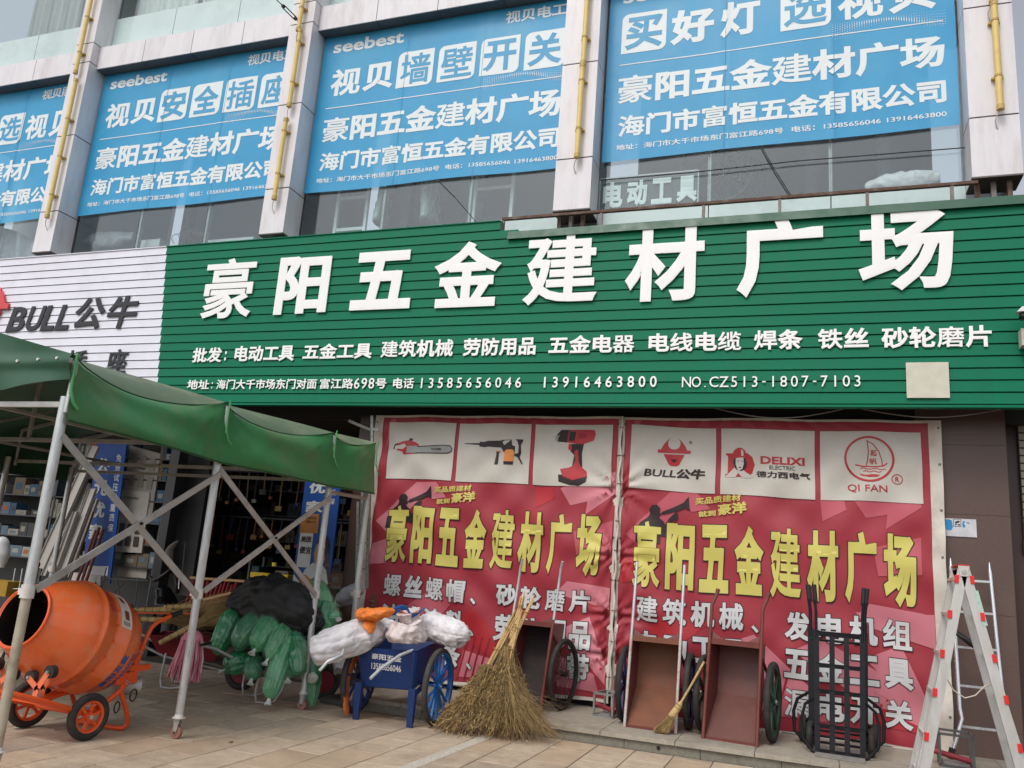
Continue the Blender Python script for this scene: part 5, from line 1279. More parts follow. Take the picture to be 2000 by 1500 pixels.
MB().tube([LP(1.385, 2.0), LP(1.385, .62), LP(1.40, .52), LP(1.33, .30), LP(1.30, .22)], .019, 10).build('rail', M_alb, lb)
MB().tube([LP(1.745, 1.98), LP(1.76, 1.2), LP(1.79, .2)], .019, 10).build('rail', M_alb, lb)
for x, z in ((1.385, 2.0), (1.745, 1.98)): MB().cyl(LP(x, z), LP(x, z + .09), .016, .005, n=10).build('rail_tip', M_alb, lb)
for z in (1.87, 1.55, 1.20, .83, .45): MB().bar(LP(1.385, z), LP(1.76, z), .03, .022).build('rung', M_alb, lb)
MB().bar(LP(1.30, .24), LP(1.27, .14), .05, .04).build('rubber_foot', M_rub, lb)
# black bag hooked between the ladders, steel frame boxes
o = blob([(1.34, 9.62, 1.36), (1.42, 9.60, 1.30), (1.52, 9.6, 1.24), (1.62, 9.6, 1.36)], [.03, .05, .06, .03], 31, .012, 14, 30, 20, flat=(1, .5)).build('black_bag', mat('bag_black', (24, 24, 26), .6)); tagit(o, 'small black bag hanging on the rung behind the folding ladder', 'bag')
M_ang = mat('angle_steel', (150, 152, 150), .45, metal=.5, var=.1, scale=10)
def frame_box(label, x, y, z, a, b, h, rz, mt, roller=True):
    t = thing('steel_frame', label, 'steel frame', (x, y, z), rz, local=True)
    w_ = .022
    for sx in (0, a):
        for sy in (0, b): MB().bar((sx, sy, 0), (sx, sy, h), w_, w_).build('post', mt, t)
    for zz in (w_ / 2, h - w_ / 2):
        for sy in (0, b): MB().bar((0, sy, zz), (a, sy, zz), w_ * .9, w_).build('cross_bar', mt, t)
        for sx in (0, a): MB().bar((sx, 0, zz), (sx, b, zz), w_ * .9, w_).build('cross_bar', mt, t)
    for sx in (0, a):
        for zz in (.02, h - .02): MB().cyl((sx, -.014, zz), (sx, -.010, zz), .006, n=8).build('bolt', M_grip, t)
    if roller:
        MB().cyl((-.06, b * .5, .11), (a - .01, b * .35, .06), .026, n=16).build('roller', mat('roller_red', (150, 44, 56), .6), t)
        MB().box(.03, .04, .012, a - .05, b - .04, .03).build('bottom_plate', M_htp, t)
    return t
frame_box('small steel angle frame with a red roller inside, between the first and second brown carts', -2.27, 9.52, .13, .22, .30, .25, RAD(-10), M_ang)
frame_box('dark steel angle frame on the step behind the folding ladder', 1.13, 9.28, .13, .28, .32, .30, RAD(-4), mat('angle_steel_dark', (96, 98, 96), .5, metal=.4), True)
# loose torn corner of a banner
o = MB().grid(lambda u, v: Vector((.93 + .16 * u + .10 * v, 9.92 - .05 * math.sin(u * 5), .20 + .12 * u + .05 * v * (1 - u) - .10 * (1 - v) * (1 - u))), 8, 6).build('banner_scrap', M_bhem)
tagit(o, 'curled cream corner flap at the foot of the right banner', 'flap')
# ------------------------------------------------------------------ brooms
M_str = [mat('straw_light', (188, 160, 108), .75, var=.2, scale=12), mat('straw_mid', (146, 120, 78), .8, var=.2, scale=12), mat('straw_dark', (100, 80, 52), .85, var=.2, scale=12)]
M_cane = mat('cane_stick', (196, 164, 110), .55, var=.2, scale=25, dirt=(130, 98, 60), dscale=30, damt=.5)
M_twig = mat('twig_brown', (98, 74, 54), .85, var=.25, scale=20)
M_bind = mat('binding_wire', (150, 126, 84), .7)
rnd = random.Random(5)
def strand(m_, pts, w_, tip=.3):
    pts = [Vector(p) for p in pts]; n = len(pts)
    s = Vector((rnd.uniform(-1, 1), rnd.uniform(-1, 1), rnd.uniform(-1, 1)))
    vs = []
    for i, p in enumerate(pts):
        d = (pts[min(i + 1, n - 1)] - pts[max(i - 1, 0)])
        x = d.cross(s)
        if x.length < 1e-6: x = Vector((1, 0, 0))
        x.normalize(); k = w_ * (1 - (1 - tip) * i / (n - 1)) * .5
        y = x.cross(d).normalized() * k * .9
        vs += [p - x * k - y * .5, p + x * k - y * .5, p + y]
    fs = []
    for i in range(n - 1):
        a = i * 3
        for q in range(3): fs.append((a + q, a + (q + 1) % 3, a + 3 + (q + 1) % 3, a + 3 + q))
    m_.add(vs, fs, True)
def twig_broom(label, neck, top, foots, nst, group, spreadY=.3, leaf=True, curl=.25, mts=None, r_neck=.045):
    """handle of bundled canes from neck to top; strands fan out from the neck to the foot points"""
    t = thing('twig_broom', label, 'broom', neck, 0, group)
    mts = mts or M_str
    neck = Vector(neck); top = Vector(top)
    for k in range(5):
        o = Vector((rnd.uniform(-.02, .02), rnd.uniform(-.02, .02), 0))
        e = Vector((rnd.uniform(-.018, .018), rnd.uniform(-.02, .02), rnd.uniform(-.10, .02)))
        p0 = neck + o - (top - neck) * .1; p1 = top + e
        mid = p0.lerp(p1, .5) + Vector((rnd.uniform(-.012, .012), rnd.uniform(-.01, .01), 0))
        MB().tube([p0, p0.lerp(mid, .5), mid, mid.lerp(p1, .5), p1], [.011, .0115, .0105, .011, .009], 8).build('cane', M_cane, t)
    for u in (.1, .35, .7):
        p = neck.lerp(top, u); MB().torus(p, top - neck, r_neck * (.8 - .3 * u), .005, 16, 6).build('binding', M_bind, t)
    ms = [MB() for _ in mts]
    for k in range(nst):
        m_ = rnd.choices(ms, weights=[3, 4, 3][:len(ms)])[0]
        f = rnd.random(); i = min(int(f * (len(foots) - 1)), len(foots) - 2); u = f * (len(foots) - 1) - i
        F_ = Vector(foots[i]).lerp(Vector(foots[i + 1]), u) + Vector((rnd.gauss(0, .03), rnd.uniform(-spreadY, spreadY), 0))
        L_ = rnd.uniform(.35, 1.02); st_ = neck + Vector((rnd.gauss(0, r_neck * .5), rnd.gauss(0, r_neck * .5), rnd.uniform(-.02, .06)))
        E = st_.lerp(F_, L_); E.z = max(E.z, .008)
        bulge = Vector(((E.x - st_.x) * .05, -.05 * L_, .0))
        pts = []
        for q in range(6):
            w_ = q / 5; p = st_.lerp(E, w_); k_ = w_ ** 1.45; p.x = st_.x + (E.x - st_.x) * k_; p.y = st_.y + (E.y - st_.y) * k_; p += bulge * math.sin(math.pi * w_) * .6
            p += Vector((nz(p.x, p.y, p.z, 5, k % 7), nz(p.x, p.y, p.z, 5, k % 5 + 9), 0)) * .07 * w_
            if q == 5: p += Vector((rnd.gauss(0, .035), rnd.gauss(0, .03), rnd.gauss(0, .02))) * curl * 3
            p.z = max(p.z, .006); pts.append(p)
        strand(m_, pts, rnd.uniform(.003, .0055))
        if leaf and rnd.random() < .85:
            for _ in range(rnd.choice((2, 3, 4))):
                w_ = rnd.uniform(.35, 1); j = min(int(w_ * 5), 4); p = pts[j].lerp(pts[j + 1], w_ * 5 - j)
                d_ = (pts[5] - pts[0]).normalized() + Vector((rnd.gauss(0, .6), rnd.gauss(-.2, .5), rnd.gauss(.1, .6)))
                d_.normalize(); l_ = rnd.uniform(.03, .07)
                mm = rnd.choices(ms, weights=[4, 3, 1][:len(ms)])[0]
                q1 = p + d_ * l_ * .5 + Vector((0, 0, -.004)); q2 = p + d_ * l_ + Vector((rnd.gauss(0, .008), 0, rnd.gauss(0, .008)))
                for q_ in (q1, q2): q_.z = max(q_.z, .006)
                strand(mm, [p, q1, q2], rnd.uniform(.007, .013), .3)
    for m_, mt_ in zip(ms, mts): m_.build('bristles', mt_, t, kind='stuff')
    return t
gb = 'twig brooms heaped before the left banner'
twig_broom('twig broom with the tallest thin cane handle, back of the heap before the left banner', (-3.0, 8.62, .86), (-2.965, 8.85, 1.42), [(-3.25, 8.55, .02), (-2.6, 8.6, .02)], 900, gb, .2)
twig_broom('pale straw broom with thick split canes leaning right, centre of the heap', (-2.97, 8.48, .80), (-2.77, 8.62, 1.38), [(-3.45, 8.25, .02), (-3.1, 8.15, .02), (-2.8, 8.2, .02), (-2.6, 8.45, .02)], 1900, gb, .16)
twig_broom('twig broom lying low to the left, its head beside the blue cart wheel', (-3.16, 8.40, .60), (-2.92, 8.52, 1.22), [(-3.62, 8.28, .02), (-3.5, 8.18, .02), (-3.2, 8.10, .02)], 1500, gb, .14, curl=.2)
twig_broom('thin bare-twigged broom spreading out on the paving at the right of the heap', (-2.93, 8.42, .62), (-2.87, 8.55, 1.22), [(-3.1, 8.0, .01), (-2.7, 8.02, .01), (-2.35, 8.2, .01), (-2.3, 8.5, .02)], 900, gb, .12, leaf=False, curl=.4)
# loose long twigs
m_ = MB()
for k in range(60):
    a = Vector((rnd.uniform(-2.95, -2.75), rnd.uniform(8.3, 8.5), rnd.uniform(.1, .5)))
    b = Vector((rnd.uniform(-2.7, -2.1), rnd.uniform(8.1, 8.55), rnd.uniform(.01, .45)))
    mid = a.lerp(b, .5) + Vector((0, 0, rnd.uniform(-.05, .08)))
    strand(m_, [a, a.lerp(mid, .6), mid, mid.lerp(b, .6), b], .003, .3)
o = m_.build('loose_twigs', M_str[1], kind='stuff')
# small straw broom leaning on the carts
sb = thing('straw_broom', 'small straw broom with bamboo stick leaning between the two right brown carts', 'broom', (-1.30, 9.0, .3))
a, b = Vector((-1.265, 9.0, .42)), Vector((-1.035, 9.06, .86))
MB().tube([a, a.lerp(b, .5) + Vector((.004, 0, 0)), b], .012, 10).build('stick', M_cane, sb)
for u in (.3, .62): MB().torus(a.lerp(b, u), b - a, .0125, .0025, 12, 5).build('stick_node', M_bind, sb)
MB().tube([(-1.34, 8.99, .30), a, (-1.25, 9.0, .45)], [.040, .032, .016], 14).build('straw_collar', M_str[0], sb)
for z in (.31, .35, .39, .42): MB().torus((-1.265 - (.42 - z) * .6, 9.0, z), b - a, .036, .004, 14, 5).build('binding', M_bind, sb)
ms = [MB(), MB()]
for k in range(520):
    s0 = Vector((-1.335 + rnd.gauss(0, .014), 8.99 + rnd.gauss(0, .02), .31))
    E = Vector((-1.44 + rnd.uniform(-.075, .085), 8.98 + rnd.uniform(-.06, .05), rnd.uniform(.135, .17)))
    if E.y < 8.66: E.y = 8.67
    mid = s0.lerp(E, .5) + Vector((rnd.gauss(0, .012), rnd.gauss(0, .01), .0))
    strand(rnd.choice(ms), [s0, s0.lerp(mid, .6), mid, E], .0045, .5)
ms[0].build('bristles', M_str[0], sb, kind='stuff'); ms[1].build('bristles', M_str[1], sb, kind='stuff')
# dark twig broom upside down by the shop entrance, and a short one
for lab, nk, tp, ft, n_ in (('dark twig broom leaning beside the steel rack at the shop entrance', (-5.80, 9.55, 1.22), (-6.06, 9.7, 1.78), [(-5.75, 9.45, .70), (-5.22, 9.4, .62)], 700),
                            ('short twig broom standing against the left edge of the left banner', (-5.28, 9.7, 1.0), (-5.27, 9.75, 1.22), [(-5.42, 9.65, .6), (-5.14, 9.65, .6)], 260)):
    t = thing('twig_broom', lab, 'broom', nk)
    nk = Vector(nk); tp = Vector(tp)
    for k in range(9):
        o_ = Vector((rnd.gauss(0, .014), rnd.gauss(0, .014), 0))
        MB().tube([nk + o_ - (tp - nk) * .2, nk.lerp(tp, .5) + o_, tp + o_ * .8 - (tp - nk) * rnd.uniform(0, .2)], [.007, .008, .006], 6).build('cane', M_twig, t)
    for u in (.1, .5): MB().torus(nk.lerp(tp, u), tp - nk, .036, .005, 14, 5).build('binding', M_bind, t)
    m_ = MB()
    for k in range(n_):
        f = rnd.random(); E = Vector(ft[0]).lerp(Vector(ft[1]), f) + Vector((0, rnd.gauss(0, .06), rnd.uniform(-.05, .25)))
        s0 = nk + Vector((rnd.gauss(0, .02), rnd.gauss(0, .02), 0)); mid = s0.lerp(E, .5) + Vector((rnd.gauss(0, .02), 0, rnd.gauss(0, .02)))
        strand(m_, [s0, mid, E], .005, .4)
    m_.build('bristles', M_twig if n_ > 300 else M_str[2], t, kind='stuff')

# ------------------------------------------------------------------ wheelbarrows under the tent
M_tray = mat('barrow_tray_red', (120, 30, 40), .5, var=.15, scale=8)
M_trayk = mat('barrow_tray_dark', (46, 44, 46), .6)
def barrow(label, loc, rz, mt):
    t = thing('wheelbarrow', label, 'wheelbarrow', loc, rz, 'wheelbarrows under the tent', local=True)
    # local: x across, y towards the wheel
    b0 = [(-.22, -.30, .36), (.22, -.30, .36), (.20, .30, .33), (-.20, .30, .33)]
    t0 = [(-.33, -.42, .58), (.33, -.42, .58), (.28, .48, .60), (-.28, .48, .60)]
    m_ = MB()
    for i in range(4):
        j = (i + 1) % 4; m_.add([b0[i], b0[j], t0[j], t0[i]], [(0, 1, 2, 3)])
    m_.add(b0, [(0, 1, 2, 3)]).build('tray', mt, t)
    MB().tube(t0, .012, 8, closed=True).build('tray_rim', mt, t)
    for s in (-1, 1):
        MB().tube([(s * .30, -.95, .62), (s * .28, -.75, .58), (s * .22, -.25, .36), (s * .10, .55, .20)], .016, 10).build('handle', M_steelf, t)
        MB().tube([(s * .30, -1.02, .63), (s * .295, -.88, .605)], .021, 10).build('grip', M_grip, t)
        MB().tube([(s * .27, -.22, .40), (s * .26, -.24, .12), (s * .255, -.22, .03), (s * .25, -.12, .018), (s * .245, -.02, .03), (s * .24, .05, .14), (s * .22, .12, .36)], .012, 10).build('leg', M_steel, t)
    c = MB().torus((0, .62, .20), (1, 0, 0), .155, .045, 32, 10).build('wheel', M_rub, t)
    MB().cyl((-.03, .62, .20), (.03, .62, .20), .12, n=20).build('rim', M_tray, c)
    return t
barrow('wheelbarrow with red tray loaded with straw brooms, behind the concrete mixer', (-6.95, 8.50, 0), RAD(-62), M_tray)
barrow('wheelbarrow buried under green plastic bags, in the middle under the tent', (-5.75, 8.45, 0), RAD(-38), M_trayk)
# pale brooms stacked on the left barrow
for k, (a, b, lab) in enumerate([((-7.75, 8.35, .82), (-6.85, 8.6, .90), 'uppermost pale broom in the left barrow'), ((-7.75, 8.30, .72), (-6.80, 8.50, .76), 'pale broom lying lowest along the left barrow'),
                                 ((-7.0, 8.0, .52), (-6.45, 8.5, .98), 'pale broom pointing up to the right in the left barrow'), ((-6.9, 8.25, .66), (-6.4, 8.45, .90), 'short pale broom under the black sheet edge'),
                                 ((-7.4, 8.45, .88), (-6.5, 8.55, .98), 'rear pale broom against the red rods')]):
    t = thing('pale_broom', lab, 'broom', a, 0, 'pale straw brooms in the left barrow')
    a = Vector(a); b = Vector(b)
    MB().tube([a, a.lerp(b, .5)], [.028, .035], 10).build('bound_handle', M_str[0], t)
    for u in (.05, .15, .25, .35, .45): MB().torus(a.lerp(b, u), b - a, .034, .004, 14, 5).build('binding', M_bind, t)
    m_ = MB()
    for q in range(240):
        s0 = a.lerp(b, .45) + Vector((rnd.gauss(0, .012), rnd.gauss(0, .012), rnd.gauss(0, .012)))
        E = b + (b - a) * rnd.uniform(-.15, .2) + Vector((rnd.gauss(0, .04), rnd.gauss(0, .05), rnd.gauss(0, .07)))
        strand(m_, [s0, s0.lerp(E, .5) + Vector((0, 0, rnd.gauss(0, .015))), E], .006, .5)
    m_.build('bristles', rnd.choice(M_str[:2]), t, kind='stuff')
o = MB().tube([(-7.6, 8.2, .80), (-6.75, 8.25, .86)], .010, 8).build('orange_rod', M_orf); tagit(o, 'thin orange rod lying across the pale brooms', 'rod')
# pink mop hanging on a barrow handle
M_pink = mat('mop_pink', (214, 130, 148), .85, var=.15, scale=14, dirt=(190, 96, 110), dscale=8, damt=.5)
M_pinkw = mat('mop_pale', (226, 196, 196), .85, var=.1, scale=14)
mp = thing('mop', 'pink cloth mop hanging from a handle beside the second tent leg', 'mop', (-5.86, 7.5, .86))
top = Vector((-6.137, 7.500, 0.734)); hb = Vector((-6.068, 7.500, 0.183))
ms = [MB(), MB()]
for k in range(150):
    a = rnd.uniform(0, 6.283); rr = rnd.uniform(.3, 1)
    s0 = top + Vector((.03 * math.cos(a), .03 * math.sin(a), .0))
    p1 = top + Vector((.11 * rr * math.cos(a), .09 * rr * math.sin(a), -.06 + .01 * rnd.random()))
    L_ = rnd.uniform(.36, .50)
    p2 = top + Vector((.15 * rr * math.cos(a) + rnd.gauss(-.01, .01), .11 * rr * math.sin(a), -.25)); p3 = top + Vector((.18 * rr * math.cos(a) - .03 + rnd.gauss(0, .015), .12 * rr * math.sin(a), -L_))
    strand(ms[0] if k % 6 else ms[1], [s0, p1, p2, p3], rnd.uniform(.018, .03), .7)
ms[0].build('cloth_strips', M_pink, mp, kind='stuff'); ms[1].build('cloth_strips', M_pinkw, mp, kind='stuff')
MB().lathe(top + Vector((0, 0, .03)), (0, 0, -1), [(0, .01), (.01, .05), (.04, .09), (.10, .11)], 20).build('mop_head', M_pink, mp)
MB().tube([Vector((-5.942, 7.400, 0.634)), Vector((-5.976, 7.600, 0.641))], .014, 10).build('handle', M_grip, mp)

# ------------------------------------------------------------------ green plastic bags, black sheet
def plastic(name, rgb, alpha, rough=.18):
    M = mat(name, rgb, rough, var=.3, scale=7, bump=.8, bscale=26, alpha=alpha, coat=.6, stretch=(1, 1, .5)); return M
M_gb = [plastic('green_film', (50, 140, 88), .93), plastic('green_film_pale', (84, 160, 112), .9), plastic('green_film_deep', (44, 122, 80), .95)]
M_knot = plastic('clear_film', (206, 214, 208), .85)
M_clear = plastic('clear_overwrap', (190, 226, 204), .10, .12)
M_core = mat('bundle_core', (30, 96, 58), .8, var=.3, scale=30)
GB = 'green plastic bags on the middle barrow'
def gbag(label, pa, pb, r, seed, mi=0, knot=True, bend=.0, fat=(1, 1)):
    a, b = Vector(pa), Vector(pb); d = b - a; up = Vector((0, 0, 1)) * bend
    t = thing('plastic_bag', label, 'plastic bag', tuple(b), 0, GB)
    pts = [a, a + d * .04, a + d * .3 + up, a + d * .6 + up * 1.1, a + d * .85 + up * .5, a + d * .97, b]
    blob(pts, [r * .3, r * .7, r, r * 1.02, r * .85, r * .42, r * .12], seed, .010, 9, 64, 56, flat=fat, lump=.03, pleat=.22, npl=12).build('film', M_gb[mi], t)
    blob(pts, [r * .4, r * .76, r * 1.05, r * 1.07, r * .9, r * .46, r * .13], seed + 20, .010, 12, 56, 48, flat=fat, lump=.03, pleat=.2, npl=8).build('clear_film', M_clear, t)
    dn = d.normalized()
    if knot:
        blob([b - dn * .01, b + dn * .02, b + dn * .045, b + dn * .07], [.010, .016, .022, .03], seed + 40, .018, 30, 24, 12, flat=(1, .6)).build('knot', M_knot, t)
    x_, y_ = MB().frame(d)
    return t
BY_ = 7.92
def q(px, py, dy=0): return None
gbag('green plastic bag at the left end of the upper row, drooping to the lower left', (-6.198, 8.250, 0.930), (-6.173, 7.980, 0.494), .118, 1, 0, False, .04)
gbag('green plastic bag, second from left in the upper row, with pale blunt end', (-5.809, 8.200, 0.908), (-5.867, 7.900, 0.572), .135, 2, 2, False, .05)
gbag('green plastic bag, third in the upper row, with a white knotted tip', (-5.585, 8.200, 0.911), (-5.589, 7.840, 0.603), .13, 3, 0, True, .05)
gbag('slim green plastic bag right of the third one in the upper row, knot hanging', (-5.429, 8.150, 0.860), (-5.413, 7.840, 0.522), .095, 4, 1, True, .03)
gbag('long green plastic bag hanging almost to the ground in the centre', (-5.380, 8.100, 0.769), (-5.303, 7.800, 0.144), .105, 5, 1, True, .0)
gbag('green plastic bag low on the left, below the upper row, knot to the left', (-5.794, 8.100, 0.449), (-5.972, 7.880, 0.351), .115, 6, 2, True, .02)
gbag('small dark green plastic bag hanging under the upper row at the left of centre', (-5.715, 8.050, 0.514), (-5.597, 7.860, 0.299), .095, 7, 2, True, .0)
gbag('dark green plastic bag hanging just left of the third tent leg', (-5.384, 8.200, 0.781), (-5.066, 7.950, 0.390), .10, 8, 2, False, .02)
gbag('small green plastic bag half hidden behind the long hanging one', (-5.433, 8.200, 0.587), (-5.246, 8.000, 0.346), .09, 9, 0, True, .0)
gbag('big green plastic bag bulging up behind the third tent leg', (-5.624, 8.750, 1.234), (-5.218, 8.550, 0.839), .17, 10, 1, False, .08)
gbag('large green plastic bag below the big one, right of the third tent leg', (-5.235, 8.600, 1.119), (-5.234, 8.500, 0.700), .15, 11, 0, False, .0)
gbag('small green plastic bag with white knot, rightmost in the pile', (-5.215, 8.600, 0.979), (-5.043, 8.500, 0.956), .085, 12, 1, True, .0)
gbag('dark green roll standing on the paving right of the third tent leg', (-5.214, 8.350, 0.764), (-5.055, 8.250, 0.031), .075, 13, 2, False, .0)
o = blob([(-5.106, 8.200, 0.328), (-5.055, 8.200, 0.334), (-5.013, 8.200, 0.312)], [.03, .045, .02], 77, .02, 22, 24, 12).build('film_wad', M_knot); tagit(o, 'crumpled clear film wad stuck on the dark green roll', 'plastic film')
M_blk = mat('black_woven_sheet', (30, 31, 33), .6, var=.15, scale=8, bump=.3, bscale=160)
o = blob([(-6.325, 8.300, 0.947), (-6.246, 8.300, 0.982), (-5.957, 8.250, 1.080), (-5.625, 8.220, 1.074), (-5.360, 8.250, 0.973), (-5.247, 8.300, 0.845), (-5.213, 8.300, 0.793)], [.04, .14, .22, .265, .225, .12, .04], 50, .045, 3.5, 120, 100, flat=(.85, 1.0), lump=.10, pleat=.16, npl=13).build('black_sheet', M_blk)
tagit(o, 'black woven sheet draped over the pile of green bags', 'sheet')
o = blob([(-5.815, 8.300, 1.262), (-5.794, 8.300, 1.309), (-5.780, 8.300, 1.350)], [.10, .05, .015], 51, .015, 12, 30, 12).build('sheet_peak', M_blk, o)
M_wd = mat('wood_handle', (214, 176, 130), .6, var=.12, scale=20, stretch=(1, 8, 8))
for a, b, lab in (((-6.874, 8.200, 1.264), (-6.013, 8.300, 1.276), 'wooden handle sticking out left of the black sheet, the upper one'), ((-6.643, 8.200, 1.026), (-6.344, 8.300, 1.130), 'wooden handle sticking out left of the black sheet, the lower one'), ((-5.556, 8.400, 1.294), (-5.397, 8.400, 1.283), 'stub of a wooden handle at the right of the black sheet')):
    o = MB().cyl(a, b, .016, n=14).build('wooden_handle', M_wd); tagit(o, lab, 'handle', 'wooden handles under the black sheet')
o = blob([(-5.585, 8.500, 1.363), (-5.520, 8.500, 1.344), (-5.453, 8.500, 1.268), (-5.435, 8.500, 1.235)], [.02, .06, .05, .02], 60, .02, 14, 24, 14, flat=(1, .7)).build('paper_bag', mat('kraft_paper', (170, 120, 66), .8)); tagit(o, 'crumpled brown paper bag beside the third tent leg, above the green bags', 'paper bag')
# ------------------------------------------------------------------ things at and inside the shop front
M_bs = mat('stand_blue', (18, 72, 150), .5, var=.08, scale=3)
M_bsw = mat('stand_white', (200, 204, 206), .5, var=.08)
M_grab = mat('board_grey', (150, 146, 138), .6, var=.08, scale=4)
M_swk = mat('switch_dark', (66, 58, 50), .5)
def leaning_panel(name, label, cat, bl, br, tr, tl, mt, th=.03, group=None, part='panel'):
    t = thing(name, label, cat, tuple(bl), 0, group)
    bl, br, tr, tl = map(Vector, (bl, br, tr, tl)); n_ = (br - bl).cross(tl - bl).normalized()
    if n_.y > 0: n_ = -n_
    b = [bl, br, tr, tl]
    m_ = MB(); m_.add([p - n_ * th for p in b] + b, [(3, 2, 1, 0), (4, 5, 6, 7), (0, 1, 5, 4), (1, 2, 6, 5), (2, 3, 7, 6), (3, 0, 4, 7)]); m_.build(part, mt, t)
    def pt(u, v, off=.004): return bl + (br - bl) * u + (tl - bl) * v + (tr - tl - br + bl) * u * v + n_ * off
    return t, pt
def pt_text(t, pt, s, u0, u1, v0, v1, mt, bold=.03, off=.006, name='lettering'):
    v, f = text_fit(s, u0, v0, u1, v1, 0, bold)
    MB().add([pt(p.x, p.z, off) for p in v], f).build(name, mt, t)
def pt_quad(t, pt, u0, u1, v0, v1, mt, name, off=.005, ins=0):
    MB().add([pt(u0, v0, off), pt(u1, v0, off), pt(u1, v1, off), pt(u0, v1, off)], [(0, 1, 2, 3)]).build(name, mt, t)
# blue stand 1
t, pt = leaning_panel('advertising_stand', 'blue advertising stand with vertical white characters, left one behind the first brace', 'advertising stand',
    (-11.003, 10.600, 0.918), (-10.422, 10.600, 0.961), (-10.582, 10.600, 3.182), (-11.222, 10.600, 3.256), M_bs)
for i, ch in enumerate('公元优家'):
    pt_text(t, pt, ch, .08, .55, .76 - i * .155, .875 - i * .155, M_bsw, .04)
for i, ch in enumerate('免费试压双重质保'):
    pt_text(t, pt, ch, .72, .90, .865 - i * .072, .92 - i * .072, M_bsw, .02)
pt_quad(t, pt, .1, .9, .0, .12, M_bsw, 'white_field')
# blue stand 2 with figure
t, pt = leaning_panel('advertising_stand', 'blue advertising stand with taped brown paper and a cropped figure, by the third tent leg', 'advertising stand',
    (-6.675, 10.000, 1.095), (-6.096, 10.000, 1.107), (-6.102, 10.000, 2.758), (-6.678, 10.000, 2.741), M_bs)
pt_text(t, pt, '元', .12, .55, .955, 1.0, M_bsw, .04)
pt_text(t, pt, '优', .14, .60, .83, .93, M_bsw, .04); pt_text(t, pt, '家', .10, .60, .67, .77, M_bsw, .04)
for i, ch in enumerate('重质保'): pt_text(t, pt, ch, .74, .90, .89 - i * .075, .94 - i * .075, M_bsw, .02)
MB().add([pt(*p_, .008) for p_ in ((.04, .50), (.54, .50), (.52, .66), (.18, .66), (.02, .60))], [(0, 1, 2, 3, 4)]).build('brown_paper', mat('kraft_paper', (170, 120, 66), .8), t)
pt_text(t, pt, '休息区域', .18, .46, .615, .635, M_bblk, .01, .011); pt_text(t, pt, '请勿入内', .18, .44, .585, .605, M_bblk, .01, .011)
MB().add([pt(*p_, .006) for p_ in ((.06, .22), (.42, .22), (.42, .50), (.06, .50))], [(0, 1, 2, 3)]).build('white_field', M_bsw, t)
pt_text(t, pt, '美团', .10, .38, .425, .475, M_bblk, .03, .011); pt_text(t, pt, '便宜', .10, .42, .33, .39, M_bblk, .03, .011)
skin = mat('print_skin', (172, 142, 122), .6); hair = mat('print_hair', (30, 30, 34), .6); shirt = mat('print_shirt', (196, 204, 204), .6)
def fig(pts, mt, off): MB().add([pt(*p_, off) for p_ in pts], [tuple(range(len(pts)))]).build('figure_print', mt, t)
fig([(.35, .0), (.95, .0), (.97, .12), (.9, .20), (.70, .27), (.5, .26), (.30, .20), (.20, .10), (.02, .16), (.0, .05)], shirt, .008)
fig([(.55, .25), (.78, .25), (.84, .32), (.85, .40), (.72, .45), (.56, .42), (.50, .34)], skin, .010)
fig([(.54, .41), (.60, .47), (.72, .49), (.84, .47), (.90, .41), (.88, .34), (.83, .33), (.80, .40), (.70, .43), (.60, .42)], hair, .012)
# switch boards on the pillar
t, pt = leaning_panel('switch_display_board', 'grey display board with rows of wall switches, behind the left braces', 'display board', (-10.746, 10.900, 2.098), (-10.095, 10.900, 2.045), (-10.125, 10.900, 3.087), (-10.801, 10.900, 3.211), M_grab, group='switch boards')
for i in range(3):
    for j in range(3): pt_quad(t, pt, .12 + i * .29, .30 + i * .29, .12 + j * .29, .32 + j * .29, M_grab if 0 else mat('switch_plate', (128, 122, 112), .5), 'switch', .012)
t, pt = leaning_panel('switch_display_board', 'pale display board with two rows of dark switches, below the first board', 'display board', (-10.826, 10.880, 1.450), (-10.160, 10.880, 1.467), (-10.203, 10.880, 2.438), (-10.856, 10.880, 2.472), mat('board_pale', (176, 172, 164), .6), group='switch boards')
for i in range(3):
    for j in range(2): pt_quad(t, pt, .22 + i * .25, .38 + i * .25, .10 + j * .20, .26 + j * .20, M_swk, 'switch', .012)
pt_text(t, pt, '开关插座系列', .2, .7, .86, .90, M_swk, .01, .01)
t, pt = leaning_panel('display_board', 'tall plain grey board standing below the switch boards in the dark', 'display board', (-10.646, 10.950, 1.071), (-10.046, 10.950, 1.074), (-10.076, 10.950, 1.451), (-10.682, 10.950, 1.413), M_grab)
pt_quad(t, pt, .1, .3, .1, .9, M_grab, 'panel_seam', .006)
# white box with lettering
t, pt = leaning_panel('shop_box', 'white box lettered 五金 with red-brown rods leaning on it, behind the mixer', 'box', (-10.153, 9.600, 0.644), (-9.589, 9.600, 0.619), (-9.613, 9.600, 1.117), (-10.177, 9.600, 1.128), mat('box_white', (176, 174, 172), .6), th=.15)
pt_text(t, pt, '阳五金', .25, .98, .52, .82, M_bblk, .03); pt_text(t, pt, '13585656046', .2, .95, .18, .32, mat('print_grey', (110, 110, 110), .6), .01)
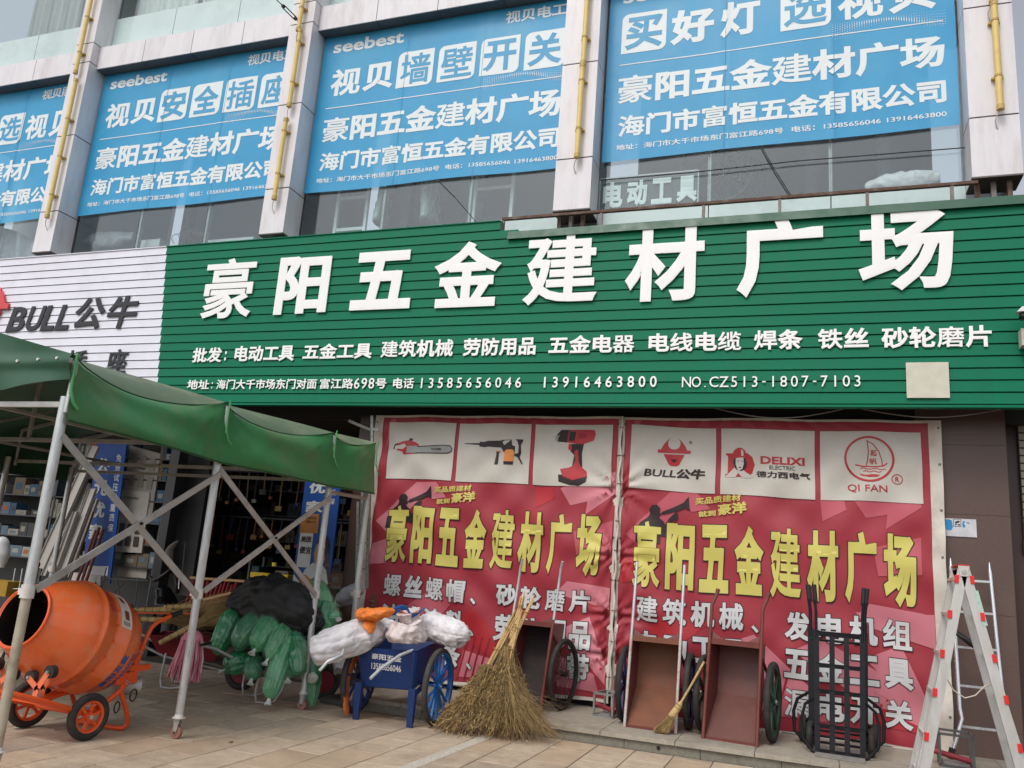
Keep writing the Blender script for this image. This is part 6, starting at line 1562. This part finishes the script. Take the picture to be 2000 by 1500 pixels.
# leaning white profiles
M_pr = mat('profile_white', (156, 152, 146), .5, var=.08, stretch=(8, 8, 1), scale=8); M_prk = mat('profile_grey', (130, 124, 118), .5, var=.1)
pairs = [((80,1100),(190,875),.07,M_pr), ((100,1120),(170,930),.05,M_prk), ((118,1130),(178,950),.06,M_pr), ((130,1130),(190,960),.06,M_pr), ((108,1135),(150,1010),.05,M_prk),
         ((140,1120),(192,985),.05,M_prk), ((92,1120),(140,1010),.05,M_pr)]
P2W = {'a': [((-11.119, 9.900, 1.131), (-10.898, 10.300, 3.092)), ((-11.045, 10.000, 1.062), (-10.993, 10.350, 2.737)), ((-10.838, 9.950, 1.037), (-10.923, 10.300, 2.484)), ((-10.677, 9.900, 1.025), (-10.776, 10.300, 2.407)),
    ((-10.779, 9.850, 1.001), (-10.832, 10.100, 2.021)), ((-10.590, 9.950, 1.032), (-10.675, 10.300, 2.248)), ((-10.951, 9.850, 1.027), (-10.938, 10.100, 1.936))]}
lbs = ['widest white profile leaning across the glass at the entrance', 'grey profile leaning just right of the widest white one', 'white channel profile, third in the leaning row', 'white channel profile, fourth in the leaning row beside the blue stand',
       'short grey profile at the foot of the leaning row', 'slim grey profile touching the blue stand', 'short white profile lowest in the leaning row']
for i, ((a, b), lab) in enumerate(zip(P2W['a'], lbs)):
    w_ = (.16, .07, .11, .12, .07, .07, .08)[i]
    t = thing('metal_profile', lab, 'profile', a, 0, 'profiles leaning at the shop entrance')
    MB().bar(a, b, w_, .03, up=(0, 1, 0)).build('web', M_pr if i in (0, 2, 3, 6) else M_prk, t)
    d_ = (Vector(b) - Vector(a)).normalized(); s_ = d_.cross(Vector((0, 1, 0))).normalized() * (w_ / 2 + .004)
    for s in (-1, 1): MB().bar(Vector(a) + s_ * s + Vector((0, -.02, 0)), Vector(b) + s_ * s + Vector((0, -.02, 0)), .008, .05, up=(0, 1, 0)).build('flange', M_pr, t)
M_rod = mat('rod_red_brown', (112, 56, 44), .6, var=.15)
for k, (a, b, lab) in enumerate((((-9.862, 9.400, 0.917), (-9.760, 9.500, 1.757), 'red-brown rod, leftmost of the bundle by the white box'), ((-9.783, 9.400, 0.866), (-9.711, 9.500, 1.797), 'red-brown rod, middle of the bundle by the white box'), ((-9.705, 9.400, 0.858), (-9.630, 9.500, 1.779), 'red-brown rod, rightmost of the bundle by the white box'), ((-9.973, 9.400, 1.015), (-9.878, 9.500, 2.010), 'longer thin brown rod left of the bundle by the white box'))):
    o = MB().cyl(a, b, .022 if k < 3 else .014, n=10).build('rod', M_rod if k < 3 else M_twig); tagit(o, lab, 'rod', 'rods by the white box')
# shelves with goods on the left and in the back
M_shelf = mat('shelf_steel', (84, 86, 90), .5, metal=.3)
cols = [(150, 148, 134), (110, 112, 106), (168, 164, 150), (190, 104, 60), (104, 130, 150), (70, 74, 74), (178, 180, 174), (60, 104, 140), (130, 116, 92)]
GM = [mat('goods_%d' % i, tuple(int(q * .8) for q in c), .6, var=.12) for i, c in enumerate(cols)]
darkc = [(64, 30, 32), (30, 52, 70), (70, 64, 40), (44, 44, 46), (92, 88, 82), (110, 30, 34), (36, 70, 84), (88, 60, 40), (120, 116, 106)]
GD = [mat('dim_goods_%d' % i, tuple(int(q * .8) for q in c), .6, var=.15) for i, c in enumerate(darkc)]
ORD = 'first second third fourth fifth sixth seventh eighth ninth tenth eleventh twelfth thirteenth fourteenth fifteenth sixteenth seventeenth eighteenth nineteenth twentieth twenty-first twenty-second twenty-third twenty-fourth twenty-fifth twenty-sixth twenty-seventh twenty-eighth twenty-ninth thirtieth thirty-first thirty-second thirty-third thirty-fourth thirty-fifth thirty-sixth'.split()
CN = dict(zip(['goods_%d' % i for i in range(9)] + ['dim_goods_%d' % i for i in range(9)], ['beige', 'grey', 'cream', 'orange', 'light blue', 'dark grey', 'white', 'blue', 'tan', 'maroon', 'navy', 'olive', 'black', 'grey', 'red', 'teal', 'brown', 'pale grey']))
def rack(label, x0, x1, y, zs, mats_, dens, grp, rr, plabel, depth=.35, hr=(.08, .3)):
    t = thing('goods_rack', label, 'rack', (x0, y, 0))
    for x in (x0, (x0 + x1) / 2, x1):
        for yy in (y, y + depth): MB().box(x - .015, yy, 0, x + .015, yy + .03, zs[-1] + .35).build('upright', M_shelf, t)
    for z in zs: MB().box(x0, y, z - .02, x1, y + depth, z).build('shelf', M_shelf, t)
    i = 0
    for zi, z in enumerate(zs):
        x = x0 + .04; nb = 0
        while x < x1 - .12:
            w_ = rr.uniform(.09, .30); h = rr.uniform(*hr)
            if rr.random() < dens:
                mt_ = rr.choice(mats_)
                o = MB().box(x, y + .02, z + .001, min(x + w_, x1) - .012, y + .25, z + h).build('goods_box', mt_)
                q = MB().box(x + w_ * .2, y + .016, z + h * .3, min(x + w_ * .7, x1 - .02), y + .0195, z + h * .7).build('box_label', rr.choice(mats_), o)
                cn = CN.get(mt_.name, 'dark'); u_ = (x - x0) / (x1 - x0)
                nb += 1; pos = ORD[nb - 1] + ' box from the left'
                tagit(o, '%s goods on %s shelf of %s, %s' % (cn, ('lowest', 'second', 'third', 'fourth', 'fifth', 'sixth')[zi], plabel, pos), 'box', grp); i += 1
            x += w_
    return t
rr = random.Random(3)
rack('steel rack full of pale boxes and samples behind the glass at the far left', -14.6, -9.9, 10.9, [1.25, 1.6, 1.95, 2.3, 2.65, 3.0], GM, .92, 'pale boxes on the left rack', rr, 'far left rack')
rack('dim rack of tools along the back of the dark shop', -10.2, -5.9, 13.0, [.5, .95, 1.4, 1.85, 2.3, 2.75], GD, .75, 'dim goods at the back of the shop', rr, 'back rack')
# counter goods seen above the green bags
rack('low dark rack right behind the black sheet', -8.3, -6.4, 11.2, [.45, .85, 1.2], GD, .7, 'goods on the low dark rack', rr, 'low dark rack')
o = MB().box(*(-8.038, 10.900, 1.187), *(Vector((-7.368, 10.900, 1.296)) + Vector((0, .2, .02)))).build('yellow_crate', mat('yellow_plastic', (196, 168, 40), .5)); tagit(o, 'yellow box showing just above the black sheet', 'box')
o = MB().cyl((-7.556, 10.800, 1.430), Vector((-7.564, 10.800, 1.482)), .035, n=16).build('yellow_lamp_cap', mat('yellow_bright', (220, 206, 60), .5)); tagit(o, 'small yellow jar in the dark above the black sheet', 'jar')
# clutter at the far left behind the mixer
o = MB().box(*(-10.920, 9.000, 0.260), *(Vector((-10.539, 9.000, 0.432)) + Vector((0, .3, .0)))).build('yellow_crate', mat('yellow_plastic', (196, 168, 40), .5)); tagit(o, 'yellow plastic crate at the left edge, beside the mixer mouth', 'crate')
o = MB().box(*(-11.660, 9.400, 0.706), *(Vector((-11.141, 9.400, 0.923)) + Vector((0, .3, .0)))).build('goods_box', mat('box_mustard', (150, 118, 30), .6)); tagit(o, 'mustard box on the ground floor at the left edge above the yellow crate', 'box')
wr = thing('wire_rack', 'white wire rack standing at the left edge behind the mixer mouth', 'rack', (-11.6, 9.5, 0))
for a, b in (((-11.128, 9.500, 0.164), (-11.171, 9.500, 1.116)), ((-10.989, 9.500, 0.177), (-11.029, 9.500, 1.125)), ((-10.851, 9.500, 0.190), (-10.888, 9.500, 1.135)), ((-11.170, 9.500, 0.818), (-10.869, 9.500, 0.841)), ((-11.159, 9.500, 0.488), (-10.860, 9.500, 0.514))):
    MB().cyl(a, b, .008, n=6).build('wire', M_bsw, wr)
for k, (x, y, w_, h, mt_, lab) in enumerate(((-10.6, 9.9, .5, .7, GD[4], 'dim grey carton standing on the shop floor behind the mixer'), (-9.9, 10.1, .35, .5, GD[7], 'dim brown carton on the shop floor left of the scooter'), (-8.9, 10.3, .4, .9, GD[3], 'tall black cabinet on the shop floor beside the scooter'), (-7.7, 10.6, .5, .45, GD[5], 'dim red carton behind the wheelbarrow brooms'))):
    o = MB().box(x, y, .005, x + w_, y + .35, h).build('floor_carton', mt_, bevel=.006); tagit(o, lab, 'carton')
# tools hanging from the ceiling rail in the dark
M_hang = [mat('hang_steel', (120, 120, 118), .5, metal=.3), mat('hang_red', (120, 36, 34), .5), mat('hang_yellow', (150, 124, 50), .5), mat('hang_dark', (50, 50, 52), .6), mat('hang_blue', (40, 70, 110), .5), mat('hang_wood', (140, 104, 66), .6)]
rail = thing('hanging_rail', 'dim steel rail with hooks across the dark shop above the goods', 'rail', (-8.5, 11.8, 2.9))
MB().cyl((-10.4, 11.8, 2.95), (-6.3, 11.8, 2.95), .02, n=8).build('tube', M_shelf, rail)
MB().cyl((-10.4, 12.3, 2.2), (-6.3, 12.3, 2.2), .02, n=8).build('tube', M_shelf, rail)
for k in range(46):
    nth = ('first', 'second', 'third', 'fourth', 'fifth', 'sixth', 'seventh', 'eighth', 'ninth', 'tenth', 'eleventh', 'twelfth', 'thirteenth', 'fourteenth', 'fifteenth', 'sixteenth', 'seventeenth', 'eighteenth', 'nineteenth', 'twentieth', 'third-last', 'second-last', 'last')[k // 2]
    up_ = k % 2; x = -10.3 + k * .086 + rr.uniform(-.02, .02); y = 11.8 if up_ else 12.3; z = 2.93 if up_ else 2.18
    L_ = rr.uniform(.25, .62); mt_ = rr.choice(M_hang); ci = M_hang.index(mt_)
    t = thing('hanging_tool', '%s tool, %s from the left on the %s rail in the dark shop' % (('steel', 'red', 'yellow', 'dark', 'blue', 'wooden')[ci], nth, 'upper' if up_ else 'lower'), 'tool', (x, y, z), 0, 'tools hanging in the dark shop')
    MB().cyl((x, y, z), (x + rr.uniform(-.03, .03), y, z - L_), .012, n=8).build('shank', mt_, t)
    q = rr.uniform(.03, .07)
    MB().box(x - q, y - .015, z - L_ - q * 1.2, x + q, y + .015, z - L_ + .01).build('head', rr.choice(M_hang), t, bevel=.004)
# row of red rods
M_rr = mat('rod_red', (150, 26, 30), .5, var=.15)
for k in range(13):
    a = Vector((-8.207, 9.900, 0.731)) + Vector((.055 * k * 1.1 - .15, .0, -.1)); b = a + Vector((.03, .12, .55 - .02 * (k % 3)))
    o = MB().cyl(a, b, .020, n=10).build('red_rod', M_rr); tagit(o, 'red rod standing behind the second tent leg, %s in its row' % ('leftmost', 'second from left', 'third from left', 'fourth from left', 'fifth from left', 'sixth from left', 'the middle one', 'sixth from right', 'fifth from right', 'fourth from right', 'third from right', 'second from right', 'rightmost')[k], 'rod', 'row of red rods')
# electric scooter front: mirror, bar, shield
sc_ = thing('electric_scooter', 'dark electric scooter with white-lined shield, parked in the shop behind the mixer', 'scooter', (-8.3, 9.6, 0))
M_sck = mat('scooter_black', (26, 26, 30), .25, coat=.5); M_scw = mat('scooter_pale', (150, 148, 142), .35, var=.2, scale=20)
for pts, rs, mt_, nm in ((([(-8.522, 9.700, 1.373), (-8.561, 9.700, 1.477), (-8.547, 9.700, 1.585), (-8.442, 9.700, 1.691)]), [.05, .075, .06, .012], M_scw, 'shield'),
                      (([(-8.844, 9.700, 1.173), (-8.742, 9.700, 1.124), (-8.593, 9.700, 1.191), (-8.487, 9.700, 1.290)]), [.02, .05, .06, .03], M_sck, 'headlight_cowl'),
                      (([(-8.586, 9.800, 1.301), (-8.480, 9.800, 1.223), (-8.410, 9.800, 1.100), (-8.408, 9.800, 0.960)]), [.03, .06, .06, .03], M_sck, 'front_shield')):
    blob(pts, rs, 3, .004, 6, 30, 24, flat=(1, .5), lump=.005).build(nm, mt_, sc_)
blob([(-8.839, 10.000, 0.999), (-8.732, 10.000, 0.792), (-8.643, 10.000, 0.586)], [.12, .22, .16], 5, .01, 5, 30, 20, flat=(1, .5)).build('body', M_sck, sc_)
MB().tube([(-8.338, 9.650, 1.299), (-8.277, 9.650, 1.178), (-8.259, 9.650, 1.040)], .008, 8).build('chrome_edge', M_alb, sc_)
MB().torus((-8.491, 9.900, 0.497), (1, .6, 0), .2, .05, 30, 10).build('wheel', M_rub, sc_)
bk = thing('bicycle', 'bicycle with a round mirror and bright handlebar, behind the mixer drum', 'bicycle', (-10.0, 9.2, 0))
mr_ = Vector((-10.083, 8.900, 1.221))
MB().cyl(mr_ + Vector((0, -.012, 0)), mr_ + Vector((0, .012, 0)), .052, n=24).build('mirror', M_sck, bk)
poly(bk, [(mr_.x - .043, mr_.z - .02), (mr_.x - .03, mr_.z - .038), (mr_.x, mr_.z - .047), (mr_.x + .03, mr_.z - .038), (mr_.x + .043, mr_.z - .02)], mr_.y - .014, mat('painted_sky_reflection', (235, 238, 240), .2), 'mirror_reflection')  # pale segment paints the sky's reflection onto the black mirror disc
MB().tube([mr_ + Vector((0, 0, -.05)), (-10.024, 8.900, 1.073), (-10.007, 8.950, 1.006)], .006, 8).build('mirror_stem', M_sck, bk)
MB().tube([(-10.136, 8.900, 0.927), (-10.001, 8.900, 0.985), (-9.842, 8.950, 1.025), (-9.888, 9.100, 1.066), (-9.750, 9.100, 1.117)], .014, 10).build('handlebar', M_sck, bk)
MB().tube([(-10.094, 8.900, 0.841), (-9.894, 8.900, 0.938), (-9.773, 8.950, 0.975)], .02, 10).build('bar_cover', M_bsw, bk)
MB().tube([(-9.888, 9.100, 1.066), (-9.850, 9.100, 1.138), (-9.754, 9.100, 1.131)], .016, 10).build('brake_lever', M_alb, bk)
MB().tube([(-9.866, 8.950, 1.009), (-9.890, 9.000, 0.707), (-10.076, 9.000, 0.351)], .016, 10).build('frame_tube', M_sck, bk)
MB().torus((-10.187, 8.950, -0.060), (1, .3, 0), .30, .02, 40, 8).build('wheel', M_rub, bk)
fp = thing('white_display', 'round-cornered grey white object at the left edge, behind the mixer', 'display', (-11.5, 9.0, 0))
blob([(-10.976, 9.000, 1.547), (-10.945, 9.000, 1.476), (-10.885, 9.000, 1.300), (-10.848, 9.000, 1.137)], [.03, .09, .10, .04], 6, .002, 5, 30, 20).build('shell', M_bsw, fp)
# thin wire stand below the boards
M_thin = mat('thin_dark_steel', (92, 94, 96), .4, metal=.6)
t = thing('wire_stand', 'thin dark folding wire stand in the shop behind the mixer', 'stand', (-8.8, 9.6, 0))
for a, b in (((-9.548, 9.600, 1.244), (-9.585, 9.600, 0.761)), ((-8.946, 9.600, 1.143), (-8.923, 9.600, 0.710)), ((-9.623, 9.600, 1.080), (-8.757, 9.600, 1.114)), ((-9.323, 9.600, 1.087), (-9.139, 9.600, 0.692)), ((-9.530, 9.600, 0.688), (-9.200, 9.600, 1.039)), ((-8.194, 9.600, 1.197), (-8.227, 9.600, 1.669))):
    MB().cyl(a, b, .009, n=8).build('rod', M_thin, t)
# perforated steel rack beside the left banner
t = thing('slotted_rack', 'slotted steel rack posts leaning between the tent and the left banner', 'rack', (-5.7, 9.7, 0))
for (a, b) in (((-5.703, 9.850, 3.065), (-5.460, 9.700, 1.126)), ((-5.583, 9.900, 2.519), (-5.413, 9.800, 1.257)), ((-5.674, 9.900, 3.557), (-5.545, 9.900, 2.589)), ((-5.795, 10.000, 2.383), (-5.612, 9.900, 1.243))):
    MB().bar(a, b, .035, .035, up=(0, 1, 0)).build('post', M_ang, t)
    a_, b_ = Vector(a), Vector(b); n_ = int((a_ - b_).length / .09)
    for k in range(1, n_): p = a_.lerp(b_, k / n_); MB().cyl(p + Vector((0, -.0205, 0)), p + Vector((0, -.018, 0)), .007, n=8).build('slot', M_grip, t)
for a, b in (((-5.635, 9.850, 2.171), (-5.495, 9.850, 2.164)), ((-5.607, 9.850, 1.836), (-5.468, 9.850, 1.831)), ((-5.640, 9.880, 3.368), (-5.535, 9.880, 3.355)), ((-5.595, 9.850, 1.506), (-5.457, 9.850, 1.502))): MB().bar(a, b, .03, .025, up=(0, 1, 0)).build('cross_bar', M_ang, t)
o = MB().cyl((-6.088, 10.000, 3.501), (-5.730, 10.000, 3.375), .022, n=12).build('pale_pipe', mat('pale_pipe', (170, 168, 162), .5)); tagit(o, 'pale pipe sticking out in the dark above the tent end', 'pipe')
o = blob([(-5.616, 9.500, 1.051), (-5.551, 9.500, 1.119), (-5.432, 9.500, 1.223), (-5.387, 9.600, 1.290)], [.05, .11, .12, .05], 33, .03, 9, 40, 30, flat=(1, .7)).build('plastic_sack', mat('dull_white_film', (160, 160, 166), .4, var=.15, scale=12)); tagit(o, 'crumpled greyish plastic sack beside the dark twig broom', 'sack')
t = thing('low_steel_base', 'low dark steel base frame lying on the ground between the tent and the blue cart', 'steel base', (-5.0, 8.9, 0))
for a, b in (((-5.25, 8.75, .035), (-4.75, 8.72, .035)), ((-5.25, 9.1, .035), (-4.75, 9.1, .035)), ((-5.25, 8.75, .035), (-5.25, 9.1, .035)), ((-4.75, 8.72, .035), (-4.75, 9.1, .035))): MB().bar(a, b, .05, .05).build('side_bar', mat('base_dark', (70, 70, 70), .6), t)
for px, lab in ((0, 'clear wrapped bundle under the white sack, beside the third tent leg'),):
    o = blob([(-5.042, 8.600, 0.464), (-4.973, 8.600, 0.444), (-4.882, 8.600, 0.399)], [.04, .08, .04], 90, .03, 12, 30, 20).build('wrapped_bundle', mat('dull_white_film', (160, 160, 166), .4)); tagit(o, lab, 'bundle')

# ------------------------------------------------------------------ things behind the upper windows
M_lw = mat('ladder_white', (226, 232, 230), .4)
def wladder(label, xl, xr, z0, z1, y, zs, rnd_=False):
    t = thing('window_ladder', label, 'ladder', ((xl + xr) / 2, y, z0))
    for x in (xl, xr): MB().box(x - .025, y, z0, x + .025, y + .05, z1).build('rail', M_lw, t)
    for z in zs: MB().box(xl + .02, y + .01, z - .025, xr - .02, y + .045, z + .025).build('rung', M_lw, t)
wladder('white ladder behind the glass below the poster 墙壁开关, at its left', -7.010, -6.483, 6.3, 8.6, 10.4, (6.62, 7.15, 7.7, 8.2))
wladder('white ladder behind the glass below the poster 墙壁开关, at its right', -4.666, -4.075, 6.3, 8.9, 10.4, (6.55, 7.1, 7.6, 8.2, 8.7))
led = thing('led_sign', 'dark LED sign with the letters 电动工具 standing behind the glass over the green sign', 'sign', (-2.0, 10.3, 6.42))
MB().box(-2.70, 10.16, 6.46, -1.36, 10.20, 6.95).build('board', mat('led_board', (70, 78, 78), .6), led)
for a in ((-2.70, 6.935, -1.36, 6.95), (-2.70, 6.46, -1.36, 6.475), (-2.70, 6.46, -2.685, 6.95), (-1.375, 6.46, -1.36, 6.95)): MB().box(a[0], 10.145, a[1], a[2], 10.159, a[3]).build('frame', mat('led_frame', (200, 206, 206), .4), led)
for i, ch in enumerate('电动工具'):
    v, f = text_fit(ch, -2.64 + i * .33, 6.50, -2.64 + i * .33 + .27, 6.87, 10.150, .045, .01); MB().add(v, f).build('character', mat('led_char', (236, 242, 240), .5), led)
M_whd = mat('dim_wheel', (64, 66, 66), .6)
for (cx, cz, r, lab) in ((-1.084, 7.019, .40, 'large dim spoked wheel behind the glass, leaning in front'), (-0.885, 7.024, .36, 'second dim spoked wheel behind the glass, further right and overlapped')):
    t = thing('stored_wheel', lab, 'wheel', (cx, 10.6, cz), 0, 'wheels stored behind the upper glass')
    spoked_wheel(t, (cx, 10.5 if r > .38 else 10.7, cz), (.15, 1, 0), r, .02, .03, M_whd, M_whd, 12, .02, .04)
o = blob([(0.661, 10.350, 6.588), (0.838, 10.350, 6.627), (1.184, 10.350, 6.635), (1.495, 10.350, 6.666)], [.03, .09, .14, .06], 44, .02, 6, 40, 40, flat=(.6, 1)).build('sack', M_sack); tagit(o, 'white sack lying on the sill behind the right bay glass', 'sack')
o = blob([(-12.159, 10.400, 6.793), (-11.858, 10.400, 6.772), (-11.391, 10.400, 6.759), (-11.033, 10.400, 6.791)], [.03, .13, .14, .05], 45, .03, 6, 40, 40, flat=(.6, 1)).build('film_bundle', mat('dull_white_film', (160, 160, 166), .4)); tagit(o, 'pale film bundle on the sill behind the second bay glass', 'bundle')
o = MB().box(*(-10.813, 10.300, 6.527), *(Vector((-10.347, 10.300, 6.663)) + Vector((0, .2, 0)))).build('white_case', M_bsw); tagit(o, 'small white case on the sill behind the second bay glass', 'case')
o = MB().box(*(-9.343, 10.300, 6.521), *(Vector((-8.441, 10.300, 6.566)) + Vector((0, .3, 0)))).build('white_board', M_bsw); tagit(o, 'flat white board on the sill left of the second column', 'board')
m_ = MB(); rq = random.Random(9)
for k in range(22):
    c = Vector((-9.622, 10.350, 6.671)) + Vector((rq.gauss(0, .18), rq.uniform(-.1, .1), -.02)); r = rq.uniform(.05, .16)
    m_.tube([c + Vector((r * math.cos(a * .5), .03 * math.sin(a), max(-.06, r * .8 * math.sin(a * .5)))) for a in range(0, 9)], .004, 5)
o = m_.build('wire_coil', mat('coil_brown', (110, 96, 86), .7)); tagit(o, 'tangled brown wire coil on the sill left of the second column', 'wire')
for a, b, rs, lab in (((-6.262, 10.500, 6.684), (-6.199, 10.500, 7.500), .16, 'clear film wrapped bundle standing behind the glass between the white ladders, left one'), ((-5.449, 10.600, 6.666), (-5.505, 10.600, 7.612), .24, 'clear film wrapped bundle standing behind the glass between the white ladders, wide one')):
    a = Vector(a); b = Vector(b)
    o = blob([a, a.lerp(b, .05), a.lerp(b, .5), a.lerp(b, .95), b], [.05, rs, rs * .95, rs, .04], 66, .03, 5, 40, 40, flat=(1, .5)).build('wrapped_bundle', mat('clear_wrap', (176, 190, 186), .25, var=.15, scale=8, stretch=(4, 4, 1))); tagit(o, lab, 'bundle', 'wrapped bundles behind the glass')
o = MB().grid(lambda u, v: Vector((-14.6 + 1.9 * u, 10.3 + .06 * math.sin(u * 30 + v * 2), 6.2 + .9 * v * (.75 + .25 * math.sin(u * 5)))), 60, 8).build('draped_film', mat('dull_white_film', (160, 160, 166), .4)); tagit(o, 'greenish white sheeting heaped behind the glass at the far left', 'sheeting')
# fallen leaf and small litter on the paving
M_leaf = mat('dry_leaf', (120, 80, 50), .8)
for (px, lab) in (((-4.70, 6.42), 'small dry brown leaf on the paving right of the second tent leg'), ((-4.95, 6.25), 'tiny dry leaf crumb on the paving beside the castor')):
    x, y = px; s = .03 if x > -4.8 else .012
    o = MB().add([(x - s, y, .004), (x, y - s * .5, .012), (x + s, y + s * .2, .006), (x + s * .3, y + s * .7, .014), (x - s * .5, y + s * .6, .008)], [(0, 1, 3, 4), (1, 2, 3)]).build('dry_leaf', M_leaf); tagit(o, lab, 'leaf')
